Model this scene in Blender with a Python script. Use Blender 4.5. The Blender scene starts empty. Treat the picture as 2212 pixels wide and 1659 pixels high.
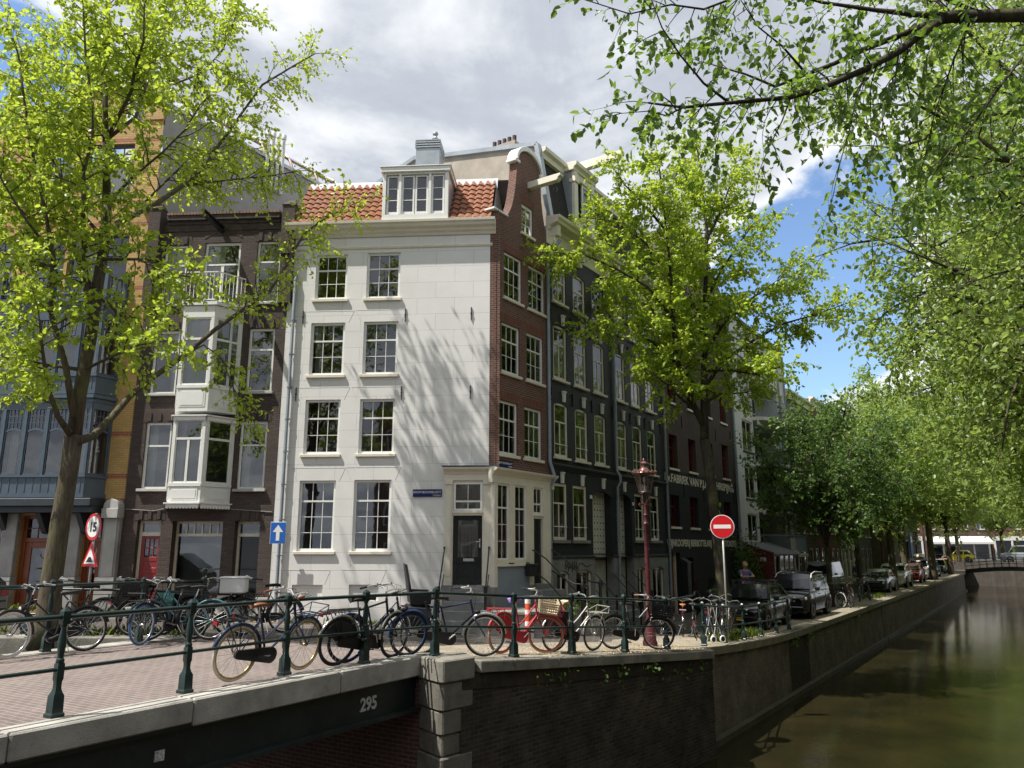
import bpy, math, random
import numpy as np
from mathutils import Vector, Matrix

SC = bpy.context.scene
COL = SC.collection
R = math.radians
PI = math.pi

# ------------------------------------------------------------------ camera
IMW, IMH = 2212.0, 1659.0
FOC = 0.755 * IMW
PITCH = R(12.0)
EYE = 2.6
CP, SP = math.cos(PITCH), math.sin(PITCH)

def ray(x, y):
    u = (x - IMW / 2) / FOC
    v = -(y - IMH / 2) / FOC
    return Vector((u, CP - v * SP, SP + v * CP))

def at(x, y, Y):
    """the point at distance Y that the photograph shows at (x, y)"""
    r = ray(x, y) * 1.0
    r = r * (Y / r.y)
    return Vector((r.x, r.y, r.z + EYE))

def atz(x, y, z):
    r = ray(x, y)
    r = r * ((z - EYE) / r.z)
    return Vector((r.x, r.y, z))

# ------------------------------------------------------------------ frames of the two street fronts
C0 = Vector((-0.59, 22.0, 0))
DW = Vector((math.cos(R(4)), -math.sin(R(4)), 0))      # left row, to the right
NW = Vector((-math.sin(R(4)), -math.cos(R(4)), 0))     # towards the street
DG = Vector((math.cos(R(56.5)), math.sin(R(56.5)), 0)) # canal row, going away
NG = Vector((DG.y, -DG.x, 0))                          # towards the canal

def G(u, v, z=0.0):
    p = C0 + DG * u + NG * v
    return Vector((p.x, p.y, z))

def Wp(u, v, z=0.0):
    p = C0 + DW * u + NW * v
    return Vector((p.x, p.y, z))

def gz(x, y):
    """height of the street"""
    u = (x - C0.x) * DG.x + (y - C0.y) * DG.y
    if u < -8.6: return 0.93
    if u < 0.3: return 0.31 - 0.0695 * (u - 0.3)
    if u < 11: return 0.31 - 0.39 * (1 - (1 - (u - 0.3) / 10.7) ** 2)
    return -0.08

def on_ground(px, py):
    z = 0.5
    for _ in range(30):
        p = atz(px, py, z)
        z = 0.5 * z + 0.5 * gz(p.x, p.y)
    return atz(px, py, z)

# ------------------------------------------------------------------ mesh builder
class MB:
    def __init__(s):
        s.v = []; s.f = []; s.m = []
    def add(s, vs, fs, mi=0):
        o = len(s.v)
        s.v.extend([tuple(p) for p in vs])
        s.f.extend([tuple(i + o for i in f) for f in fs])
        s.m.extend([mi] * len(fs))
        return s
    def quad(s, a, b, c, d, mi=0):
        return s.add([a, b, c, d], [(0, 1, 2, 3)], mi)
    def box(s, x0, x1, y0, y1, z0, z1, mi=0):
        if x0 > x1: x0, x1 = x1, x0
        if y0 > y1: y0, y1 = y1, y0
        if z0 > z1: z0, z1 = z1, z0
        v = [(x0,y0,z0),(x1,y0,z0),(x1,y1,z0),(x0,y1,z0),(x0,y0,z1),(x1,y0,z1),(x1,y1,z1),(x0,y1,z1)]
        return s.add(v, [(0,3,2,1),(4,5,6,7),(0,1,5,4),(1,2,6,5),(2,3,7,6),(3,0,4,7)], mi)
    def obox(s, M, sx, sy, sz, mi=0):
        v = [M @ Vector((a*sx/2, b*sy/2, c*sz/2)) for c in (-1,1) for a, b in ((-1,-1),(1,-1),(1,1),(-1,1))]
        return s.add(v, [(0,3,2,1),(4,5,6,7),(0,1,5,4),(1,2,6,5),(2,3,7,6),(3,0,4,7)], mi)
    def bar(s, p, q, w, h, up=(0,0,1), mi=0):
        p, q = Vector(p), Vector(q); d = q - p
        L = d.length
        if L < 1e-6: return s
        x = d / L; z = Vector(up)
        y = z.cross(x)
        if y.length < 1e-4: y = Vector((0,1,0)).cross(x)
        y.normalize(); z = x.cross(y)
        M = Matrix((x, y, z)).transposed().to_4x4(); M.translation = (p + q) / 2
        return s.obox(M, L, w, h, mi)
    def prism_xz(s, poly, y0, y1, mi=0):
        n = len(poly)
        v = [(x, y0, z) for x, z in poly] + [(x, y1, z) for x, z in poly]
        f = [tuple(range(n)), tuple(range(2*n-1, n-1, -1))]
        f += [(i+n, (i+1) % n + n, (i+1) % n, i) for i in range(n)]
        return s.add(v, f, mi)
    def prism_yz(s, poly, x0, x1, mi=0):
        n = len(poly)
        v = [(x0, y, z) for y, z in poly] + [(x1, y, z) for y, z in poly]
        f = [tuple(range(n)), tuple(range(2*n-1, n-1, -1))]
        f += [(i+n, (i+1) % n + n, (i+1) % n, i) for i in range(n)]
        return s.add(v, f, mi)
    def prism_xy(s, poly, z0, z1, mi=0):
        n = len(poly)
        v = [(x, y, z0) for x, y in poly] + [(x, y, z1) for x, y in poly]
        f = [tuple(range(n-1, -1, -1)), tuple(range(n, 2*n))]
        f += [(i, (i+1) % n, (i+1) % n + n, i+n) for i in range(n)]
        return s.add(v, f, mi)
    def tube(s, pts, rad, n=8, cap=True, mi=0):
        pts = [Vector(p) for p in pts]
        k = len(pts)
        if not hasattr(rad, '__len__'): rad = [rad] * k
        o = len(s.v); up = None
        for i in range(k):
            t = (pts[min(i+1, k-1)] - pts[max(i-1, 0)])
            if t.length < 1e-9: t = Vector((0,0,1))
            t.normalize()
            if up is None:
                a = Vector((0,0,1)) if abs(t.z) < .9 else Vector((1,0,0))
                up = a - t * a.dot(t)
            else:
                up = up - t * up.dot(t)
            up.normalize()
            b = t.cross(up)
            for j in range(n):
                a = 2*PI*j/n
                q = pts[i] + (up*math.cos(a) + b*math.sin(a)) * rad[i]
                s.v.append((q.x, q.y, q.z))
        for i in range(k-1):
            for j in range(n):
                j2 = (j+1) % n
                s.f.append((o+i*n+j, o+i*n+j2, o+(i+1)*n+j2, o+(i+1)*n+j)); s.m.append(mi)
        if cap:
            s.f.append(tuple(o+j for j in range(n-1, -1, -1))); s.m.append(mi)
            s.f.append(tuple(o+(k-1)*n+j for j in range(n))); s.m.append(mi)
        return s
    def lathe(s, prof, c=(0,0,0), n=16, mi=0, ax=None, rot=0.0):
        """profile of (r, t) turned about the axis ax (default z) through c"""
        c = Vector(c); az = Vector(ax or (0,0,1)).normalized()
        a = Vector((1,0,0)) if abs(az.x) < .9 else Vector((0,1,0))
        if ax is None: u, w = Vector((1,0,0)), Vector((0,1,0))
        else:
            u = (a - az*a.dot(az)).normalized(); w = az.cross(u)
        o = len(s.v); k = len(prof)
        for r, t in prof:
            for j in range(n):
                g = 2*PI*j/n + rot
                q = c + az*t + (u*math.cos(g) + w*math.sin(g))*r
                s.v.append((q.x, q.y, q.z))
        for i in range(k-1):
            for j in range(n):
                j2 = (j+1) % n
                s.f.append((o+i*n+j, o+i*n+j2, o+(i+1)*n+j2, o+(i+1)*n+j)); s.m.append(mi)
        if prof[0][0] > 1e-4: s.f.append(tuple(o+j for j in range(n-1, -1, -1))); s.m.append(mi)
        if prof[-1][0] > 1e-4: s.f.append(tuple(o+(k-1)*n+j for j in range(n))); s.m.append(mi)
        return s
    def torus(s, c, ax, R0, r, n=32, m=6, mi=0, a0=0.0, a1=2*PI, sx=1.0, e1=None):
        """ring of radius R0 about ax; with a0..a1 an arc starting from direction e1"""
        c = Vector(c); az = Vector(ax).normalized()
        if e1 is None:
            a = Vector((1,0,0)) if abs(az.x) < .9 else Vector((0,1,0))
        else: a = Vector(e1)
        u = (a - az*a.dot(az)).normalized(); w = az.cross(u)
        full = abs(a1 - a0 - 2*PI) < 1e-6
        k = n if full else n + 1
        o = len(s.v)
        for i in range(k):
            g = a0 + (a1-a0)*i/n
            d = u*math.cos(g) + w*math.sin(g)
            for j in range(m):
                h = 2*PI*j/m
                q = c + d*(R0 + r*math.cos(h)) + az*(r*sx*math.sin(h))
                s.v.append((q.x, q.y, q.z))
        for i in range(n):
            i2 = (i+1) % k
            for j in range(m):
                j2 = (j+1) % m
                s.f.append((o+i*m+j, o+i2*m+j, o+i2*m+j2, o+i*m+j2)); s.m.append(mi)
        return s
    def grid(s, P, mi=0, flip=False):
        """P[i][j] rows of points"""
        o = len(s.v); a = len(P); b = len(P[0])
        for r in P: s.v.extend([tuple(q) for q in r])
        for i in range(a-1):
            for j in range(b-1):
                f = (o+i*b+j, o+i*b+j+1, o+(i+1)*b+j+1, o+(i+1)*b+j)
                s.f.append(f[::-1] if flip else f); s.m.append(mi)
        return s
    def build(s, name, mats, parent=None, smooth=False, bevel=0.0, loc=None):
        me = bpy.data.meshes.new(name)
        me.from_pydata(s.v, [], s.f)
        if not isinstance(mats, (list, tuple)): mats = [mats]
        for m in mats: me.materials.append(m)
        if len(mats) > 1:
            me.polygons.foreach_set('material_index', s.m)
        if smooth:
            if smooth is True or smooth == 1:
                try: me.shade_smooth()
                except Exception: me.polygons.foreach_set('use_smooth', [True]*len(me.polygons))
            else:
                me.shade_smooth(); me.set_sharp_from_angle(angle=R(smooth))
        me.update()
        o = bpy.data.objects.new(name, me); COL.objects.link(o)
        if parent is not None: o.parent = parent
        if loc is not None: o.location = loc
        if bevel > 0:
            b = o.modifiers.new('bevel', 'BEVEL'); b.width = bevel; b.segments = 1
            b.limit_method = 'ANGLE'; b.angle_limit = R(40)
        return o

def tag(o, label=None, cat=None, group=None, kind=None):
    if label: o['label'] = label
    if cat: o['category'] = cat
    if group: o['group'] = group
    if kind: o['kind'] = kind
    return o

def empty(name, loc=(0,0,0), rz=0.0, parent=None):
    o = bpy.data.objects.new(name, None); COL.objects.link(o)
    o.empty_display_size = .1
    o.location = loc; o.rotation_euler = (0,0,rz)
    if parent is not None: o.parent = parent
    return o

def thing(name, label, cat, loc=(0,0,0), rz=0.0, group=None):
    return tag(empty(name, loc, rz), label, cat, group)

def dup_tree(o, parent=None):
    c = o.copy(); COL.objects.link(c)
    if parent is not None: c.parent = parent
    for ch in list(o.children): dup_tree(ch, c)
    return c

def lettering(txt, size, mat, parent, loc, rot=(PI/2,0,0), ext=.004, sx=1.0, align='LEFT', name='lettering', space=1.0, bold=0.0, width=None):
    cu = bpy.data.curves.new(name, 'FONT')
    cu.body = txt; cu.size = size; cu.extrude = ext; cu.align_x = align
    cu.space_character = space; cu.offset = bold
    cu.materials.append(mat)
    tmp = bpy.data.objects.new(name, cu); COL.objects.link(tmp)
    dg = bpy.context.evaluated_depsgraph_get(); dg.update()
    me = bpy.data.meshes.new_from_object(tmp.evaluated_get(dg)); bpy.data.objects.remove(tmp)
    if width is not None:
        xs = [v.co.x for v in me.vertices]; sx = width/(max(xs)-min(xs))
    o = bpy.data.objects.new(name, me); COL.objects.link(o)
    o.parent = parent; o.location = loc; o.rotation_euler = rot; o.scale = (sx, 1, 1)
    return o

# ------------------------------------------------------------------ materials
MATS = {}
class NT:
    def __init__(s, name):
        s.m = bpy.data.materials.new(name); s.m.use_nodes = True
        s.t = s.m.node_tree; s.n = s.t.nodes; s.l = s.t.links
        s.b = s.n['Principled BSDF']; s.out = s.n['Material Output']
    def new(s, t, **kw):
        n = s.n.new(t)
        for k, v in kw.items(): setattr(n, k, v)
        return n
    def link(s, a, b): s.l.new(a, b)
    def coords(s, kind='Object', scale=(1,1,1)):
        tc = s.new('ShaderNodeTexCoord'); mp = s.new('ShaderNodeMapping')
        mp.inputs['Scale'].default_value = scale
        s.link(tc.outputs[kind], mp.inputs['Vector'])
        return mp.outputs['Vector']
    def noise(s, vec, scale, detail=4, rough=.55, dist=0):
        n = s.new('ShaderNodeTexNoise'); n.inputs['Scale'].default_value = scale
        n.inputs['Detail'].default_value = detail; n.inputs['Roughness'].default_value = rough
        n.inputs['Distortion'].default_value = dist
        s.link(vec, n.inputs['Vector']); return n.outputs['Fac']
    def ramp(s, fac, stops):
        r = s.new('ShaderNodeValToRGB'); e = r.color_ramp.elements
        while len(e) < len(stops): e.new(.5)
        for i, (p, c) in enumerate(stops):
            e[i].position = p
            e[i].color = (c, c, c, 1) if not hasattr(c, '__len__') else (*c, 1)
        s.link(fac, r.inputs['Fac']); return r.outputs['Color']
    def mix(s, fac, a, b, mode='MIX'):
        m = s.new('ShaderNodeMix', data_type='RGBA', blend_type=mode)
        for sock, val in ((m.inputs[0], fac), (m.inputs[6], a), (m.inputs[7], b)):
            if hasattr(val, 'is_linked') or hasattr(val, 'node'): s.link(val, sock)
            elif hasattr(val, '__len__'): sock.default_value = (*val, 1)
            else: sock.default_value = val
        return m.outputs[2]
    def math(s, op, a, b=None, c=None):
        m = s.new('ShaderNodeMath', operation=op)
        for i, v in enumerate((a, b, c)):
            if v is None: continue
            if hasattr(v, 'node'): s.link(v, m.inputs[i])
            else: m.inputs[i].default_value = v
        return m.outputs[0]
    def bump(s, h, strength=.3, dist=.02):
        b = s.new('ShaderNodeBump'); b.inputs['Strength'].default_value = strength
        b.inputs['Distance'].default_value = dist
        s.link(h, b.inputs['Height']); s.link(b.outputs['Normal'], s.b.inputs['Normal']); return b
    def col(s, c): s.link(c, s.b.inputs['Base Color']) if hasattr(c, 'node') else setattr(s.b.inputs['Base Color'], 'default_value', (*c, 1))
    def set(s, **kw):
        for k, v in kw.items():
            s.b.inputs[{'rough':'Roughness','metal':'Metallic','spec':'Specular IOR Level','coat':'Coat Weight','trans':'Transmission Weight'}[k]].default_value = v
        return s

def paint(name, c, rough=.5, var=.12, scale=3.0, metal=0.0, spec=.5, bump=0.0, bscale=60, coat=0.0, dirt=None):
    """plain coated surface with a little wear"""
    if name in MATS: return MATS[name]
    t = NT(name); v = t.coords()
    n = t.noise(v, scale, 5, .6)
    a = tuple(x*(1-var) for x in c); b = tuple(min(1, x*(1+var)) for x in c)
    cc = t.ramp(n, [(.3, a), (.7, b)])
    if dirt:
        n2 = t.noise(v, scale*2.7, 6, .7)
        cc = t.mix(t.ramp(n2, [(.55, 0.0), (.75, .55)]), cc, dirt)
    t.col(cc); t.set(rough=rough, metal=metal, spec=spec, coat=coat)
    if bump: t.bump(t.noise(v, bscale, 4, .6), bump, .01)
    MATS[name] = t.m; return t.m

def brick(name, c1, c2, mortar, w=.215, h=.0625, ms=.008, rough=.85, var=.5, bump=.5, flat=False, stain=.25, offset=.5, swap=False):
    """masonry in the wall's own axes: x+y runs along either wall direction, z up"""
    if name in MATS: return MATS[name]
    t = NT(name); tc = t.new('ShaderNodeTexCoord'); sp = t.new('ShaderNodeSeparateXYZ'); cb = t.new('ShaderNodeCombineXYZ')
    t.link(tc.outputs['Object'], sp.inputs[0])
    if flat:
        t.link(sp.outputs['Y' if swap else 'X'], cb.inputs['X']); t.link(sp.outputs['X' if swap else 'Y'], cb.inputs['Y'])
    else:
        t.link(t.math('ADD', sp.outputs['X'], sp.outputs['Y']), cb.inputs['X']); t.link(sp.outputs['Z'], cb.inputs['Y'])
    br = t.new('ShaderNodeTexBrick'); br.offset = offset
    t.link(cb.outputs[0], br.inputs['Vector'])
    for k, v in (('Scale', 1.0), ('Mortar Size', ms), ('Mortar Smooth', .15), ('Bias', 0.0), ('Brick Width', w), ('Row Height', h)):
        br.inputs[k].default_value = v
    br.inputs['Color1'].default_value = (*c1, 1); br.inputs['Color2'].default_value = (*c2, 1); br.inputs['Mortar'].default_value = (*mortar, 1)
    n = t.noise(tc.outputs['Object'], 1.1, 6, .65)
    st = t.ramp(n, [(.3, 1-stain), (.7, 1+0*stain)])
    cc = t.mix(1.0, br.outputs['Color'], st, 'MULTIPLY')
    n2 = t.noise(tc.outputs['Object'], 23, 3, .6)
    cc = t.mix(1.0, cc, t.ramp(n2, [(.25, 1-var*.5), (.75, 1.0)]), 'MULTIPLY')
    t.col(cc); t.set(rough=rough, spec=.3)
    hgt = t.mix(.25, t.math('SUBTRACT', 1.0, br.outputs['Fac']), n2)
    t.bump(hgt, bump, .012)
    MATS[name] = t.m; return t.m
# ================================================================== camera, sun, sky
cam = bpy.data.cameras.new('camera'); co = bpy.data.objects.new('camera', cam); COL.objects.link(co)
co.location = (0, 0, EYE); co.rotation_euler = (PI/2 + PITCH, 0, 0)
cam.sensor_width = 36; cam.lens = 36 * FOC / IMW; cam.clip_start = .05; cam.clip_end = 2000
SC.camera = co
SUN = Vector((-.517, -.224, 1.0)).normalized()
sl = bpy.data.lights.new('sun', 'SUN'); sl.energy = 5.0; sl.angle = R(.53); sl.color = (1, .95, .87)
so = bpy.data.objects.new('sun', sl); COL.objects.link(so)
so.rotation_euler = SUN.to_track_quat('Z', 'Y').to_euler()
SC.view_settings.view_transform = 'Standard'
SC.view_settings.look = 'None'; SC.view_settings.exposure = 0.5; SC.view_settings.gamma = 1.0
SC.cycles.max_bounces = 7; SC.cycles.diffuse_bounces = 3; SC.cycles.glossy_bounces = 3
SC.cycles.transmission_bounces = 4; SC.cycles.transparent_max_bounces = 12
SC.cycles.caustics_reflective = False; SC.cycles.caustics_refractive = False
SC.cycles.sample_clamp_indirect = 6
SC.cycles.use_denoising = True

def make_world():
    w = bpy.data.worlds.new('World'); SC.world = w; w.use_nodes = True
    t = w.node_tree; n = t.nodes; l = t.links
    bg = n['Background']; out = n['World Output']
    sky = n.new('ShaderNodeTexSky'); sky.sky_type = 'NISHITA'; sky.sun_disc = False
    sky.sun_elevation = math.asin(SUN.z); sky.sun_rotation = math.atan2(SUN.x, SUN.y) % (2*PI)
    sky.air_density = 1.0; sky.dust_density = .6; sky.ozone_density = 2.0
    bg.inputs['Strength'].default_value = .14
    tint = n.new('ShaderNodeMix'); tint.data_type = 'RGBA'; tint.blend_type = 'MULTIPLY'; tint.inputs[0].default_value = 1.0
    l.new(sky.outputs[0], tint.inputs[6]); tint.inputs[7].default_value = (.95, 1.02, 1.08, 1)
    l.new(tint.outputs[2], bg.inputs['Color'])
    tc = n.new('ShaderNodeTexCoord'); sp = n.new('ShaderNodeSeparateXYZ')
    l.new(tc.outputs['Generated'], sp.inputs[0])
    def m(op, a, b=None, c=None):
        k = n.new('ShaderNodeMath'); k.operation = op
        for i, v in enumerate((a, b, c)):
            if v is None: continue
            if hasattr(v, 'node'): l.new(v, k.inputs[i])
            else: k.inputs[i].default_value = v
        return k.outputs[0]
    zz = m('ADD', m('MAXIMUM', sp.outputs['Z'], 0.0), .22)
    cb = n.new('ShaderNodeCombineXYZ')
    l.new(m('DIVIDE', sp.outputs['X'], zz), cb.inputs[0]); l.new(m('DIVIDE', sp.outputs['Y'], zz), cb.inputs[1])
    def noise(scale, detail, rough, dist=0.0, off=0.0):
        k = n.new('ShaderNodeTexNoise'); k.inputs['Scale'].default_value = scale; k.inputs['Detail'].default_value = detail
        k.inputs['Roughness'].default_value = rough; k.inputs['Distortion'].default_value = dist
        mp = n.new('ShaderNodeMapping'); mp.inputs['Location'].default_value = (off, off*.7, off*.3)
        l.new(cb.outputs[0], mp.inputs[0]); l.new(mp.outputs[0], k.inputs['Vector'])
        return k.outputs['Fac']
    big = noise(2.6, 9, .6, .3, 3.1); fine = noise(7.5, 8, .62, .25, 8.7); shade = noise(1.9, 7, .58, .4, 1.7)
    cover = m('ADD', m('MULTIPLY', big, .75), m('MULTIPLY', fine, .25))
    # openings in the cloud deck
    hole = None
    for px, py, c0, c1, amt in ((1745, 640, .986, .998, .50), (1820, 470, .992, .9995, .34), (-60, 230, .985, .9985, .42), (590, -20, .9965, .9998, .22)):
        d = ray(px, py).normalized()
        dp = n.new('ShaderNodeVectorMath'); dp.operation = 'DOT_PRODUCT'; dp.inputs[1].default_value = d
        nr = n.new('ShaderNodeVectorMath'); nr.operation = 'NORMALIZE'; l.new(tc.outputs['Generated'], nr.inputs[0])
        l.new(nr.outputs[0], dp.inputs[0])
        mr = n.new('ShaderNodeMapRange'); mr.interpolation_type = 'SMOOTHSTEP'
        mr.inputs[1].default_value = c0; mr.inputs[2].default_value = c1; mr.inputs[3].default_value = 0; mr.inputs[4].default_value = amt
        l.new(dp.outputs['Value'], mr.inputs[0])
        hole = mr.outputs[0] if hole is None else m('MAXIMUM', hole, mr.outputs[0])
    dens = m('SUBTRACT', m('ADD', cover, .22), hole)
    mask = n.new('ShaderNodeMapRange'); mask.interpolation_type = 'SMOOTHSTEP'
    mask.inputs[1].default_value = .38; mask.inputs[2].default_value = .50
    l.new(dens, mask.inputs[0])
    # thin edges of the clouds glow white, thick parts are grey
    rp = n.new('ShaderNodeValToRGB'); e = rp.color_ramp.elements
    e[0].position = .34; e[0].color = (.335, .37, .43, 1); e[1].position = .66; e[1].color = (.74, .76, .785, 1)
    e.new(.48).color = (.425, .455, .51, 1)
    sh = m('ADD', m('MULTIPLY', shade, .8), m('MULTIPLY', fine, .3))
    edge = n.new('ShaderNodeMapRange'); edge.inputs[1].default_value = .45; edge.inputs[2].default_value = .75
    edge.inputs[3].default_value = .22; edge.inputs[4].default_value = 0
    l.new(dens, edge.inputs[0])
    l.new(m('ADD', m('SUBTRACT', sh, .06), edge.outputs[0]), rp.inputs[0])
    bg2 = n.new('ShaderNodeBackground'); l.new(rp.outputs[0], bg2.inputs['Color']); bg2.inputs['Strength'].default_value = 1.0
    mx = n.new('ShaderNodeMixShader'); l.new(mask.outputs[0], mx.inputs[0]); l.new(bg.outputs[0], mx.inputs[1]); l.new(bg2.outputs[0], mx.inputs[2])
    l.new(mx.outputs[0], out.inputs['Surface'])
make_world()

# ================================================================== shared materials
M_granite = paint('granite', (.36, .345, .31), .85, .28, 2.2, bump=.6, bscale=45, spec=.25, dirt=(.16, .15, .12))
M_granite_dark = paint('granite_damp', (.21, .2, .17), .85, .35, 1.8, bump=.6, bscale=30, spec=.25, dirt=(.06, .055, .04))
M_green = paint('railing_green', (.011, .028, .026), .32, .25, 8, spec=.5, bump=.06, bscale=40)
M_steel_dark = paint('girder_paint', (.012, .018, .018), .45, .4, 3, dirt=(.05, .045, .04))
M_pave = brick('bridge_clinkers', (.225, .178, .163), (.185, .15, .14), (.36, .315, .285), .21, .085, .007, .8, .35, .5, flat=True, stain=.22, swap=True)
M_street = brick('street_clinkers', (.15, .125, .105), (.115, .1, .09), (.1, .09, .08), .2, .1, .006, .85, .5, .5, flat=True, stain=.35)
M_flags = brick('quay_flags', (.43, .37, .285), (.37, .32, .25), (.25, .22, .17), .4, .4, .008, .85, .45, .3, flat=True, stain=.35)

def water_mat():
    t = NT('canal_water'); v = t.coords('Object')
    tc = t.new('ShaderNodeTexCoord'); mp = t.new('ShaderNodeMapping'); mp.inputs['Rotation'].default_value = (0, 0, -R(56)); mp.inputs['Scale'].default_value = (2.2, .8, 1)
    t.link(tc.outputs['Object'], mp.inputs[0])
    a = t.noise(mp.outputs[0], 5.5, 3, .55, .3); b = t.noise(v, .55, 2, .5); c = t.noise(mp.outputs[0], .9, 2, .5)
    h = t.math('ADD', t.math('MULTIPLY', a, .55), t.math('MULTIPLY', c, .8))
    t.bump(h, .17, .05)
    t.col(t.ramp(b, [(.3, (.014, .0135, .006)), (.7, (.027, .023, .009))]))
    t.set(rough=.06, spec=.5); t.b.inputs['IOR'].default_value = 1.33
    return t.m
wm = MB(); wm.quad((-90, -40, -2), (170, -40, -2), (170, 200, -2), (-90, 200, -2))
tag(wm.build('water', water_mat()), 'dark green brown canal water with long ripples', 'water', kind='structure')

# ================================================================== ground
BD = Vector((.515, .857, 0)); BN = Vector((-.857, .515, 0))     # along the bridge, across it
QA = Vector((-.75, 12.5, 0)); QK = Vector((4.62, 18.7, 0)); QD = (QK-QA).normalized(); QN = Vector((QD.y, -QD.x, 0))
PIER = Vector((-1.42, 12.75, 0))
def edge_z(u): return gz(*G(u, 5.7).xy)

# the street: a strip mesh from the quay edge back past the houses
edge = [(-70, 15.4), (-40, 15.4), (-20, 15.45), (-12, 15.5), (-6.3, 15.5), (-4.6, 14.5), (-3, 13.6), (-1.55, 12.85), (-.85, 12.65)]
for k in range(1, 9): edge.append(tuple((QA + QD*(8.2*k/8) - QN*.02).xy))
for u in (.9, 2, 3.5, 5, 7, 9, 11, 15, 20, 27, 35, 45, 55, 65, 75, 85, 100, 130, 170): edge.append(tuple(G(u, 5.68).xy))
def back(p, k):
    d = Vector((-.45, .9)).normalized() if k < 14 else Vector((-.834, .552))
    return d
g = MB(); rows = []
for k, (x, y) in enumerate(edge):
    f = min(1, max(0, (k-6)/8)); d = Vector((.05, 1)).lerp(Vector((-.834, .552)), f).normalized()
    row = []
    for s in (0, .6, 1.2, 2, 3, 4, 5, 6, 7, 9, 14, 40, 90):
        px, py = x + d.x*s, y + d.y*s
        row.append((px, py, gz(px, py)))
    rows.append(row)
g.grid(rows, flip=True)
st = g.build('street', M_street, smooth=True); tag(st, kind='structure'); st['label'] = 'grey brown clinker street between houses and canal'; st['category'] = 'street'

# light flagstones along the quay where the bicycles stand
g = MB(); rows = []
strip = [Vector((x, y, 0)) for x, y in [(-1.3, 12.95)]] + [QA + QD*(8.2*k/8) - QN*.3 for k in range(0, 9)] + [G(u, 5.4) for u in (1.2, 3, 5, 8, 12, 18, 27, 40, 60, 84)]
for k, p in enumerate(strip):
    f = min(1, max(0, (k-1)/8)); d = Vector((-.55, .83)).lerp(Vector((-.834, .552)), f).normalized()
    wd = 2.6 if k < 8 else (2.3 if k < 12 else 2.0)
    rows.append([(p.x+d.x*s*wd, p.y+d.y*s*wd, gz(p.x+d.x*s*wd, p.y+d.y*s*wd) + .006) for s in (0, .25, .5, .75, 1)])
g.grid(rows, flip=True)
tag(g.build('pavement', M_flags, smooth=True), 'sandy flagstone strip along the quay edge', 'pavement', kind='structure')
# foot pavement in front of the left row and kerb stones
g = MB(); P = []
for u in np.linspace(-24, -1.4, 24):
    P.append([(*Wp(u, v).xy, gz(*Wp(u, v).xy) + .05) for v in (-.3, 1.1)])
g.grid(P)
tag(g.build('sidewalk', brick('sidewalk_clinkers', (.2, .12, .09), (.16, .1, .08), (.12, .1, .08), .2, .065, .006, .85, .5, .4, flat=True, stain=.4), smooth=True), kind='structure')
g = MB(); P = []
for u in np.linspace(-24, -1.4, 24):
    P.append([(*Wp(u, v).xy, gz(*Wp(u, v).xy) + dz) for v, dz in ((1.1, .056), (1.25, .056), (1.25, -.1))])
g.grid(P)
tag(g.build('kerb', M_granite), kind='structure')

# far bank across the canal (trees stand on it)
g = MB(); P = []
for u in (-12, 10, 40, 80, 130, 170): P.append([G(u, v, -.05) for v in (14.9, 22, 60)])
g.grid(P, flip=True)
tag(g.build('far_bank', M_street), kind='structure')
M_quay_brick = brick('quay_brick', (.115, .085, .064), (.055, .044, .037), (.12, .11, .09), .215, .07, .010, .9, .6, .9, stain=.75)
M_quay_lower = brick('quay_brick_long', (.33, .29, .23), (.24, .21, .17), (.19, .17, .14), .215, .068, .009, .9, .5, .9, stain=.6)
r = thing('quay_wall', 'brick quay wall of the bank across the canal under the trees', 'quay wall')
g = MB()
P = [[G(u, 14.9, z) for z in (-2.4, -.05)] for u in (-12, 20, 60, 110, 170)]
g.grid(P); g.build('brick_face', M_quay_lower, r)

# ================================================================== quay walls
def local_wall(name, label, cat, origin, ang):
    return thing(name, label, cat, origin, ang)
qa = math.atan2(QD.y, QD.x)
q1 = thing('quay_wall', 'dark stained brick quay wall between the granite pier and the canal corner', 'quay wall', (QA.x, QA.y, 0), qa)
L1 = 8.21
g = MB()
def zc(s): return .905 - .0735*s
# local axes: x along, y into the bank
n = 16
xs = [L1*k/n for k in range(n+1)]
g.grid([[(x, .03, -2.5), (x, .03, zc(x)-.42)] for x in xs], flip=True)
g.build('brick_face', M_quay_brick, q1)
g = MB()
g.grid([[(x, .012, zc(x)-.42), (x, .012, zc(x)-.18)] for x in xs], flip=True)
g.build('soldier_course', brick('soldier_brick', (.085, .062, .045), (.05, .04, .03), (.06, .052, .04), .066, .26, .010, .9, .5, .8, stain=.6), q1)
cop = MB()
for k in range(7):
    x0, x1 = L1*k/7 + .006 + (0.35 if k == 0 else 0), L1*(k+1)/7 - .006
    v = []
    for x in (x0, x1):
        z = zc(x); v += [(x, -.05, z-.18), (x, -.05, z-.015), (x, -.035, z), (x, .42, z+.004), (x, .42, z-.18)]
    cop.add(v, [(0,1,6,5), (1,2,7,6), (2,3,8,7), (3,4,9,8), (4,0,5,9), (4,3,2,1,0), (5,6,7,8,9)])
cop.build('coping', M_granite_dark, q1, bevel=.012)

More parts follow.
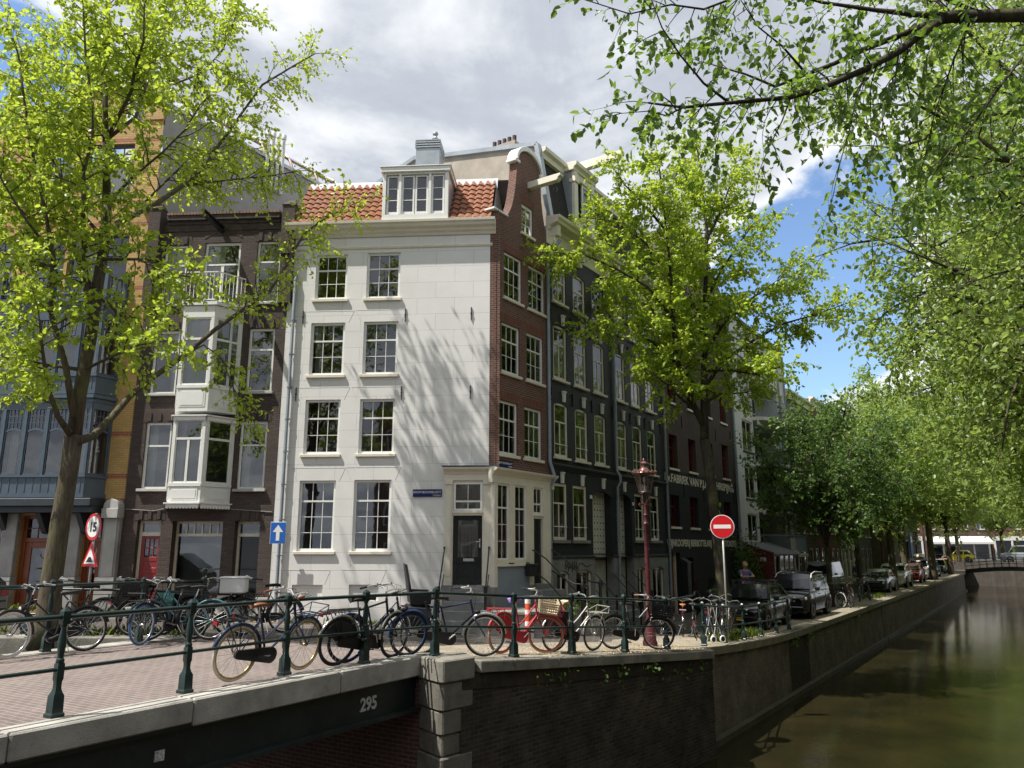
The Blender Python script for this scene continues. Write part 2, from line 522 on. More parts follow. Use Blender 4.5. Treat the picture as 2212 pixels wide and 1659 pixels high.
q2 = thing('quay_wall', 'long brick quay wall running away beside the parked cars', 'quay wall', tuple(G(0, 5.7)), R(56.5))
us = [.35, 1, 2, 4, 6, 8, 10, 12, 16, 20, 24, 27]
us2 = [27.12, 32, 38, 45, 52, 60, 68, 76, 84]
for seg in (us, us2):
    g = MB(); g.grid([[(u, .03, -2.5), (u, .03, edge_z(u)-.2)] for u in seg], flip=True); g.build('brick_face', M_quay_lower, q2)
g = MB(); g.box(27.0, 27.12, .06, .2, -2.5, edge_z(27)); g.build('joint_strip', paint('joint_lime', (.45, .44, .4), .9, .3, 5), q2)
cop = MB()
k = .36
while k < 84:
    k1 = k + 1.45
    v = []
    for x in (k, k1):
        z = edge_z(x)
        v += [(x, -.04, z-.2), (x, -.04, z-.012), (x, -.028, z), (x, .5, z+.004), (x, .5, z-.2)]
    cop.add(v, [(0,1,6,5), (1,2,7,6), (2,3,8,7), (3,4,9,8), (4,0,5,9), (4,3,2,1,0), (5,6,7,8,9)])
    k = k1 + .012
cop.build('coping', paint('coping_mossy', (.24, .22, .165), .9, .3, 1.6, bump=.5, bscale=25, spec=.2, dirt=(.06, .06, .03)), q2)
g = MB()
for seg in (us, us2):
    for a, b in zip(seg[:-1], seg[1:]): g.box(a+.004, b-.004, -.16, .02, -2.4, -1.86)
g.build('timber_sill', paint('wet_timber', (.07, .065, .04), .6, .4, 3, bump=.5, bscale=12, dirt=(.16, .15, .1)), q2)
# dark patch of younger brickwork
g = MB(); P = [[(u, .022, -1.85), (u, .022, edge_z(u)-.205)] for u in (8.6, 9.5, 10.4, 11.2)]
g.grid(P, flip=True); g.build('dark_patch', brick('sooty_brick', (.10, .085, .068), (.07, .062, .05), (.08, .07, .055), .21, .065, .007, .9, .5, .7, stain=.6), q2)

# ================================================================== bridge
br = thing('bridge', 'low steel girder bridge with granite edge stones and paved deck, painted number 295', 'bridge', (PIER.x, PIER.y, 0), math.atan2(BD.y, BD.x))
# local: x along (negative = towards camera side), y across (positive = far side)
bm = MB(); bm.box(-17, .25, .32, 5.45, .84, .93); bm.build('deck', M_pave, br)
bm = MB(); xk = -17.0
for L_ in (1.9, 2.3, 2.1, 2.4, 2.2, 1.95, 2.35, 1.95):
    x1 = min(xk + L_, .06)
    bm.box(xk+.006, x1-.006, -.02, .34, .7 if xk < -6 else .66, .955); xk = x1
bm.build('edge_stone', M_granite, br, bevel=.018)
bm = MB(); bm.box(-17, -.0, 5.35, 5.75, .5, .96); bm.build('far_edge_stone', M_granite, br, bevel=.015)
bm = MB(); bm.box(-17, .1, .10, .16, .2, .69); bm.box(-17, .1, -.03, .3, .155, .2); bm.box(-17, .1, .02, .3, .655, .697)
for yy in (1.6, 3.1, 4.6): bm.box(-17, .1, yy, yy+.1, .16, .84)
bm.box(-17, .1, .4, 5.4, .78, .835)
bm.build('girder', M_steel_dark, br)
lettering('295', .25, paint('number_white', (.5, .5, .48), .6), br, (-1.28, .09, .33), ext=.006, sx=.95, bold=.006, name='number')
sk = MB(); sk.box(-4.52, -4.4, .09, .098, .36, .47); sk.build('sticker', paint('sticker_torn', (.5, .48, .46), .7, .6, 40), br)
# abutment under the bridge and pier at its end
ab = thing('abutment', 'dark red brick abutment wall in the shade under the bridge', 'abutment wall', (PIER.x, PIER.y, 0), math.atan2(BN.y, BN.x))
g = MB(); g.grid([[(0, .0, -2.5), (0, .0, .9)], [(5.8, .0, -2.5), (5.8, .0, .9)]])
g.build('brick_face', brick('abutment_brick', (.16, .062, .045), (.11, .05, .04), (.2, .17, .15), .21, .065, .009, .9, .4, .7, stain=.4), ab)
g = MB(); g.grid([[Vector((-6.35, 15.48, z)) for z in (-2.5, .85)], [Vector((-30, 15.38, z)) for z in (-2.5, .85)]])
r = thing('quay_wall', 'brick quay wall of the side canal seen through the bridge opening', 'quay wall'); g.build('brick_face', brick('side_brick', (.22, .13, .1), (.16, .1, .08), (.26, .22, .18), .21, .065, .009, .9, .4, .7, stain=.3), r)
g = MB(); g.lathe([(.09, -2.4), (.09, .2)], (-6.6, 13.6, 0), 10); m_ = MB(); m_.box(-32, -6.2, 15.3, 15.7, .58, .955); m_.build('coping', M_granite_dark, r, bevel=.02)
r2 = thing('mooring_post', 'dark timber post standing in the water under the bridge', 'post', (0, 0, 0)); g.build('timber', paint('wet_timber', (.07, .065, .04)), r2)
pier = thing('pier', 'rounded granite corner pier where the bridge meets the quay', 'pier')
def pier_course(z0, z1, grow, mat, name):
    base = [(-1.6, 13.1), (-1.44, 12.74), (-1.10, 12.26), (-1.02, 12.22), (-.60, 12.70), (-.8, 13.2)]
    c = Vector((-1.1, 13.0))
    poly = [tuple(c + (Vector(p)-c)*grow) for p in base]
    m = MB(); m.prism_xy(poly, z0+.004, z1-.004); m.build(name, mat, pier, bevel=.02)
M_pier = paint('pier_stone', (.16, .15, .125), .9, .35, 2.4, bump=.7, bscale=30, spec=.2, dirt=(.05, .045, .035))
pier_course(.62, .955, 1.05, M_granite_dark, 'cap_stone')
pier_course(.22, .62, 1.0, M_pier, 'stone_block')
pier_course(-.12, .22, .97, M_pier, 'stone_block')
pier_course(-.42, -.12, .93, M_pier, 'stone_block')
pier_course(-2.4, -.42, 1.0, M_pier, 'stone_block')

# ================================================================== railings
def post_mesh(H=1.05, ball=False):
    m = MB(); k = H/1.05
    q = PI/4; s2 = math.sqrt(2)
    def sq(prof): m.lathe([(r*s2*.74, z*k) for r, z in prof], n=4, rot=q)
    sq([(.092, 0), (.092, .03), (.076, .045), (.072, .2), (.05, .235), (.038, .27), (.038, .33), (.048, .36), (.048, .50), (.036, .52)])
    m.lathe([(r_*.8, z_*k) for r_, z_ in ((.046, .515), (.052, .53), (.046, .55), (.037, .56), (.041, .60), (.051, .68), (.049, .74), (.034, .82), (.028, .85), (.041, .865), (.041, .885))], n=12)
    sq([(.041, .885), (.052, .9), (.052, 1.015), (.016, 1.05)])
    if ball:
        m.lathe([(.02, 1.04*k), (.025, 1.08*k), (.05, 1.11*k), (.058, 1.145*k), (.05, 1.18*k), (.02, 1.2*k)], n=12)
    return m
def railing(label, pts, heights, ext0=None, ext1=None, ball_last=False, group=None):
    r = thing('railing', label, 'railing', pts[0], 0)
    o = Vector(pts[0]); top = []; mid = []
    for k, (p, h) in enumerate(zip(pts, heights)):
        p = Vector(p)
        d = (Vector(pts[min(k+1, len(pts)-1)]) - Vector(pts[max(k-1, 0)]))
        m = post_mesh(h, ball_last and k == len(pts)-1)
        po = m.build('post', M_green, r, smooth=35, loc=p-o); po.rotation_euler = (0, 0, math.atan2(d.y, d.x))
        top.append(p - o + Vector((0, 0, h*.915))); mid.append(p - o + Vector((0, 0, h*.43)))
    if ext0 is not None: top.insert(0, Vector(ext0) - o + Vector((0, 0, heights[0]*.915))); mid.insert(0, Vector(ext0) - o + Vector((0, 0, heights[0]*.43)))
    if ext1 is not None: top.append(Vector(ext1) - o + Vector((0, 0, heights[-1]*.915))); mid.append(Vector(ext1) - o + Vector((0, 0, heights[-1]*.43)))
    MB().tube(top, .025, 10).build('top_rail', M_green, r, smooth=True)
    MB().tube(mid, .02, 10).build('middle_rail', M_green, r, smooth=True)
    return r
near = [(-4.57, 8.23, .955), (-3.81, 9.55, .955), (-3.03, 10.86, .955), (-2.17, 11.93, .945), (-1.22, 12.8, .935)]
railing('dark green railing along the near edge of the bridge', near, [1.05, 1.05, 1.05, 1.05, 1.06], ext0=(-7.6, 3.0, .955), ext1=(.0, 13.72, .83))
q1p = [(.03, 13.78, .80), (1.11, 15.03, .70), (2.28, 16.38, .56), (3.36, 17.62, .46)]
railing('dark green quay railing between the granite pier and the canal corner', q1p, [1.06, 1.08, 1.12, 1.1], ext1=(4.2, 18.6, .52))
q2p = [(4.5, 18.98, .37)] + [tuple(G(u, 5.42, edge_z(u)+.005)) for u in (3.2, 4.86, 6.53, 8.23, 9.81)]
railing('lower dark green railing around the corner in front of the black hatchback', q2p, [1.0]*6, ext0=(4.25, 18.68, .40))
farp = [(-7.57, 13.16, .96), (-6.6, 14.3, .96), (-5.95, 15.4, .93)]
railing('dark green railing along the far edge of the bridge, ball on its end post', farp, [1.14, 1.14, 1.14], ext0=(-14.5, 4.6, .96), ball_last=True)
# the quay railing behind it
sidep = [(-9.6, 15.9, .9), (-7.6, 16.1, .86), (-5.6, 16.6, .75)]
railing('dark green railing of the side canal behind the row of bicycles', sidep, [1.0, 1.0, 1.0], ext0=(-20, 15.8, .9))
# ================================================================== house kit
M_white = paint('window_white', (.78, .78, .75), .4, .04, 4)
M_cream = paint('trim_cream', (.70, .66, .55), .5, .07, 3)
M_iron = paint('black_iron', (.012, .012, .013), .45, .3, 8)
M_zinc = paint('zinc', (.33, .37, .40), .38, .18, 1.5, metal=.35)
M_pipe = paint('grey_pipe', (.23, .27, .31), .45, .15, 2)
M_lead = paint('lead', (.42, .44, .48), .6, .2, 2, bump=.4, bscale=6)
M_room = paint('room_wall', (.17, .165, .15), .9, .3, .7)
M_net = paint('net_curtain', (.62, .64, .64), .9, .08, 3)
M_drape = paint('grey_drape', (.10, .105, .12), .9, .15, 3)

def glass_mat():
    t = NT('window_glass'); n = t.n
    for k in list(n):
        if k.type == 'BSDF_PRINCIPLED': n.remove(k)
    tr = t.new('ShaderNodeBsdfTransparent'); tr.inputs[0].default_value = (.80, .84, .82, 1)
    gl = t.new('ShaderNodeBsdfGlossy'); gl.inputs['Roughness'].default_value = .02; gl.inputs[0].default_value = (.95, .97, 1, 1)
    tc = t.new('ShaderNodeTexCoord'); ns = t.noise(tc.outputs['Object'], 1.3, 2, .5)
    bp = t.new('ShaderNodeBump'); bp.inputs['Strength'].default_value = .05; bp.inputs['Distance'].default_value = .05
    t.link(ns, bp.inputs['Height']); t.link(bp.outputs[0], gl.inputs['Normal'])
    fr = t.new('ShaderNodeFresnel'); fr.inputs['IOR'].default_value = 1.9
    mx = t.new('ShaderNodeMixShader'); t.link(t.math('MAXIMUM', fr.outputs[0], .13), mx.inputs[0])
    t.link(tr.outputs[0], mx.inputs[1]); t.link(gl.outputs[0], mx.inputs[2]); t.link(mx.outputs[0], t.out.inputs['Surface'])
    return t.m
M_glass = glass_mat()

class House:
    def __init__(s, name, label, cat, origin, rz, scale=1.0, group=None):
        s.r = thing(name, label, cat, origin, rz, group); s.r.scale = (scale,)*3
        s.F = Matrix.Identity(4)
    def part(s, mb, name, mat, **kw):
        o = mb.build(name, mat, s.r, **kw); o.matrix_local = s.F.copy(); return o
    def sub(s, mb, name, mat, parent, **kw):
        return mb.build(name, mat, parent, **kw)

def wall_cells(mb, u0, u1, z0, z1, holes, y=0.0, depth=.14, mi=0, top=None, reveal=True):
    """front wall with openings, reveals go back by depth"""
    us = sorted({u0, u1, *[h[0] for h in holes], *[h[1] for h in holes]}); zs = sorted({z0, z1, *[h[2] for h in holes], *[h[3] for h in holes]})
    us = [u for u in us if u0 - 1e-6 <= u <= u1 + 1e-6]; zs = [z for z in zs if z0 - 1e-6 <= z <= z1 + 1e-6]
    for i in range(len(us)-1):
        for j in range(len(zs)-1):
            cu, cz = (us[i]+us[i+1])/2, (zs[j]+zs[j+1])/2
            if any(h[0] < cu < h[1] and h[2] < cz < h[3] for h in holes): continue
            mb.quad((us[i], y, zs[j]), (us[i+1], y, zs[j]), (us[i+1], y, zs[j+1]), (us[i], y, zs[j+1]), mi)
    if reveal:
        for h in holes:
            a, b, c, d = h[:4]; e = y + (h[4] if len(h) > 4 else depth)
            mb.quad((a, y, c), (a, y, d), (a, e, d), (a, e, c), mi); mb.quad((b, y, d), (b, y, c), (b, e, c), (b, e, d), mi)
            mb.quad((a, y, d), (b, y, d), (b, e, d), (a, e, d), mi); mb.quad((b, y, c), (a, y, c), (a, e, c), (b, e, c), mi)
    return mb

def arch_fill(mb, a, b, zt, rise, y, d, mi=0):
    """curved top of an opening: brick above the arc"""
    n = 6; pts = []
    for k in range(n+1):
        t = k/n; pts.append((a + (b-a)*t, zt - rise*(2*t-1)**2))
    for k in range(n):
        (x0, z0), (x1, z1) = pts[k], pts[k+1]
        zz = zt + .001
        mb.quad((x0, y, z0), (x1, y, z1), (x1, y, zz), (x0, y, zz), mi)
        mb.quad((x0, y, z0), (x0, y+d, z0), (x1, y+d, z1), (x1, y, z1), mi)

def curtain_mb(a, b, z0, z1, y, amp=.03, waves=9, seed=0):
    rnd = random.Random(seed); n = max(8, int(waves*4)); m = MB(); ph = rnd.random()*6
    rows = []
    for z, s in ((z0, 1.0), ((z0+z1)/2, .9), (z1, .7)):
        rows.append([(a + (b-a)*k/n, y + amp*s*math.sin(ph + waves*2*PI*k/n + .6*math.sin(k*.7)), z) for k in range(n+1)])
    m.grid(rows); return m

WSEED = [0]
def window(hs, a, b, z0, z1, y=.08, cols=3, up=1, low=2, split=None, fw=.055, bar=.018, sill=True, curtain=None, mat=None, barmat=None, off=None, sillmat=None, box=.07, name='window', sillproj=.07, sillh=.09, bottom=.06, sillw=.07, cfrac=None):
    """sash window: box frame, upper and lower sash with glazing bars, glass, sill, curtain"""
    mat = mat or M_white; WSEED[0] += 1; sd = WSEED[0]
    m = MB()
    m.box(a, a+fw, y, y+box, z0, z1); m.box(b-fw, b, y, y+box, z0, z1)
    m.box(a+fw, b-fw, y, y+box, z1-fw, z1); m.box(a+fw, b-fw, y, y+box, z0, z0+bottom)
    ia, ib, iz0, iz1 = a+fw, b-fw, z0+bottom, z1-fw
    rows = up + low
    zs = iz0 + (iz1-iz0)*((low/rows) if split is None else split)
    if rows > 1: m.box(ia, ib, y+.01, y+.065, zs-.025, zs+.025)
    if bar:
        for k in range(1, cols):
            x = ia + (ib-ia)*k/cols
            m.box(x-bar/2, x+bar/2, y+.02, y+.05, iz0, zs-.026) if low else None
            if up and (off is None): m.box(x-bar/2, x+bar/2, y+.02, y+.05, zs+.026, iz1)
        for k in range(1, low):
            z = iz0 + (zs-iz0)*k/low; m.box(ia, ib, y+.022, y+.048, z-bar/2, z+bar/2)
        for k in range(1, up):
            z = zs + (iz1-zs)*k/up; m.box(ia, ib, y+.022, y+.048, z-bar/2, z+bar/2)
    w = hs.part(m, name, mat)
    p = MB(); p.quad((ia-.01, y+.036, iz0-.01), (ib+.01, y+.036, iz0-.01), (ib+.01, y+.036, iz1+.01), (ia-.01, y+.036, iz1+.01))
    hs.sub(p, 'pane', M_glass, w)
    if sill:
        s = MB(); s.box(a-sillw, b+sillw, -sillproj, y+.02, z0-sillh, z0-.002)
        hs.sub(s, 'sill', sillmat or M_cream, w, bevel=.008)
    if curtain:
        for k, (c0_, c1_, zz0, mm) in enumerate(curtain):
            cm = curtain_mb(ia+(ib-ia)*c0_, ia+(ib-ia)*c1_, iz0+(iz1-iz0)*zz0, iz1, y+.2+.03*k, seed=sd*7+k, waves=max(2, 9*(c1_-c0_)))
            hs.sub(cm, 'curtain', mm, w, smooth=True)
    return w

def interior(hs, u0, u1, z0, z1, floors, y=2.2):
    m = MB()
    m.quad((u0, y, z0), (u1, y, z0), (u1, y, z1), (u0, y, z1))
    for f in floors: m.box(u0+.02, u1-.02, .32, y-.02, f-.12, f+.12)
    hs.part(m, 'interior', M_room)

def pipe(hs, pts, r=.05, br=(), mat=None, name='drain_pipe'):
    m = MB(); m.tube(pts, r, 10)
    for z in br:
        # collar and wall bracket
        x, y, _ = min(pts, key=lambda p: abs(p[2]-z))
        m.lathe([(r+.012, z-.02), (r+.012, z+.02)], (x, y, 0), 10); m.box(x+.03, x+.09, y-.01, y+.06, z-.012, z+.012)
    return hs.part(m, name, mat or M_pipe, smooth=40)

def profile_x(mb, prof, x0, x1, mi=0):
    """extrude a (y,z) outline along x"""
    return mb.prism_yz(prof, x0, x1, mi)

# ------------------------------------------------------------------ frames
KW = 1.0088
CW = Vector((C0.x*KW, C0.y*KW, EYE*(1-KW)))
RW, RG = R(-4), R(56.5)

# ================================================================== white corner house
M_stucco = brick('white_stucco', (.80, .795, .775), (.77, .765, .745), (.56, .56, .55), 1.13, .497, .006, .75, .10, .3, stain=.09)
M_brick_red = brick('gable_brick', (.215, .088, .058), (.135, .06, .045), (.27, .22, .19), .21, .066, .010, .85, .5, .6, stain=.25)
M_brick_red2 = brick('arch_brick', (.235, .082, .05), (.165, .062, .043), (.20, .15, .12), .062, .24, .006, .85, .4, .6, stain=.2)
WH = House('corner_house', 'white stuccoed corner house with red brick neck gable and orange tiled roof', 'house', tuple(CW), RW, KW)
# gable frame relative to this house
MG = Matrix.Translation(C0) @ Matrix.Rotation(RG, 4, 'Z')
MWm = Matrix.Translation(CW) @ Matrix.Rotation(RW, 4, 'Z') @ Matrix.Scale(KW, 4)
FG = MWm.inverted() @ MG

ww = [(-5.41,-4.43,9.97,11.40),(-3.83,-2.80,9.97,11.42),(-5.46,-4.42,7.62,9.23),(-3.85,-2.81,7.62,9.24),(-5.50,-4.45,5.27,6.88),(-3.87,-2.83,5.27,6.88),(-5.54,-4.48,2.52,4.51),(-3.94,-2.86,2.52,4.52)]
niche = [(-5.6,-4.72,1.18,1.60,.06),(-3.97,-3.13,1.18,1.61,.06)]
m = MB(); wall_cells(m, -6.24, -.07, .3, 12.0, [w for w in ww] + niche, depth=.12)
for n_ in niche: m.quad((n_[0], .06, n_[2]), (n_[1], .06, n_[2]), (n_[1], .06, n_[3]), (n_[0], .06, n_[3]))
WH.part(m, 'wall', M_stucco)
m = MB(); m.quad((-6.24, 0, .3), (-6.24, 0, 12.2), (-6.24, 9, 12.2), (-6.24, 9, .3)); m.quad((-6.24, 9, .3), (-6.24, 9, 12.2), (3, 9, 12.2), (3, 9, .3))
WH.part(m, 'rear_wall', M_stucco)
# flat arches scored in the stucco
m = MB()
for a, b, z0, z1 in ww[2:]:
    pts = [(a-.1, z1), (a-.26, z1+.36), (b+.26, z1+.36), (b+.1, z1)]
    for (x0, za), (x1, zb) in zip(pts[:-1], pts[1:]):
        m.bar((x0, -.001, za), (x1, -.001, zb), .006, .01)
for a, b, z0, z1, _ in niche:
    pts = [(a-.05, z1+.02), (a-.2, z1+.4), (b+.2, z1+.4), (b+.05, z1+.02)]
    for (x0, za), (x1, zb) in zip(pts[:-1], pts[1:]): m.bar((x0, -.001, za), (x1, -.001, zb), .006, .01)
WH.part(m, 'arch_lines', paint('joint_grey', (.55, .55, .54), .9, .05))  # thin grey bars draw the scored arch lines
for k, (a, b, z0, z1) in enumerate(ww):
    cur = [(0, 1, 0, M_drape)] if k >= 6 else ([(0, .3, 0, M_net)] if k == 2 else None)
    window(WH, a, b, z0, z1, cols=3, up=1, low=3 if k >= 6 else 2, split=.72 if k >= 6 else None, curtain=cur, y=.06, bottom=.075, fw=.07)
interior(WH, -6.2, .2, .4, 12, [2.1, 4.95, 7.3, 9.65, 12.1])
# wall anchors
m = MB()
for z, us_ in ((9.42, (-5.72, -2.6, -.62)), (7.05, (-5.8, -2.65, -.62))):
    for u in us_: m = MB(); m.box(u-.012, u+.012, -.035, -.006, z-.2, z+.2); m.box(u-.02, u+.02, -.05, 0.001, z-.02, z+.02); WH.part(m, 'wall_anchor', M_iron)
# cornice and frieze
m = MB()
profile_x(m, [(.0, 11.54), (-.03, 11.55), (-.045, 11.6), (-.03, 11.64), (0, 11.65)], -6.3, .0)
profile_x(m, [(.05, 11.93), (-.04, 11.93), (-.07, 12.0), (-.13, 12.05), (-.15, 12.12), (-.25, 12.16), (-.28, 12.24), (-.33, 12.27), (-.34, 12.35), (.05, 12.36)], -6.35, .10)
WH.part(m, 'cornice', M_cream, bevel=.004)
pipe(WH, [(-6.0, -.09, .55), (-6.0, -.09, 10.6), (-6.0, -.03, 10.75)], .05, (1.4, 2.4, 3.4, 4.4, 5.35, 6.3, 7.25, 8.25, 9.3), name='drain_pipe')
# --- brick corner and gable
m = MB()
m.quad((-.07, -.004, 4.7), (.225, -.004, 4.7), (.225, -.004, 12.0), (-.07, -.004, 12.0)); m.quad((-.07, -.004, 12.36), (.2, -.004, 12.36), (.2, -.004, 12.76), (-.07, -.004, 12.76)); m.quad((-.07, .4, 12.3), (-.07, -.004, 12.3), (-.07, -.004, 12.76), (-.07, .4, 12.76))
WH.part(m, 'corner_brick', M_brick_red)
gw = [(.62,1.63,10.12,11.6),(2.02,3.03,10.12,11.6),(.50,1.50,7.76,9.30),(1.9,2.9,7.76,9.30),(.36,1.38,5.30,6.89),(1.76,2.78,5.30,6.89)]
gt = (1.63, 2.33, 12.58, 13.6)
m = MB(); wall_cells(m, .2, 3.25, 4.6, 12.0, gw, depth=.12)
# gable neck, cut in bands
out = [(12.0, .2, 3.25), (12.75, .15, 3.32), (12.76, .72, 3.2), (13.0, .92, 3.15), (13.3, 1.08, 3.06), (13.7, 1.2, 2.95), (14.2, 1.30, 2.86), (14.7, 1.36, 2.84), (15.0, 1.38, 2.84)]
for (z0, a0, b0), (z1, a1, b1) in zip(out[:-1], out[1:]):
    zs_ = [z0] + [z for z in (gt[2], gt[3]) if z0 < z < z1] + [z1]
    for q0, q1 in zip(zs_[:-1], zs_[1:]):
        t0, t1 = (q0-z0)/(z1-z0), (q1-z0)/(z1-z0)
        l0, l1, r0, r1 = a0+(a1-a0)*t0, a0+(a1-a0)*t1, b0+(b1-b0)*t0, b0+(b1-b0)*t1
        if gt[2] <= (q0+q1)/2 <= gt[3]:
            m.quad((l0,0,q0), (gt[0],0,q0), (gt[0],0,q1), (l1,0,q1)); m.quad((gt[1],0,q0), (r0,0,q0), (r1,0,q1), (gt[1],0,q1))
        else: m.quad((l0,0,q0), (r0,0,q0), (r1,0,q1), (l1,0,q1))
        # side faces of the neck, .3 thick, and its back
        m.quad((l0,.3,q0), (l0,0,q0), (l1,0,q1), (l1,.3,q1)); m.quad((r0,0,q0), (r0,.3,q0), (r1,.3,q1), (r1,0,q1))
        if not (gt[2] <= (q0+q1)/2 <= gt[3]): m.quad((r0,.3,q0), (l0,.3,q0), (l1,.3,q1), (r1,.3,q1))
a, b, c, d = gt
m.quad((a,0,c),(a,0,d),(a,.12,d),(a,.12,c)); m.quad((b,0,d),(b,0,c),(b,.12,c),(b,.12,d)); m.quad((a,0,d),(b,0,d),(b,.12,d),(a,.12,d))
arc = [(1.38 + 1.46*(1-math.cos(PI*k/12))/2, 15.0 + .52*math.sin(PI*k/12)) for k in range(13)]
m.prism_xz([(1.38, 15.0)] + arc[1:-1] + [(2.84, 15.0)], 0.0, .3)
m.quad((.15, .3, 12.75), (.15, 0, 12.75), (.72, 0, 12.76), (.72, .3, 12.76))
WH.F = FG
WH.part(m, 'gable_wall', M_brick_red)
# flat brick arches
for a, b, z0, z1 in gw + [gt]:
    m = MB(); m.add([(a-.02, -.004, z1+.005), (b+.02, -.004, z1+.005), (b+.14, -.004, z1+.27), (a-.14, -.004, z1+.27)], [(0,1,2,3)]); WH.part(m, 'brick_arch', M_brick_red2)
for k, (a, b, z0, z1) in enumerate(gw):
    window(WH, a, b, z0, z1, cols=3, up=1, low=2, y=.05, bottom=.075, fw=.075, mat=M_white)
window(WH, *gt, cols=2, up=0, low=3, y=.05, fw=.08)
m = MB(); m.quad((.3, 1.6, 4.8), (3.2, 1.6, 4.8), (3.2, 1.6, 13.5), (.3, 1.6, 13.5))
for f in (7.3, 9.65, 12.1): m.box(.3, 3.2, .3, 1.58, f-.12, f+.12)
WH.part(m, 'gable_interior', M_room)
# white coping of the gable
m = MB()
rim = [(1.22, 14.92), (1.38, 14.97)] ; 
n = 16; ri, ro = .73, .83
for k in range(n):
    t0, t1 = PI*k/n, PI*(k+1)/n
    cx_ = 2.11
    f = lambda t, r, h: (cx_ - r*math.cos(t), 15.0 + h*math.sin(t))
    q = [f(t0, ri, .53), f(t1, ri, .53), f(t1, ro, .7), f(t0, ro, .7)]
    m.prism_xz(q, -.07, .34)
m.box(1.22, 1.5, -.05, .34, 14.92, 15.02); m.box(2.74, 3.02, -.07, .34, 14.92, 15.06)
WH.part(m, 'gable_coping', M_white, bevel=.01)
m = MB(); m.box(.02, .8, -.05, .34, 12.77, 12.84); WH.part(m, 'gable_coping', M_white, bevel=.01); m = MB(); m.box(3.2, 3.5, -.04, .3, 12.74, 12.82); WH.part(m, 'gable_coping', M_white, bevel=.01)
# hoisting beam
m = MB(); profile_x(m, [(.1, 14.25), (-1.1, 14.25), (-1.16, 14.31), (-1.16, 14.35), (-1.25, 14.39), (-1.25, 14.47), (.1, 14.47)], 2.0, 2.22)
WH.part(m, 'hoist_beam', M_cream, bevel=.01)
m = MB(); m.tube([(2.12, -1.0, 14.22), (2.12, -1.0, 14.05)], .012, 6); m.torus((2.12, -1.0, 13.97), (1,0,0), .075, .014, 14, 6, a0=-PI*.5, a1=PI*1.0, e1=(0,0,1))
WH.part(m, 'hoist_hook', M_iron)
# street sign on the gable
m = MB(); m.box(.27, 1.07, -.03, -.005, 4.9, 5.1); s = WH.part(m, 'street_sign', paint('enamel_blue', (.008, .016, .10), .25, .08))
M_signwhite = paint('enamel_white', (.8, .8, .8), .35, .03)
lettering('RECHT BOOMSSLOOT', .085, M_signwhite, s, (.67, -.031, 5.0), ext=.002, sx=.86, align='CENTER')
lettering('CENTRUM', .05, M_signwhite, s, (1.04, -.031, 4.925), ext=.002, sx=.9, align='RIGHT')
WH.F = Matrix.Identity(4)
m = MB(); m.box(-2.23, -1.40, -.03, -.006, 4.03, 4.24); s = WH.part(m, 'street_sign', paint('enamel_blue', (.008, .016, .10)))
lettering('KROM BOOMSSLOOT', .095, M_signwhite, s, (-1.815, -.031, 4.128), ext=.002, sx=.86, align='CENTER')
lettering('CENTRUM', .055, M_signwhite, s, (-1.43, -.031, 4.05), ext=.002, sx=.9, align='RIGHT')

# --- tiled roof, dormer, chimney (white house)
def tile_mat():
    t = NT('roof_tiles'); v = t.coords()
    n1 = t.noise(v, 5.5, 3, .6); n2 = t.noise(v, 1.2, 4, .6)
    c = t.ramp(n1, [(.25, (.17, .07, .042)), (.5, (.29, .125, .07)), (.75, (.21, .085, .052))])
    c = t.mix(t.ramp(n2, [(.5, 0.0), (.8, .5)]), c, (.16, .10, .065))
    t.col(c); t.set(rough=.75, spec=.3); return t.m
M_tiles = tile_mat()
def tiles(mb, u0, u1, slope_pts, wu=.235, wl=.30, z_of=None, left=None, right=None):
    """pantiles as an s-curved, stepped sheet; slope_pts = (y0,z0),(y1,z1)"""
    (y0, z0), (y1, z1) = slope_pts; L = math.hypot(y1-y0, z1-z0); dy, dz = (y1-y0)/L, (z1-z0)/L; ny, nz = -dz, dy
    rows_ = int(L/wl); nu = int((u1-u0)/wu)*6
    for r_ in range(rows_):
        P = []
        for s, lift in ((0, .05), (0.001, .052), (1.06, .008)):
            row = []
            for k in range(nu+1):
                u = u0 + (u1-u0)*k/nu; ph = 2*PI*(u-u0)/wu
                h = .028*math.sin(ph) + .012*math.sin(2*ph+.6) + (lift if s > 0 else 0.0)
                t = (r_+s)*wl
                t = min(t, L)
                row.append((u, y0+dy*t+ny*h, z0+dz*t+nz*h))
            P.append(row)
        mb.grid(P)
m = MB(); tiles(m, -6.2, -.03, ((-.22, 12.36), (1.30, 14.36)))
WH.part(m, 'tiled_roof', M_tiles, smooth=50)
m = MB(); P = []
for k in range(60):
    u = -6.2 + 6.25*k/59; w = .015*math.sin(k*1.9) + .01*math.sin(k*3.1)
    P.append([(u, 1.08, 13.98 + w*.6), (u, 1.14, 14.2 + w*.2), (u, 1.36, 14.45), (u, 1.9, 14.46)])
m.grid(P)
WH.part(m, 'lead_ridge', paint('lead_white', (.40, .41, .44), .6, .2, 2, bump=.4, bscale=6), smooth=True)
m = MB(); m.quad((-6.24, 1.5, 14.45), (.6, 1.5, 14.45), (.6, 9, 14.4), (-6.24, 9, 14.4)); m.quad((-6.24, -.2, 12.3), (-6.24, 1.5, 14.45), (-6.24, 9, 14.4), (-6.24, 9, 12.3)); m.quad((.0, -.1, 12.3), (.0, 1.4, 14.4), (.0, 9, 14.4), (.0, 9, 12.3))
WH.part(m, 'flat_roof', M_lead)
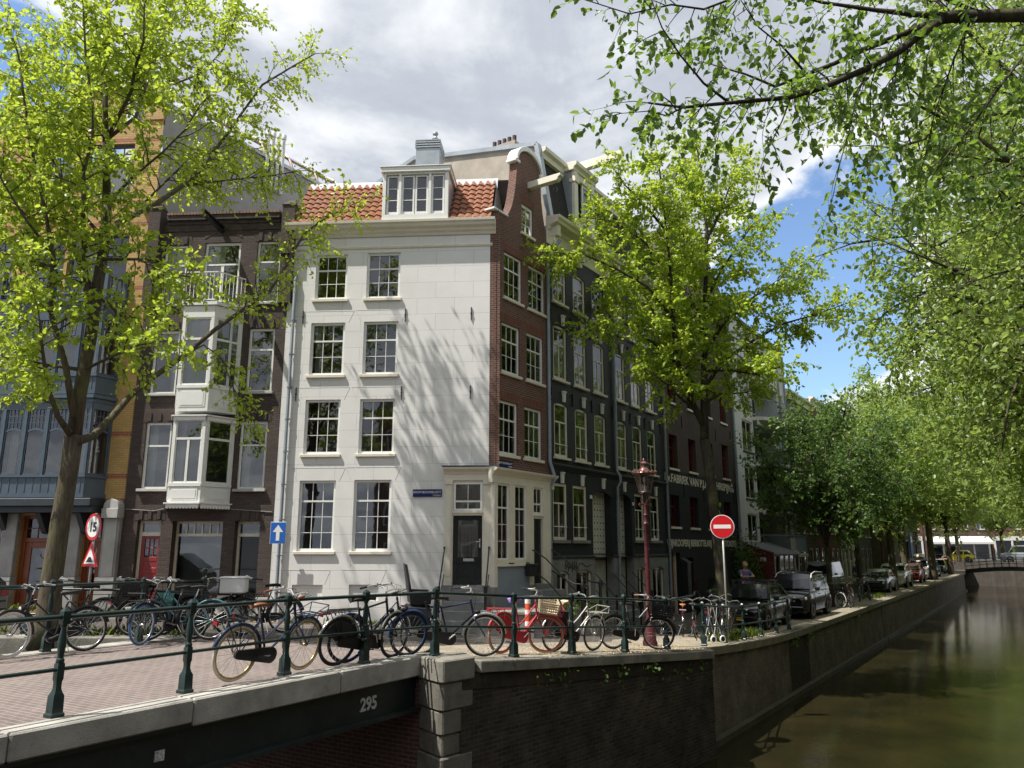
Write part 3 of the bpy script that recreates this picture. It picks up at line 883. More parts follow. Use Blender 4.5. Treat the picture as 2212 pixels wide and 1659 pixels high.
# dormer
m = MB()
dw_ = [(-3.24,-2.86),(-2.78,-2.38),(-2.36,-1.96),(-1.86,-1.46)]
m.box(-3.36, -1.33, -.30, 1.2, 12.36, 12.52)
for a, b in ((-3.36,-3.26),(-2.86,-2.78),(-1.94,-1.86),(-1.44,-1.33)): m.box(a, b, -.30, -.16, 12.52, 13.86)
m.box(-3.36, -1.33, -.302, -.16, 13.84, 13.9)
m.box(-3.34, -3.28, -.16, 1.4, 12.52, 13.88)
DO = WH.part(m, 'dormer', M_white, bevel=.006)
m = MB(); m.box(-1.36, -1.335, -.158, 1.5, 12.52, 13.88)
WH.sub(m, 'zinc_cheek', M_zinc, DO)
m = MB(); m.box(-3.42, -1.27, -.38, 1.5, 13.9, 14.05); m.box(-3.45, -1.24, -.41, 1.5, 14.05, 14.08)
WH.sub(m, 'dormer_roof', M_white, DO, bevel=.008)
for a, b in dw_:
    m = MB(); z0, z1 = 12.56, 13.82; y = -.24
    for x0, x1, p0, p1 in ((a, a+.055, z0, z1), (b-.055, b, z0, z1), (a+.055, b-.055, z0, z0+.07), (a+.055, b-.055, z1-.05, z1)): m.box(x0, x1, y, y+.05, p0, p1)
    for t in (1/3, 2/3): zz = z0+.07+(z1-z0-.12)*t; m.box(a+.055, b-.055, y+.005, y+.04, zz-.012, zz+.012)
    w_ = WH.sub(m, 'casement', M_white, DO)
    p = MB(); p.quad((a+.05, y+.03, z0+.06), (b-.05, y+.03, z0+.06), (b-.05, y+.03, z1-.04), (a+.05, y+.03, z1-.04)); p.build('pane', M_glass, DO)
m = MB(); m.quad((-3.3, 1.3, 12.5), (-1.3, 1.3, 12.5), (-1.3, 1.3, 13.99), (-3.3, 1.3, 13.99)); m.build('dormer_room', paint('room_light', (.5, .5, .47), .9, .1), DO)
# zinc chimney
m = MB(); m.box(-2.84, -2.02, 2.0, 2.9, 14.4, 15.98)
for k in range(3): m.box(-2.87, -1.99, 1.97, 2.93, 16.0+.09*k, 16.05+.09*k)
m.box(-2.78, -2.08, 2.06, 2.84, 15.98, 16.26); m.box(-2.86, -2.0, 1.98, 2.92, 16.26, 16.3)
m.lathe([(.10, 16.3), (.10, 16.5), (.13, 16.52), (.06, 16.6), (.06, 16.68), (.10, 16.7), (.09, 16.78), (.03, 16.8)], (-2.25, 2.4, 0), 12)
m.box(-2.86, -2.0, 1.98, 2.92, 14.4, 14.72)
WH.part(m, 'zinc_chimney', M_zinc, bevel=.006)

# --- cream shop front on the corner
SF = -.14                                   # how far it stands forward
m = MB()
def pil(m, a, b, z0, z1, y):
    m.box(a, b, y, .02, z0, z1); m.box(a+.03, b-.03, y-.012, y, z0+.25, z1-.12); m.box(a-.02, b+.02, y-.03, .02, z1, z1+.12); m.box(a-.008, b+.008, y-.02, .02, z0, z0+.16)
pil(m, -1.29, -1.09, 1.6, 4.36, SF); pil(m, -.2, .06, 1.6, 4.36, SF)
m.box(-1.09, -1.055, SF+.03, .02, 1.6, 4.48); m.box(-.235, -.2, SF+.03, .02, 1.6, 4.48); m.box(-1.055, -.235, SF+.03, .02, 4.44, 4.48)
m.box(-1.055, -.235, SF+.02, .02, 3.5, 3.62); m.box(-1.07, -.22, SF-.02, .02, 3.56, 3.6)
profile_x(m, [(.02, 4.48), (SF-.005, 4.48), (SF-.005, 4.64), (SF-.03, 4.66), (SF-.05, 4.72), (SF-.16, 4.78), (SF-.18, 4.84), (.02, 4.88)], -1.33, .07)
WH.part(m, 'shop_front', M_cream, bevel=.004)
m = MB(); m.box(-1.38, .2, SF-.2, .0, 4.86, 4.885); 
for k in range(40): m.box(-1.4+.04*k, -1.396+.04*k, SF-.17, SF-.166, 4.885, 4.95)
WH.part(m, 'lead_flashing', paint('lead_dark', (.16, .17, .18), .6, .2))
window(WH, -1.05, -.24, 3.63, 4.43, y=SF+.05, cols=2, up=1, low=1, split=.3, sill=False, fw=.06, curtain=[(0, 1, 0, M_drape)])
# door
m = MB(); y = SF+.07; a, b = -1.055, -.235
for x0, x1, p0, p1 in ((a, a+.12, 1.62, 3.5), (b-.12, b, 1.62, 3.5), (a+.12, b-.12, 1.62, 1.78), (a+.12, b-.12, 2.2, 2.36), (a+.12, b-.12, 3.38, 3.5)): m.box(x0, x1, y, y+.05, p0, p1)
m.box(a+.12, b-.12, y+.02, y+.05, 1.78, 2.2); m.box(a+.2, b-.2, y+.008, y+.03, 1.85, 2.13)
DR = WH.part(m, 'door', paint('door_dark_green', (.010, .016, .015), .25, .2), bevel=.004)
m = MB(); m.quad((a+.11, y+.02, 2.35), (b-.11, y+.02, 2.35), (b-.11, y+.02, 3.39), (a+.11, y+.02, 3.39)); m.build('pane', M_glass, DR)
curtain_mb(a+.1, b-.1, 2.35, 3.4, y+.09, seed=77, waves=6).build('curtain', paint('grey_voile', (.3, .33, .37), .9, .1), DR, smooth=True)
m = MB(); m.box(-.76, -.46, y-.012, y, 2.25, 2.33); m.build('letter_plate', paint('brushed_steel', (.6, .6, .58), .3, .05, metal=.8), DR)
m = MB(); m.box(b-.09, b-.05, y-.012, y, 2.62, 2.86); m.tube([(b-.07, y-.01, 2.78), (b-.07, y-.05, 2.78), (b-.17, y-.05, 2.78)], .012, 8); m.build('handle', paint('brushed_steel', (.6, .6, .58)), DR)
# stone base and steps
m = MB(); m.box(-1.33, -1.06, SF-.01, .02, .4, 1.6); m.box(-.23, .1, SF-.01, .02, .4, 1.6); m.box(-1.06, -.23, SF+.02, .02, .4, 1.61)
WH.part(m, 'stone_base', paint('bluestone', (.22, .22, .21), .7, .2, 2, bump=.3), bevel=.006)
# --- the same shop front on the canal side
WH.F = FG; SG = -.12
m = MB()
for a, b in ((.0, .17), (.76, 1.06), (1.68, 1.86), (1.98, 2.09), (2.62, 3.14)):
    lo = 2.2 if a < 1.7 and a > .1 else 1.55
    m.box(a, b, SG, .02, lo, 4.45)
    if b-a > .15: m.box(a+.035, b-.035, SG-.012, SG, lo+.2, 4.35)
m.box(1.86, 1.98, SG, .02, 1.55, 4.45); m.box(.17, .76, SG+.02, .02, 2.1, 2.28); m.box(1.06, 1.68, SG+.02, .02, 2.1, 2.28); m.box(.1, 1.9, SG-.05, .02, 2.1, 2.16)
m.box(2.09, 2.62, SG+.01, .02, 3.48, 3.62); m.box(2.05, 2.66, SG-.03, .02, 3.55, 3.6)
profile_x(m, [(.02, 4.42), (SG-.005, 4.42), (SG-.005, 4.64), (SG-.03, 4.66), (SG-.05, 4.72), (SG-.16, 4.78), (SG-.18, 4.84), (.02, 4.88)], -.12, 3.32)
WH.part(m, 'shop_front', M_cream, bevel=.004)
for a, b in ((.17, .76), (1.06, 1.68)): window(WH, a, b, 2.27, 4.42, y=SG+.04, cols=2, up=1, low=3, split=.69, sill=False, fw=.055, curtain=[(.7, 1, 0, M_drape)])
window(WH, 2.09, 2.62, 3.62, 4.42, y=SG+.04, cols=2, up=1, low=1, split=.35, sill=False, fw=.05)
m = MB(); m.box(2.1, 2.61, SG+.08, SG+.12, 1.57, 3.48); m.box(2.2, 2.51, SG+.07, SG+.08, 1.75, 2.4); m.box(2.2, 2.3, SG+.07, SG+.08, 2.5, 3.4); m.box(2.4, 2.5, SG+.07, SG+.08, 2.5, 3.4)
WH.part(m, 'door', paint('door_dark_green', (.010, .016, .015)), bevel=.004)
m = MB(); m.box(.17, 1.86, SG+.02, .02, -.2, 2.1)
WH.part(m, 'grey_panel', paint('panel_grey_blue', (.22, .26, .31), .7, .1, 2))
m = MB(); m.box(1.84, 2.1, SG-.01, .02, -.2, 1.55); m.box(2.6, 3.2, SG-.01, .02, -.2, 1.55); m.box(2.1, 2.6, SG-.05, .02, -.2, 1.57); m.box(.0, .17, SG-.01, .02, -.2, 1.55)
WH.part(m, 'stone_base', paint('bluestone', (.22, .22, .21)), bevel=.006)
m = MB(); m.box(1.55, 1.96, SG-.2, SG-.03, 1.8, 2.1); m.box(1.53, 1.98, SG-.22, SG-.03, 2.1, 2.16)
WH.part(m, 'letter_box', paint('box_black', (.015, .015, .017), .4, .2), bevel=.01)
WH.F = Matrix.Identity(4)
m = MB(); m.quad((-1.2, 1.3, .5), (.1, 1.3, .5), (.1, 1.3, 4.8), (-1.2, 1.3, 4.8)); WH.part(m, 'shop_room', M_room)

# stoop of the white house: steps, platform and rails
STP = thing('stoop', 'grey stone steps with black iron handrails at the corner house door', 'steps', tuple(CW), RW); STP.scale = (KW,)*3
m = MB()
for k, z in enumerate((1.42, 1.2, .98, .76)): m.box(-1.2, -.1, SF-.28*(k+1)-.02, SF-.28*k-.02 if k else SF-.02, .2, z)
m.box(-.1, 1.5, -1.55, -.16, .1, .95); m.box(-.14, 1.55, -1.6, -.155, .95, 1.03)
m.build('stone_steps', paint('bluestone', (.22, .22, .21)), STP, bevel=.01)
for x in (-1.27, -.03):
    m = MB(); m.tube([(x, SF-.08, 2.62), (x, SF-.13, 2.5), (x, SF-.95, 1.5), (x, SF-.98, 1.42)], .02, 8); m.tube([(x, SF-.1, 1.9), (x, SF-.9, 1.1)], .014, 8)
    m.box(x-.035, x+.035, SF-1.0, SF-.93, .3, 1.62); m.box(x-.045, x+.045, SF-1.01, SF-.92, 1.45, 1.62); m.box(x-.025, x+.025, SF-.1, SF-.06, 2.58, 2.65)
    m.build('handrail', M_iron, STP, smooth=40)
ST2 = thing('stoop', 'grey stone stoop with curved black iron rails beside the letter box', 'steps', tuple(C0), RG)
m = MB()
for k, z in enumerate((1.4, 1.15, .9, .65, .4)): m.box(2.05, 3.0, -.4-.3*(k+1), -.4-.3*k if k else -.14, -.3, z)
m.build('stone_steps', paint('bluestone', (.22, .22, .21)), ST2, bevel=.01)
for x in (1.98, 3.08):
    m = MB()
    for dz in (0, -.62):
        m.tube([(x, -.13, 2.55+dz), (x, -.25, 2.5+dz), (x, -.6, 2.3+dz), (x, -1.1, 1.85+dz), (x, -1.5, 1.62+dz), (x, -1.75, 1.6+dz)], .022, 8)
    m.lathe([(.05, .0), (.05, 1.5), (.06, 1.52), (.06, 1.6), (.02, 1.7)], (x, -1.8, 0), 10); m.torus((x, -1.93, 1.55), (1,0,0), .06, .016, 14, 6)
    m.build('handrail', M_iron, ST2, smooth=40)
# ================================================================== dark brown brick house
M_dkbrick = brick('brown_brick', (.135, .098, .085), (.092, .07, .064), (.075, .065, .06), .215, .066, .008, .85, .5, .6, stain=.3)
M_dkbrick2 = brick('brown_arch_brick', (.12, .088, .078), (.09, .068, .062), (.06, .052, .05), .068, .3, .007, .85, .5, .6, stain=.3)
M_stonelt = paint('plinth_stone', (.46, .45, .42), .8, .2, 3, bump=.3)
DH = House('brown_brick_house', 'narrow dark brown brick house with white wooden bay windows between yellow and white houses', 'house', tuple(CW), RW, KW)
U0, U1 = -10.75, -6.25
wn = [(-10.25,-9.51,9.92,11.84,.12),(-8.97,-7.82,9.8,11.9,.12),(-7.30,-6.53,9.92,11.9,.12),
      (-10.32,-9.51,7.13,9.08,.12),(-7.36,-6.56,7.15,9.10,.12),(-10.30,-9.50,4.3,6.26,.12),(-7.42,-6.60,4.28,6.26,.12),
      (-10.27,-9.56,1.0,3.39,.22),(-9.21,-7.72,.98,3.37,.30),(-7.37,-6.63,.98,3.36,.30), (-9.3,-7.7,4.3,6.3,.12), (-9.3,-7.7,6.8,9.0,.12)]
m = MB(); wall_cells(m, U0, U1, .3, 12.55, wn)
arch_fill(m, -8.97, -7.82, 11.9+.0, .0, 0, .1)
DH.part(m, 'wall', M_dkbrick)
m = MB(); m.quad((U0, 9, .3), (U0, 9, 12.5), (U1, 9, 12.5), (U1, 9, .3)); m.quad((U0, 0, 12.55), (U1, 0, 12.55), (U1, 9, 12.4), (U0, 9, 12.4)); m.quad((U0, 9, .3), (U0, 0, .3), (U0, 0, 12.5), (U0, 9, 12.5)); m.quad((U1, .02, 12), (U1, 9, 12), (U1, 9, 12.6), (U1, .02, 12.6))
DH.part(m, 'rear_walls', M_dkbrick)
m = MB()
for a, b, z0, z1, _ in (wn[0], wn[2], wn[3], wn[4], wn[5], wn[6], wn[7], wn[9]):
    m = MB(); m.box(a-.1, b+.1, -.008, .0, z1+.005, z1+.3)
    for t in (.12, .5, .88):
        x = a + (b-a)*t; m.box(x-.055, x+.055, -.035, .0, z1+.03, z1+.28)
    DH.part(m, 'brick_arch', M_dkbrick2)
m = MB()
pts = [(-9.0 + 1.2*k/10, 12.02 + .2*(1-(2*k/10-1)**2)) for k in range(11)]
for k in range(10):
    (x0, z0), (x1, z1) = pts[k], pts[k+1]; m.prism_xz([(x0, z0), (x1, z1), (x1, z1+.24), (x0, z0+.24)], -.01, .0)
DH.part(m, 'brick_arch', M_dkbrick2)
m = MB()
m.box(-10.22, -6.6, -.06, .3, 12.5, 12.62); m.box(-10.22, -6.6, -.14, .3, 12.62, 12.78)
m.box(-10.3, -6.55, -.03, .0, 12.28, 12.5)
DH.part(m, 'parapet', paint('sooty_brick_band', (.05, .036, .03), .8, .5, 6, bump=.6, bscale=18), bevel=.01)
m = MB(); 
for k in range(34): m.box(-10.2+.106*k, -10.11+.106*k, -.17, .25, 12.785, 12.86)
DH.part(m, 'parapet_cap', paint('cap_brick', (.2, .12, .09), .8, .4, 5))
m = MB()
for a, b in ((-10.76, -10.38), (-6.5, -6.1)):
    m = MB(); m.box(a, b, -.22, .3, 11.4, 13.0); m.box(a, b-.08 if a < -9 else b, -.16, .0, 9.85, 11.4)
    m.add([(a-.02, -.25, 13.0), (b+.02, -.25, 13.0), (b+.02, .32, 13.0), (a-.02, .32, 13.0), ((a+b)/2-.1, .04, 13.25), ((a+b)/2+.1, .04, 13.25)], [(0,1,5,4), (1,2,5), (2,3,4,5), (3,0,4)]); DH.part(m, 'brick_pier', M_dkbrick, bevel=.006)
m = MB(); m.box(-8.5, -8.38, -1.35, .1, 12.22, 12.25); m.box(-8.5, -8.38, -1.35, .1, 12.37, 12.40); m.box(-8.46, -8.42, -1.35, .1, 12.25, 12.37)
o = DH.part(m, 'hoist_beam', M_iron); 
cw = [(0, .38, 0, M_net), (.7, 1, 0, M_net)]
window(DH, *wn[0][:4], y=.06, bar=0, cols=1, up=1, low=1, split=.68, fw=.07, curtain=[(.35, 1, 0, M_net)], sillmat=M_stonelt, sillh=.07)
window(DH, *wn[2][:4], y=.06, bar=0, cols=1, up=1, low=1, split=.68, fw=.07, curtain=[(.4, 1, 0, M_net)], sillmat=M_stonelt, sillh=.07)
window(DH, *wn[1][:4], y=.06, bar=.09, cols=2, up=1, low=1, split=.68, fw=.08, off=1, curtain=[(.1, .5, 0, M_net)], sill=False)
for k in (3, 4, 5, 6):
    window(DH, *wn[k][:4], y=.06, bar=0, cols=1, up=1, low=1, split=.68 if k < 5 else .66, fw=.075, curtain=[(.68, 1, 0, M_net)] if k in (3, 4) else [(0, .3, 0, M_net)], sillmat=M_stonelt, sillh=.08, sillproj=.1)
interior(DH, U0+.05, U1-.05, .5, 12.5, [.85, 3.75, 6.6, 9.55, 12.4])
# balcony
BP = .75; bj0, bj1, bf0, bf1 = -9.44, -7.58, -9.06, -8.11
m = MB(); m.prism_xy([(bj0-.05, 0), (bf0-.07, -BP-.07), (bf1+.07, -BP-.07), (bj1+.05, 0)], 9.62, 9.72); 
DH.part(m, 'balcony_floor', M_white)
m = MB(); ring = [(bj0, -.02), (bf0, -BP), (bf1, -BP), (bj1, -.02)]
for (x0, y0), (x1, y1) in zip(ring[:-1], ring[1:]):
    L = math.hypot(x1-x0, y1-y0); nn = int(L/.115)
    m.bar((x0, y0, 10.66), (x1, y1, 10.66), .035, .03); m.bar((x0, y0, 9.8), (x1, y1, 9.8), .03, .025)
    for k in range(nn+1):
        t = k/nn; x, y = x0+(x1-x0)*t, y0+(y1-y0)*t; m.bar((x, y, 9.72 if k in (0, nn) else 9.8), (x, y, 10.66), .016 if k not in (0, nn) else .03, .016, up=(1,0,0))
DH.part(m, 'balcony_railing', M_white)
# two storeys of timber bay
def bay(zb, zt, zw0, zw1, tr, nmull, skirt_low, top_skirt):
    m = MB(); pts = [(bj0, 0), (bf0, -BP), (bf1, -BP), (bj1, 0)]
    glass = MB()
    for (x0, y0), (x1, y1) in zip(pts[:-1], pts[1:]):
        d = Vector((x1-x0, y1-y0, 0)); L = d.length; d /= L; nrm = Vector((d.y, -d.x, 0))
        def P(s, o, z): q = Vector((x0, y0, 0)) + d*s + nrm*o; return (q.x, q.y, z)
        def bx(s0, s1, o0, o1, z0, z1):
            v = [P(s0,o0,z0), P(s1,o0,z0), P(s1,o1,z0), P(s0,o1,z0), P(s0,o0,z1), P(s1,o0,z1), P(s1,o1,z1), P(s0,o1,z1)]
            m.add(v, [(0,1,2,3)[::-1], (4,5,6,7), (0,1,5,4), (1,2,6,5), (2,3,7,6), (3,0,4,7)])
        bx(0, L, -.03, 0, zb, zw0)                     # apron
        bx(.09, L-.09, 0, .012, zb+.08, zw0-.1); bx(.14, L-.14, .012, .02, zb+.13, zw0-.15)
        bx(0, .09, -.07, .012, zw0, zw1); bx(L-.09, L, -.07, .012, zw0, zw1)
        bx(0, L, -.07, .015, zw1, zt); bx(0, L, -.06, .03, zw0-.05, zw0+.04); bx(.09, L-.09, -.06, .0, tr-.03, tr+.035)
        bx(.09, .13, -.05, -.01, zw0, zw1); bx(L-.13, L-.09, -.05, -.01, zw0, zw1); bx(.13, L-.13, -.05, -.01, zw1-.05, zw1); bx(.13, L-.13, -.05, -.01, zw0+.04, zw0+.09)
        if L > .93 and nmull: bx(L*.5-.035, L*.5+.035, -.05, -.005, zw0, tr)
        glass.quad(P(.08, -.03, zw0), P(L-.08, -.03, zw0), P(L-.08, -.03, zw1), P(.08, -.03, zw1))
        # scalloped skirt
        for zs_, on in ((zb-.02, skirt_low), (zt+.02, top_skirt)):
            if not on: continue
            bx(-.04, L+.04, -.02, .09, zs_+.0, zs_+.035)
            n_ = int(L/.09)
            for k in range(n_):
                s0, s1 = L*k/n_, L*(k+1)/n_
                q = [P(s0, .05, zs_), P(s1, .05, zs_), P(s1, .05, zs_-.1), P(s0*.3+s1*.7, .05, zs_-.135), P(s0*.7+s1*.3, .05, zs_-.135), P(s0, .05, zs_-.1)]
                m.add(q, [(5,4,3,2,1,0)])
    fl = MB(); fl.prism_xy(pts, zb-.04, zb); fl.prism_xy([(x*1.0, y) for x, y in pts], zt+.0, zt+.03)
    b = DH.part(m, 'bay_window', M_white); glass.build('pane', M_glass, b); fl.build('bay_floor', M_white, b)
    return b
b1 = bay(3.84, 6.28, 4.36, 6.2, 5.66, 1, True, True)
b2 = bay(6.5, 9.58, 7.18, 9.25, 8.6, 0, False, False)
for k, (bb, z0, z1) in enumerate(((b1, 4.4, 6.2), (b2, 7.2, 9.2))):
    for a_, b_, yy in (((-9.0, -8.75, -.55), (-8.3, -8.1, -.5)) if k == 0 else ((-9.0, -8.15, -.58), (-8.05, -7.75, -.3))):
        curtain_mb(a_, b_, z0, z1, yy, seed=k*9+3, waves=4).build('curtain', M_net, bb, smooth=True)
# ground floor: red door, shop window, dark door
m = MB(); a, b, z0, z1 = wn[7][:4]; y = .16
m.box(a, a+.08, y, y+.08, z0, z1); m.box(b-.03, b, y, y+.08, z0, z1); m.box(a+.08, b-.03, y, y+.08, z1-.08, z1); m.box(a+.08, b-.03, y-.01, y+.08, 2.95, 3.06)
f = DH.part(m, 'door_frame', M_cream)
p = MB(); p.quad((a+.05, y+.04, 3.0), (b, y+.04, 3.0), (b, y+.04, z1), (a+.05, y+.04, z1)); p.build('pane', M_glass, f)
m = MB(); x0, x1 = a+.085, b-.035
m.box(x0, x1, y+.03, y+.06, z0, 2.36); m.box(x0, x0+.1, y+.02, y+.03, z0, 2.95); m.box(x1-.1, x1, y+.02, y+.03, z0, 2.95); m.box(x0+.1, x1-.1, y+.02, y+.03, z0+.9, z0+1.05); m.box(x0+.1, x1-.1, y+.02, y+.03, 2.24, 2.36); m.box(x0+.1, x1-.1, y+.02, y+.05, 2.86, 2.95)
for k in (1, 2): xx = x0+.1+(x1-x0-.2)*k/3; m.box(xx-.015, xx+.015, y+.025, y+.05, 2.36, 2.86)
m.box(x0+.1, x1-.1, y+.025, y+.05, 2.6, 2.63)
d_ = DH.part(m, 'red_door', paint('door_red', (.26, .028, .03), .4, .08, 3), bevel=.004)
p = MB(); p.quad((x0+.1, y+.045, 2.36), (x1-.1, y+.045, 2.36), (x1-.1, y+.045, 2.86), (x0+.1, y+.045, 2.86)); p.build('pane', M_glass, d_)
m = MB(); a, b, z0, z1 = wn[8][:4]; y = .24
m.box(a, a+.07, y, y+.08, z0, z1); m.box(b-.02, b, y, y+.08, z0, z1); m.box(a+.07, b-.02, y, y+.08, z1-.07, z1); m.box(a+.07, b-.02, y-.01, y+.08, 2.94, 3.02); m.box(a+.07, b-.02, y, y+.08, z0, z0+.1)
for k in range(1, 6): xx = a+.07+(b-a-.09)*k/6; m.box(xx-.022, xx+.022, y+.01, y+.07, 3.02, z1-.07)
f = DH.part(m, 'shop_window', M_cream)
p = MB(); p.quad((a+.05, y+.04, z0+.05), (b, y+.04, z0+.05), (b, y+.04, z1-.04), (a+.05, y+.04, z1-.04)); p.build('pane', M_glass, f)
m = MB(); m.quad((a, y+.35, z0), (b, y+.35, z0), (b, y+.35, 2.95), (a, y+.35, 2.95)); m.build('blind', paint('grey_blind', (.17, .18, .17), .9, .1), f)
m = MB(); a, b, z0, z1 = wn[9][:4]
m.box(a, a+.07, y, y+.08, z0, z1); m.box(a+.07, b, y, y+.08, z1-.07, z1); m.box(a+.07, b, y-.01, y+.08, 2.93, 3.02)
f = DH.part(m, 'door_frame', M_cream)
p = MB(); p.quad((a+.05, y+.04, 2.98), (b, y+.04, 2.98), (b, y+.04, z1), (a+.05, y+.04, z1)); p.build('pane', M_glass, f)
m = MB(); m.quad((a+.06, y+.06, z0), (b, y+.06, z0), (b, y+.06, 2.94), (a+.06, y+.06, 2.94)); DH.part(m, 'glass_door', paint('dark_glass', (.008, .009, .01), .05, .1))
m = MB(); m.box(-9.25, -7.68, -.03, .25, .3, .98); DH.part(m, 'plinth', M_stonelt, bevel=.01); m = MB(); m.box(-7.72, -7.37, -.06, .0, .3, 1.3); DH.part(m, 'plinth', M_stonelt, bevel=.01); m = MB(); m.box(-6.63, -6.25, -.06, .0, .3, 1.25); DH.part(m, 'plinth', M_stonelt, bevel=.01); m = MB(); m.box(-10.4, -9.5, -.05, .0, .3, .98)
DH.part(m, 'plinth', M_stonelt, bevel=.01)
m = MB(); m.box(-7.4, -6.6, -.3, .3, .3, .78); m.box(-7.4, -6.6, -.05, .3, .78, .97); DH.part(m, 'doorstep', paint('bluestone', (.22, .22, .21)), bevel=.008)
m = MB(); m.tube([(-10.7, -.03, 3.72), (-9.8, -.02, 3.66), (-9.5, -.03, 3.72)], .012, 6); m.tube([(-7.5, -.03, 3.7), (-6.3, -.02, 3.62)], .012, 6); DH.part(m, 'cable', paint('cable_grey', (.25, .25, .24), .6, .1))

# ================================================================== yellow brick house
def banded_brick():
    t = NT('yellow_brick'); tc = t.new('ShaderNodeTexCoord'); sp = t.new('ShaderNodeSeparateXYZ'); cb = t.new('ShaderNodeCombineXYZ')
    t.link(tc.outputs['Object'], sp.inputs[0]); t.link(t.math('ADD', sp.outputs['X'], sp.outputs['Y']), cb.inputs['X']); t.link(sp.outputs['Z'], cb.inputs['Y'])
    br = t.new('ShaderNodeTexBrick'); t.link(cb.outputs[0], br.inputs['Vector'])
    for k, v in (('Scale', 1.0), ('Mortar Size', .008), ('Mortar Smooth', .1), ('Brick Width', .23), ('Row Height', .066)): br.inputs[k].default_value = v
    br.inputs['Color1'].default_value = (.62, .385, .125, 1); br.inputs['Color2'].default_value = (.54, .32, .095, 1); br.inputs['Mortar'].default_value = (.34, .25, .14, 1)
    fac = None
    for z in (3.95, 4.67, 5.92, 8.78, 10.47, 11.74, 12.6, 13.25, 14.4, 15.5):
        g_ = t.math('LESS_THAN', t.math('ABSOLUTE', t.math('SUBTRACT', sp.outputs['Z'], z)), .07)
        fac = g_ if fac is None else t.math('MAXIMUM', fac, g_)
    inside = t.math('MULTIPLY', fac, t.math('SUBTRACT', 1.0, br.outputs['Fac']))
    c = t.mix(inside, br.outputs['Color'], (.36, .095, .05))
    n = t.noise(tc.outputs['Object'], 1.3, 5, .6); c = t.mix(1.0, c, t.ramp(n, [(.3, .8), (.7, 1.0)]), 'MULTIPLY')
    t.col(c); t.set(rough=.7, spec=.4); t.bump(t.math('SUBTRACT', 1.0, br.outputs['Fac']), .4, .01); return t.m
M_yel = banded_brick(); M_bay = paint('bay_blue_grey', (.075, .105, .14), .4, .15, 3); M_grstone = paint('grey_pilaster_stone', (.33, .33, .32), .8, .2, 2, bump=.4, dirt=(.16, .16, .15))
M_wood = paint('varnished_wood', (.20, .055, .02), .35, .25, 6)
YH = House('yellow_brick_house', 'tall yellow brick house with red bands, blue grey bay windows and glazed roof', 'house', tuple(CW), RW, KW)
Y0, Y1 = -19.0, -10.72
hol = [(-14.6,-13.5,10.1,12.3,.2),(-13.4,-11.45,9.9,12.3,.2),(-16.8,-15.2,9.9,12.3,.2), (-14.55,-13.6,13.5,15.2,.2),(-13.2,-11.6,13.5,15.4,.2),
       (-14.9,-11.6,4.65,6.9,.1),(-14.9,-11.6,7.6,9.4,.1), (-13.79,-12.28,.9,3.55,.3),(-11.87,-11.19,.9,3.55,.3),(-18.5,-14.25,.9,3.55,.3)]
m = MB(); wall_cells(m, Y0, Y1, .3, 16.2, hol, depth=.2)
m.quad((Y0, 0, .3), (Y0, 9, .3), (Y0, 9, 16), (Y0, 0, 16)); m.quad((Y0, 9, .3), (Y1, 9, .3), (Y1, 9, 14), (Y0, 9, 14))
YH.part(m, 'wall', M_yel)
m = MB()   # stepped gable silhouette
for a, b, z0, z1 in ((-15.6,-14.6,16.2,16.75),(-11.4,-10.72,16.2,16.95),(-14.0,-12.2,16.2,17.3)): m = MB(); m.box(a, b, -.05, .3, z0, z1); m.box(a-.06, b+.06, -.1, .35, z1, z1+.1); YH.part(m, 'parapet_block', M_yel)
m = MB(); m.box(-11.1, -10.6, -.12, .3, 13.0, 13.5); YH.part(m, 'corbel', M_yel)
# grey rendered party wall rising behind the brown house
M_render = brick('grey_render', (.37, .365, .35), (.36, .355, .34), (.30, .295, .285), 1.9, 1.0, .007, .85, .15, .2, stain=.22)
wd = Vector((3.45, 6.4, 0)).normalized(); wnm = Vector((wd.y, -wd.x, 0))   # wall direction, towards the right
def PW(s_, o, z): q = Vector((-10.7, .05, 0)) + wd*s_ + wnm*o; return (q.x, q.y, z)
WLEN = 12.5
gwl = bpy.data.objects.new('side_wall', None)
m = MB(); x0 = 0
m.add([(0, 0, 11.9), (WLEN, 0, 11.9), (WLEN, 0, 16.74), (0, 0, 16.74), (0, .3, 16.74), (WLEN, .3, 16.74), (WLEN, .3, 11.9)], [(0,1,2,3), (3,2,5,4), (1,6,5,2)])
MS = Matrix.Translation((-10.7, .05, 0)) @ Matrix.Rotation(math.atan2(wd.y, wd.x), 4, 'Z')
bpy.data.objects.remove(gwl)
YH.F = MS
YH.part(m, 'side_wall', M_render)
m = MB(); m.box(-.05, WLEN, -.06, .36, 16.745, 16.82); m.box(-.05, WLEN, -.08, -.06, 16.70, 16.83)
YH.part(m, 'wall_cap', paint('cap_grey', (.5, .5, .49), .7, .1))
m = MB(); gm = MB()
NR = 9
for k in range(NR+1):
    x = .3 + (WLEN-.5)*k/NR
    pts = [(x, .35 + 1.9*(1-math.cos(t)), 16.8 + 1.5*math.sin(t)) for t in np.linspace(0, PI/2, 9)]
    m.tube(pts, .05, 6)
for t in (0.02, .55, 1.1, PI/2): m.tube([(.3, .35+1.9*(1-math.cos(t)), 16.8+1.5*math.sin(t)), (WLEN-.2, .35+1.9*(1-math.cos(t)), 16.8+1.5*math.sin(t))], .035, 6)
gm.grid([[(x, .36+1.9*(1-math.cos(t)), 16.8+1.47*math.sin(t)) for t in np.linspace(0, PI/2, 9)] for x in np.linspace(.3, WLEN-.2, 10)])
vr = YH.part(m, 'glazed_roof', paint('roof_ribs', (.42, .30, .27), .5, .1), smooth=40); gm.build('pane', M_glass, vr)
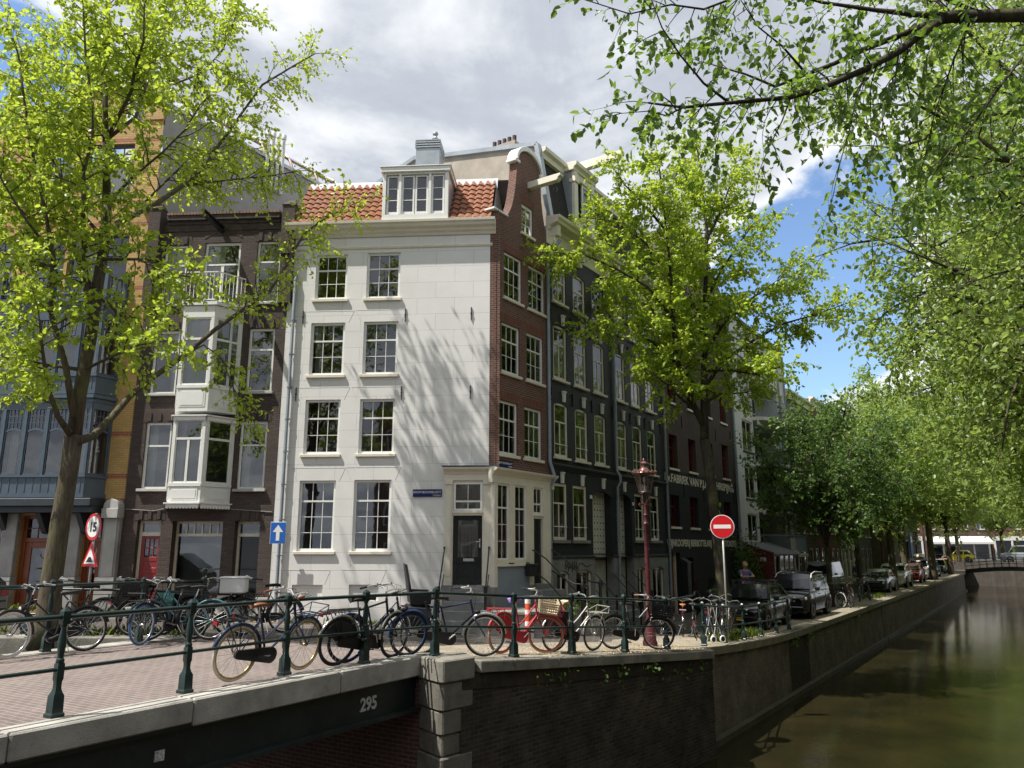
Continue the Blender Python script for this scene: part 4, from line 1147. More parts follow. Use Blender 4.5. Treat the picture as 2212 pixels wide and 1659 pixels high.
m = MB(); m.quad((.3, 2.3, 16.6), (WLEN-.2, 2.3, 16.6), (WLEN-.2, 2.3, 18.3), (.3, 2.3, 18.3)); m.build('roof_room', paint('roof_room_wall', (.45, .46, .5), .9, .1), vr)
m = MB()
for k in range(4): m = MB(); m.lathe([(.065, 15.5), (.065, 17.55+.06*k), (.09, 17.56+.06*k), (.09, 17.72+.06*k), (.05, 17.78+.06*k)], (4.0+.24*k, -.12, 0), 10); YH.part(m, 'flue_pipe', paint('flue_white', (.6, .6, .58), .5, .1), smooth=40)
YH.F = Matrix.Identity(4)
# windows and bays of the yellow house
def barwin(a, b, z0, z1, y=.12, cols=4, frac=.68, mat=M_bay, cur=None):
    m = MB(); m.box(a, a+.08, y, y+.08, z0, z1); m.box(b-.08, b, y, y+.08, z0, z1); m.box(a+.08, b-.08, y, y+.08, z1-.08, z1); m.box(a+.08, b-.08, y, y+.08, z0, z0+.09)
    zs = z0+(z1-z0)*frac; m.box(a+.08, b-.08, y-.01, y+.08, zs-.04, zs+.04)
    for k in range(1, cols): xx = a+.08+(b-a-.16)*k/cols; m.box(xx-.012, xx+.012, y+.02, y+.06, zs+.04, z1-.08)
    zm = (zs+z1)/2; m.box(a+.08, b-.08, y+.02, y+.06, zm-.012, zm+.012)
    w = YH.part(m, 'window', mat)
    p = MB(); p.quad((a+.06, y+.04, z0+.05), (b-.06, y+.04, z0+.05), (b-.06, y+.04, z1-.05), (a+.06, y+.04, z1-.05)); p.build('pane', M_glass, w)
    for c0_, c1_ in cur or (): curtain_mb(a+(b-a)*c0_, a+(b-a)*c1_, z0+.05, zs, y+.25, seed=int(a*10), waves=4).build('curtain', M_net, w, smooth=True)
    return w
barwin(-14.6,-13.5,10.1,12.3); barwin(-13.4,-12.4,9.9,12.3, frac=.72); barwin(-12.4,-11.45,9.9,12.3, frac=.72, cols=3); barwin(-16.8,-15.2,9.9,12.3)
barwin(-14.55,-13.6,13.5,15.2); barwin(-13.2,-11.6,13.5,15.4)
interior(YH, Y0, Y1-.05, .5, 16, [.8, 3.75, 6.9, 9.6, 12.7])
def ybay(zf, z0, z1, zt, fr, name='bay_window'):
    m = MB(); gl = MB(); p = .62; jr, jl, fr_, fl_ = -11.36, -15.2, -11.62, -14.94
    pts = [(jl, 0), (fl_, -p), (fr_, -p), (jr, 0)]
    for (xa, ya), (xb, yb) in zip(pts[:-1], pts[1:]):
        d = Vector((xb-xa, yb-ya, 0)); L = d.length; d /= L; nr = Vector((d.y, -d.x, 0))
        def P(s, o, z): q = Vector((xa, ya, 0)) + d*s + nr*o; return (q.x, q.y, z)
        def bx(s0, s1, o0, o1, za, zb):
            v = [P(s0,o0,za), P(s1,o0,za), P(s1,o1,za), P(s0,o1,za), P(s0,o0,zb), P(s1,o0,zb), P(s1,o1,zb), P(s0,o1,zb)]
            m.add(v, [(3,2,1,0), (4,5,6,7), (0,1,5,4), (1,2,6,5), (2,3,7,6), (3,0,4,7)])
        bx(0, L, -.05, 0, zf, z0); bx(-.03, L+.03, -.05, .05, z0-.06, z0+.0); bx(-.03, L+.03, -.05, .04, zf, zf+.12); bx(0, L, -.05, .02, z1, zt); bx(-.05, L+.05, -.05, .1, zt-.1, zt); bx(-.03, L+.03, -.05, .05, zt-.22, zt-.16)
        nn = 5 if L > 2 else 1
        for k in range(nn+1):
            s = L*k/nn; bx(max(0, s-.05), min(L, s+.05), -.07, .02, z0, z1)
        if L > 2:
            for k in range(14): s = L*(k+.5)/14; bx(s-.012, s+.012, 0, .012, zf+.14, z0-.08)
        zs = z0 + (z1-z0)*fr
        for k in range(nn):
            s0, s1 = L*k/nn+.05, L*(k+1)/nn-.05
            for q in range(6):   # the arched transom
                t0, t1 = q/6, (q+1)/6; h = lambda t: zs - .10*(2*t-1)**2
                v = [P(s0+(s1-s0)*t0, -.01, h(t0)-.03), P(s0+(s1-s0)*t1, -.01, h(t1)-.03), P(s0+(s1-s0)*t1, -.01, h(t1)+.03), P(s0+(s1-s0)*t0, -.01, h(t0)+.03)]
                v += [tuple(Vector(x) - nr*.05) for x in v]; m.add(v, [(0,1,2,3), (3,2,6,7), (1,0,4,5)])
            for j in range(1, 5): s = s0+(s1-s0)*j/5; bx(s-.01, s+.01, -.045, -.015, zs, z1)
            for j in (1, 2): z_ = zs+(z1-zs)*j/3; bx(s0, s1, -.045, -.015, z_-.01, z_+.01)
            bx(s0, s0+.04, -.05, -.01, z0, z1); bx(s1-.04, s1, -.05, -.01, z0, z1); bx(s0, s1, -.05, -.01, z0, z0+.06)
        gl.quad(P(.03, -.03, z0), P(L-.03, -.03, z0), P(L-.03, -.03, z1), P(.03, -.03, z1))
    m.prism_xy(pts, zf-.03, zf); m.prism_xy(pts, zt, zt+.02)
    b = YH.part(m, name, M_bay); gl.build('pane', M_glass, b); return b
by1 = ybay(4.02, 4.66, 6.58, 7.0, .7); by2 = ybay(7.03, 7.62, 9.3, 9.95, .72)
for bb, z0, z1 in ((by1, 4.7, 6.0), (by2, 7.65, 8.9)):
    for a_, b_ in ((-14.7, -14.2), (-11.95, -11.65), (-14.15, -13.9)): curtain_mb(a_, b_, z0, z1, -.42, seed=int(-a_*7), waves=3).build('curtain', M_net, bb, smooth=True)
m = MB()
m.box(-15.3, -11.3, -.75, .0, 3.78, 3.99); m.box(-15.3, -11.3, -.6, .0, 3.6, 3.78)
for u in (-14.2, -13.0, -11.8): m.prism_yz([(0, 3.0), (-.12, 3.05), (-.5, 3.6), (0, 3.6)], u-.08, u+.08)
YH.part(m, 'bay_beam', paint('bay_beam_dark', (.03, .04, .05), .5, .2), bevel=.01)
m = MB()   # balcony rail on top of the bays
ring = [(-15.2, -.02), (-14.94, -.62), (-11.62, -.62), (-11.36, -.02)]
for (xa, ya), (xb, yb) in zip(ring[:-1], ring[1:]):
    L = math.hypot(xb-xa, yb-ya); n_ = int(L/.14)
    m.bar((xa, ya, 10.66), (xb, yb, 10.66), .09, .06); m.bar((xa, ya, 10.12), (xb, yb, 10.12), .06, .05)
    for k in range(n_+1): t = k/n_; x, y = xa+(xb-xa)*t, ya+(yb-ya)*t; m.bar((x, y, 10.1), (x, y, 10.66), .05, .03, up=(1,0,0))
for x, y in ring + [(-13.3, -.62)]: m.box(x-.07, x+.07, y-.07, y+.07, 9.97, 10.8); m.lathe([(.07, 10.8), (.05, 10.85), (.07, 10.9), (.02, 10.98)], (x, y, 0), 8)
YH.part(m, 'balcony_railing', M_bay, bevel=.005)
# stone ground floor with wooden doors
m = MB()
for a, b in ((-14.25, -13.8), (-12.3, -11.88), (-11.2, -10.72)):
    m = MB(); m.box(a, b, -.16, .02, .3, 3.6); m.box(a-.04, b+.04, -.22, .02, .3, 1.8); m.box(a-.05, b+.05, -.23, .02, 1.68, 1.8); YH.part(m, 'stone_pilaster', M_grstone, bevel=.015)
m = MB(); m.box(-19, -14.25, -.1, .02, .3, .95)
YH.part(m, 'stone_plinth', M_grstone, bevel=.015)
m = MB(); m.box(-11.19, -10.70, -.34, .02, 3.45, 3.72); n_ = 10
pts = [(-11.17, 3.72)] + [(-10.945 - .225*math.cos(PI*k/n_), 3.78 + .22*math.sin(PI*k/n_)) for k in range(n_+1)] + [(-10.72, 3.72)]
m.prism_xz(pts, -.3, .02); m.box(-11.12, -10.77, -.2, .0, 1.8, 3.45)
YH.part(m, 'stone_console', paint('console_stone', (.42, .42, .4), .8, .15, 2, bump=.4), bevel=.01)
for a, b in ((-13.79, -12.29), (-11.87, -11.2), (-18.4, -14.26)):
    m = MB(); y = .12
    m.box(a, a+.12, y, y+.1, .9, 3.55); m.box(b-.12, b, y, y+.1, .9, 3.55); m.box(a+.12, b-.12, y, y+.1, 2.78, 2.9); m.box(a+.12, b-.12, y, y+.1, 3.45, 3.55)
    m.box(a+.12, a+.3, y+.03, y+.08, .9, 2.78); m.box(b-.3, b-.12, y+.03, y+.08, .9, 2.78); m.box(a+.3, b-.3, y+.03, y+.08, .9, 1.35); m.box(a+.3, b-.3, y+.03, y+.08, 2.6, 2.78)
    for k in range(1, 4): xx = a+.12+(b-a-.24)*k/4; m.box(xx-.012, xx+.012, y+.03, y+.06, 2.9, 3.45)
    m.box(a+.12, b-.12, y+.03, y+.06, 3.16, 3.19)
    mid = (a+b)/2
    if b-a > 1: m.torus((mid, y+.05, 2.45), (0,1,0), .16, .018, 16, 6, a0=0, a1=PI, e1=(1,0,0))
    d_ = YH.part(m, 'wooden_door', M_wood, bevel=.006)
    p = MB(); p.quad((a+.1, y+.055, 1.3), (b-.1, y+.055, 1.3), (b-.1, y+.055, 3.5), (a+.1, y+.055, 3.5)); p.build('pane', M_glass, d_)
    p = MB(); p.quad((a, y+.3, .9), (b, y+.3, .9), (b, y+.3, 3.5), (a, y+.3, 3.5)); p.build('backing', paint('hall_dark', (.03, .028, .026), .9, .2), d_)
# ================================================================== black brick house
M_blk = brick('black_brick', (.036, .042, .048), (.028, .033, .038), (.016, .019, .022), .2, .066, .010, .55, .5, .9, stain=.2)
M_blkarch = paint('black_arch', (.024, .028, .032), .6, .3, 6, bump=.5, bscale=30)
M_bstone = paint('base_stone', (.20, .20, .19), .8, .3, 1.5, bump=.4, dirt=(.07, .07, .065))
M_keyst = paint('keystone_cream', (.66, .65, .6), .6, .06)
BH = House('black_brick_house', 'wide black painted brick house with cream windows, white cornice and mansard dormer', 'house', tuple(C0), RG)
bw = []
for u0, u1 in ((3.56,4.46),(4.98,5.87),(6.41,7.29),(8.2,9.06),(9.6,10.47),(11.0,11.86)):
    bw += [(u0,u1,5.52,7.33,.1), (u0,u1,8.12,9.99,.1), (u0,u1,10.8,12.2,.1)]
r1 = [(3.43,4.34,2.86,4.66,.1),(4.74,5.71,2.86,4.66,.1),(9.6,10.45,2.9,4.66,.1),(11.05,11.93,2.9,4.66,.1)]
por = [(6.13,7.66,-.2,4.58,.32),(8.03,9.30,-.2,4.58,.32)]
m = MB(); wall_cells(m, 3.25, 12.58, 2.3, 13.3, bw + r1 + [(a,b,2.3,d,e) for a,b,c,d,e in por])
for a, b, c, d, e in bw: arch_fill(m, a, b, d, .09, -.0015, .05)
for a, b, c, d, e in por: arch_fill(m, a, b, d, .2, -.0015, .1)
BH.part(m, 'wall', M_blk)
m = MB(); basew = [(3.55,4.35,.25,1.9,.15),(4.79,5.92,.25,1.9,.15),(9.55,10.35,.25,1.9,.15),(10.96,12.1,.25,1.9,.15)]
wall_cells(m, 3.25, 12.58, -.4, 2.3, basew + [(a,b,-.2,2.3,e) for a,b,c,d,e in por], y=-.05)
m.quad((3.25, -.05, 2.3), (12.58, -.05, 2.3), (12.58, 0, 2.301), (3.25, 0, 2.301))
for a, b, c, d, e in basew: arch_fill(m, a, b, d, .12, -.0515, .08)
BH.part(m, 'stone_base', M_bstone)
m = MB(); m.quad((12.58, 10, -.3), (3.3, 10, -.3), (3.3, 10, 16), (12.58, 10, 16)); m.quad((3.26, .0, 4.5), (3.26, 0, 13.4), (3.26, 9, 13.4), (3.26, 9, 4.5)); m.quad((12.58, 0, -.3), (12.58, 9, -.3), (12.58, 9, 13), (12.58, 0, 13))
BH.part(m, 'rear_wall', M_blk)
def keystone(u, z): m = MB(); m.prism_xz([(u-.06, z), (u+.06, z), (u+.085, z+.32), (u-.085, z+.32)], -.07, .02); m.box(u-.105, u+.105, -.09, .0, z+.32, z+.37); BH.part(m, 'keystone', M_keyst, bevel=.004)
for u in (4.18, 5.58, 6.99, 8.77, 10.16, 11.5):
    for z in (7.39, 10.04): keystone(u, z)
for u in (4.0, 5.38, 6.95, 8.69, 10.15, 11.62): keystone(u, 4.67)
m = MB()
for u in (3.3+.0, 4.72, 6.14, 7.75, 9.33, 10.73, 12.3):
    for z in (7.55, 10.25):
        m = MB(); m.box(u-.012+.1, u+.012+.1, -.04, -.005, z-.22, z+.22)
        for s_ in (-1, 1): m.tube([(u+.1, -.03, z+.1), (u+.1+s_*.07, -.03, z+.14), (u+.1+s_*.09, -.03, z+.22)], .012, 5); m.tube([(u+.1, -.03, z-.1), (u+.1+s_*.06, -.03, z-.16)], .012, 5)
        BH.part(m, 'wall_anchor', M_iron)
for k, (a, b, c, d, e) in enumerate(bw):
    st_ = .66 if k % 3 < 2 else .55
    cu = [[(0, .35, 0, M_net), (.8, 1, 0, M_net)], [(.55, .95, 0, M_net)], None, [(0, .25, 0, M_net), (.75, 1, 0, M_net)]][k % 4] if k % 3 != 0 else [(.62, .9, 0, M_drape)]
    w = window(BH, a, b, c, d, y=.03, bar=.055, cols=2, up=1, low=1, split=st_, fw=.085, off=1, bottom=.1, sillmat=M_cream, sillh=.08, sillproj=.1, curtain=cu, mat=M_cream)
    if k % 3 == 0:
        g = MB(); g.tube([(a+.03, -.0, c+.42), (b-.03, 0, c+.42)], .014, 6); g.tube([(a+.05, .05, c+.42), (a+.05, 0, c+.42)], .01, 5); g.build('guard_bar', M_white, w)
for a, b, c, d, e in r1:
    w = window(BH, a, b, c, d, y=.03, bar=.05, cols=2, up=1, low=1, split=.66, fw=.085, off=1, bottom=.1, sillmat=M_bstone, sillh=.1, sillproj=.1, curtain=[(.6, .95, 0, M_net)], mat=M_cream)
    g = MB(); g.tube([(a+.03, 0, c+.42), (b-.03, 0, c+.42)], .014, 6); g.build('guard_bar', M_white, w)
for a, b, c, d, e in basew:
    window(BH, a, b, c, d, y=.02, bar=.08, cols=2, up=0, low=1, fw=.09, sill=False, curtain=[(0, 1, 0, paint('blind_dark', (.12, .125, .12), .8, .2, 20))], mat=M_cream)
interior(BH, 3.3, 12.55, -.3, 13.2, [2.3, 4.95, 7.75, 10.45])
# porches lined with patterned tiles
def tile_pattern():
    t = NT('porch_tiles'); tc = t.new('ShaderNodeTexCoord'); sp = t.new('ShaderNodeSeparateXYZ'); t.link(tc.outputs['Object'], sp.inputs[0])
    def cell(v):
        a = t.math('MULTIPLY', v, 1/.225); return t.math('ABSOLUTE', t.math('SUBTRACT', t.math('FRACT', a), .5))
    fx, fz = cell(sp.outputs['X']), cell(sp.outputs['Z'])
    dia = t.math('LESS_THAN', t.math('ADD', fx, fz), .2)
    gx, gz_ = t.math('SUBTRACT', .5, fx), t.math('SUBTRACT', .5, fz)
    joint = t.math('LESS_THAN', t.math('MINIMUM', gx, gz_), .02)
    c = t.mix(joint, (.62, .60, .53), (.42, .42, .38)); c = t.mix(dia, c, (.015, .022, .075)); t.col(c); t.set(rough=.2); return t.m
M_ptile = tile_pattern()
for a, b, c, d, e in por:
    m = MB(); m.quad((a+.1, .315, 2.42), (b, .315, 2.42), (b, .315, 4.45), (a+.1, .315, 4.45)); BH.part(m, 'porch_tile_panel', M_ptile)
    m = MB(); m.box(a, b, .32, .36, -.2, 4.58); m.box(a, b, .3, .32, 2.3, 2.36)
    for z in (1.8, 1.25, .7): m.box(a, b, .31, .32, z, z+.012)
    BH.part(m, 'porch_wall', paint('porch_cream', (.46, .45, .39), .6, .1))
    m = MB()
    for k in range(3): m.box(a, b, -.05-.28*k, .31-.28*k if k else .31, -.4, .62-.2*k)
    BH.part(m, 'porch_steps', M_bstone, bevel=.01)
    m = MB(); x = b-.12
    m.tube([(a+.12, .0, 1.75), (a+.12, -.75, 1.0)], .018, 6); m.box(a+.1, a+.15, -.8, -.75, -.1, 1.08); m.tube([(a+.12, .0, 1.2), (a+.12, -.75, .45)], .014, 6)
    m.tube([(x, .0, 1.75), (x, -.75, 1.0)], .018, 6); m.box(x-.03, x+.03, -.8, -.74, -.1, 1.1)
    BH.part(m, 'handrail', M_iron)
m = MB(); profile_x(m, [(.02, 5.06), (-.03, 5.08), (-.06, 5.15), (-.13, 5.2), (-.14, 5.27), (.02, 5.32)], 3.27, 12.6); profile_x(m, [(.0, 2.28), (-.09, 2.28), (-.1, 2.34), (.0, 2.38)], 3.25, 6.12); profile_x(m, [(.0, 2.28), (-.09, 2.28), (-.1, 2.34), (.0, 2.38)], 7.67, 8.02); profile_x(m, [(.0, 2.28), (-.09, 2.28), (-.1, 2.34), (.0, 2.38)], 9.31, 12.6)
BH.part(m, 'string_course', paint('black_trim', (.022, .025, .028), .5, .15), bevel=.005)
m = MB(); profile_x(m, [(.02, 12.75), (-.04, 12.75), (-.05, 13.2), (-.12, 13.26), (-.14, 13.36), (-.42, 13.42), (-.46, 13.52), (-.52, 13.56), (-.54, 13.66), (.02, 13.72)], 3.18, 12.62)
for u in (3.45, 5.4, 7.4, 8.1, 10.2, 12.3):
    m.box(u-.1, u+.1, -.36, -.02, 13.0, 13.4); m.box(u-.09, u+.09, -.24, -.02, 12.7, 13.0); m.box(u-.08, u+.08, -.14, -.02, 12.5, 12.7)
BH.part(m, 'cornice', M_cream, bevel=.012)
pipe(BH, [(3.1, -.1, -.2), (3.1, -.1, 4.5), (3.1, -.3, 4.72), (3.1, -.1, 5.3), (3.1, -.1, 11.9), (3.25, -.12, 12.4), (3.6, -.3, 12.9)], .055, (1.2, 2.8, 5.8, 7.4, 9.0, 10.6))
pipe(BH, [(7.98, -.09, -.2), (7.98, -.09, 4.8), (7.98, -.22, 5.0), (7.98, -.2, 5.2), (7.98, -.08, 5.4), (7.98, -.08, 13.0)], .05, (1.5, 3.2, 5.9, 7.6, 9.4, 11.1))
# mansard
M_slate = brick('mansard_shingles', (.05, .047, .045), (.04, .038, .037), (.022, .022, .022), .3, .2, .01, .9, .5, .5, stain=.3)
m = MB(); m.quad((3.45, .0, 13.7), (12.58, .0, 13.7), (12.58, .45, 16.2), (3.45, .45, 16.2)); m.quad((3.4, .45, 16.4), (12.58, .45, 16.4), (12.58, 9, 16.6), (3.4, 9, 17.4))
BH.part(m, 'mansard_roof', M_slate)
m = MB(); m.add([(3.35, 0, 13.72), (3.35, .5, 16.55), (3.35, 5.0, 17.4), (3.35, 6.1, 17.65), (3.35, 10, 16.6), (3.35, 10, 12), (3.35, 0, 12)], [(0,1,2,3,4,5,6)])
m.quad((3.35, 0, 12), (3.35, 0, 13.72), (3.44, 0, 13.72), (3.44, 0, 12))
BH.part(m, 'party_wall', paint('old_render', (.36, .32, .265), .9, .18, 1.2, bump=.3, bscale=8, dirt=(.5, .47, .42)))
m = MB(); 
for (y0, z0), (y1, z1) in (((-.06, 13.66), (.44, 16.6)), ((.44, 16.6), (5.0, 17.48)), ((5.0, 17.48), (6.1, 17.73)), ((6.1, 17.73), (10, 16.68))): m.bar((3.37, y0, z0), (3.37, y1, z1), .24, .16, up=(0,-1,1))
BH.part(m, 'zinc_edge', M_zinc)
m = MB(); profile_x(m, [(.5, 16.1), (.3, 16.12), (.28, 16.3), (.16, 16.36), (.14, 16.5), (.6, 16.55)], 3.45, 12.6); BH.part(m, 'upper_cornice', M_cream, bevel=.008)
m = MB(); m.box(3.36, 3.8, 1.4, 2.5, 16.6, 17.1); o_ = BH.part(m, 'brick_chimney', paint('old_render', (.36, .32, .265)))
for k in range(5): m = MB(); m.lathe([(.075, 17.1), (.08, 17.34)], (3.5, 1.5+.22*k, 0), 10); m.build('chimney_pot', paint('pot_brown', (.07, .04, .035), .7, .2), o_)
# dormer with a hoisting beam
m = MB()
for a, b in ((5.05, 5.3), (6.35, 6.6)): m.box(a, b, -.12, .1, 13.75, 16.2); m.box(a-.04, b+.04, -.17, .1, 15.75, 15.9); m.box(a-.03, b+.03, -.15, .1, 13.72, 13.95)
m.box(5.3, 6.35, -.06, .05, 13.75, 14.35); profile_x(m, [(.6, 16.2), (-.13, 16.2), (-.15, 16.3), (-.26, 16.36), (-.28, 16.5), (.6, 16.56)], 4.95, 6.7); m.box(5.3, 6.35, -.08, .05, 15.95, 16.2)
m.box(5.05, 5.1, .1, .5, 13.9, 16.2)
dd = BH.part(m, 'dormer', M_cream, bevel=.01)
m = MB(); m.box(5.8, 5.86, -.02, .04, 14.35, 15.95); m.box(6.29, 6.35, -.02, .04, 14.35, 15.95); m.box(5.86, 6.29, -.02, .04, 14.35, 14.45); m.box(5.86, 6.29, -.02, .04, 15.85, 15.95); m.build('casement', M_white, dd)
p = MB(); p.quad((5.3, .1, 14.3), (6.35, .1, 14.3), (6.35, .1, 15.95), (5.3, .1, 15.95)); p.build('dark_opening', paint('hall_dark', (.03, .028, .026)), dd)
p = MB(); p.quad((5.86, .0, 14.4), (6.29, .0, 14.4), (6.29, .0, 15.9), (5.86, .0, 15.9)); p.build('pane', M_glass, dd)
m = MB(); m.quad((5.04, .0, 13.75), (5.04, .0, 16.2), (5.04, .5, 16.2), (5.04, .1, 13.9)); m.build('zinc_cheek', M_zinc, dd)
m = MB(); profile_x(m, [(.3, 16.55), (-1.5, 16.55), (-1.6, 16.66), (-1.7, 16.72), (-1.7, 16.86), (.3, 16.86)], 5.75, 6.0); m.build('hoist_beam', M_cream, dd, bevel=.01)
m = MB(); m.box(5.92, 6.04, -.045, -.01, 4.28, 4.40); BH.part(m, 'house_number', M_signwhite); m = MB(); m.box(9.36, 9.46, -.045, -.01, 4.2, 4.32); BH.part(m, 'house_number', M_signwhite)
# graffiti
m = MB(); rnd = random.Random(5); x = 4.05
for k in range(6):
    a_ = x + .14*k; m.tube([(a_, -.056, 2.02-.02*k), (a_+.05, -.056, 2.2), (a_+.09, -.056, 2.05), (a_+.05, -.056, 1.95-.1*(k%2)), (a_+.12, -.056, 2.0)], .012, 5)
m.tube([(4.9, -.056, 1.9), (5.0, -.056, 2.1), (5.2, -.056, 2.12), (5.5, -.056, 2.0), (5.9, -.056, 2.06)], .012, 5)
BH.part(m, 'graffiti', paint('spray_black', (.015, .015, .015), .7, .1))

# ================================================================== brown brick warehouse
M_wbr = brick('warehouse_brick', (.135, .092, .075), (.10, .072, .062), (.085, .07, .062), .21, .062, .010, .9, .5, .7, stain=.3)
M_wblk = brick('warehouse_black', (.030, .031, .034), (.025, .026, .029), (.018, .018, .02), .21, .062, .010, .7, .4, .8, stain=.2)
FH = House('warehouse', 'tall old brown brick warehouse with black base and cream painted lettering', 'warehouse', tuple(C0), RG)
fw2 = [(13.3,14.25,5.98,7.45,.28),(15.6,16.55,6.0,7.5,.28),(20.25,21.25,6.05,7.75,.28),(17.9,18.9,6.05,7.6,.28)]
fup = [(13.4,14.3,8.9,10.4,.28),(15.7,16.6,8.9,10.4,.28),(18,18.9,8.9,10.4,.28),(20.3,21.2,8.9,10.4,.28),(13.4,14.3,11.8,13.1,.28),(15.7,16.6,11.8,13.1,.28),(18,18.9,11.8,13.1,.28),(20.3,21.2,11.8,13.1,.28)]
fw1 = [(13.2,14.2,3.5,4.83,.28),(15.45,16.5,3.5,4.86,.28),(20.13,21.15,3.5,4.86,.28),(17.8,18.8,3.5,4.86,.28)]
fw0 = [(13.1,14.0,-.2,2.42,.3),(14.5,15.55,.2,2.2,.3),(18.2,19.2,.2,2.2,.3)]
m = MB(); wall_cells(m, 12.6, 22.25, 5.87, 15.6, fw2 + fup)
m.add([(12.6, 0, 15.6), (22.25, 0, 15.6), (19.2, 0, 17.9), (15.6, 0, 17.9)], [(0,1,2,3)]); m.quad((12.6, 0, 13), (12.6, 0, 15.6), (12.6, 9, 15.6), (12.6, 9, 13)); m.quad((22.25, 0, -.3), (22.25, 9, -.3), (22.25, 9, 15.6), (22.25, 0, 15.6)); m.quad((12.6, 0, 15.6), (15.6, 0, 17.9), (15.6, 9, 17.9), (12.6, 9, 15.6)); m.quad((15.6, 0, 17.9), (19.2, 0, 17.9), (19.2, 9, 17.9), (15.6, 9, 17.9)); m.quad((22.25, 9, -.3), (12.6, 9, -.3), (12.6, 9, 15.6), (22.25, 9, 15.6))
FH.part(m, 'upper_wall', M_wbr)
m = MB(); wall_cells(m, 12.6, 22.25, -.4, 5.87, fw1 + fw0, y=-.003); FH.part(m, 'painted_base', M_wblk)
M_red = paint('window_red', (.16, .012, .014), .45, .15)
for w_ in fw2 + fup: window(FH, *w_[:4], y=.2, cols=2, up=1, low=2, fw=.09, bar=.03, mat=M_red, sillmat=M_cream, sillproj=.06, sillh=.1)
for w_ in fw1: window(FH, *w_[:4], y=.2, cols=3, up=1, low=2, fw=.07, bar=.03, mat=M_red, sillmat=M_cream, sillproj=.06, sillh=.1)
m = MB(); m.box(13.1, 13.7, .2, .25, -.2, 2.42); FH.part(m, 'red_door', paint('door_brick_red', (.2, .03, .015), .5, .1))
m = MB(); m.box(13.72, 13.78, .1, .25, -.2, 2.42); m.box(13.78, 14.0, .26, .3, -.2, 2.42); FH.part(m, 'door_frame', M_cream)
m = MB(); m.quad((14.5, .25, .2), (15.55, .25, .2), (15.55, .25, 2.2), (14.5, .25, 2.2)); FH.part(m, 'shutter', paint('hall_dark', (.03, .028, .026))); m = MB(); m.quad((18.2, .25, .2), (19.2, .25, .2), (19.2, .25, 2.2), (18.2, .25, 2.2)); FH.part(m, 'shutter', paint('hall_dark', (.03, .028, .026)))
interior(FH, 12.7, 22.2, -.2, 15, [2.7, 5.5, 8.3, 11.2])
M_let = paint('letter_cream', (.62, .58, .45), .8, .1, 6)
m = MB(); m.box(12.66, 12.75, -.014, -.004, 5.4, 5.75); FH.part(m, 'lettering_stroke', M_let)
for txt, u, z, size, w_ in (('v.FABRIEK VAN P.J.A.', 13.0, 5.38, .50, 5.0), ('CHRISPIJN', 18.75, 5.42, .50, 2.5)):
    o = lettering(txt, size, M_let, FH.r, (u, -.006, z), ext=.003, bold=.012, width=w_)
for txt, u, z, w_ in (('&', 21.4, 5.68, .3), ('ZN', 21.35, 5.42, .45)):
    o = lettering(txt, .26, M_let, FH.r, (u, -.006, z), ext=.003, bold=.01, width=w_)
for txt, u, w_ in (('WIJNKOOPERIJ', 12.65, 2.6), ('BIERBOTTELARIJ &', 15.35, 3.0), ('KEURSTOKERIJ', 18.6, 3.05)):
    o = lettering(txt, .40, M_let, FH.r, (u, -.006, 2.69), ext=.003, bold=.010, width=w_)
pipe(FH, [(12.72, -.08, -.2), (12.72, -.08, 14)], .05, (1, 2.6, 4.2, 5.8, 7.4))
pipe(FH, [(22.2, -.1, -.2), (22.2, -.1, 15)], .06, (1, 3, 5, 7, 9))
m = MB()
for u, z in ((14.8, 5.1), (17.3, 5.0), (19.5, 5.1), (21.7, 5.1), (17.4, 8.2), (19.4, 8.1), (21.7, 8.3), (14.9, 8.2)): m = MB(); m.box(u-.02, u+.02, -.04, -.006, z-.3, z+.3); FH.part(m, 'wall_anchor', M_iron)
m = MB(); m.box(14.05, 14.45, -.3, -.02, .7, 2.0); m.prism_yz([(-.36, 2.0), (-.02, 2.2), (-.02, 2.0)], 13.98, 14.52); FH.part(m, 'meter_box', paint('box_black', (.015, .015, .017)))

# ================================================================== white flats with balconies
M_wbrick = brick('white_brick', (.72, .72, .69), (.68, .68, .655), (.60, .60, .58), .21, .062, .008, .75, .15, .5, stain=.12)
AH = House('apartment_block', 'white brick apartment block with stacked concrete balconies', 'apartment block', tuple(C0), RG)
aw_ = []
for z0, z1 in ((2.95,4.45),(5.25,7.0),(7.85,9.6),(10.55,12.2)): aw_ += [(23.9,25.8,z0,z1,.12)]
lo = [(26.05,31.6,zf+.02,zf+2.35,1.4) for zf in (2.3, 4.75, 7.35, 9.95)]
up_ = [(23.9,25.8,13.2,14.6,.12),(27.4,28.6,13.2,14.6,.12),(30,31.2,13.2,14.6,.12)]
m = MB(); wall_cells(m, 22.3, 33.6, -.3, 15.2, aw_ + lo + up_ + [(32.1,33.1,z,z+1.5,.12) for z in (3.1,5.6,8.2,10.8)]); m.quad((33.6, 0, -.3), (33.6, 9, -.3), (33.6, 9, 15.2), (33.6, 0, 15.2)); m.quad((22.3, 9, 12), (22.3, 0, 12), (22.3, 0, 15.2), (22.3, 9, 15.2)); m.quad((22.3, 0, 15.2), (33.6, 0, 15.2), (33.6, 9, 15.4), (22.3, 9, 15.4)); m.quad((33.6, 9, -.3), (22.3, 9, -.3), (22.3, 9, 15.2), (33.6, 9, 15.2))
for a, b, c, d, e in lo: m.quad((a, e, c), (b, e, c), (b, e, d), (a, e, d))
AH.part(m, 'wall', M_wbrick)
for w_ in aw_ + up_: window(AH, *w_[:4], y=.05, bar=.07, cols=2, up=0, low=1, fw=.08, curtain=[(.05, .3, 0, M_net)], sillmat=paint('sill_dark', (.06, .06, .06)), mat=M_cream)
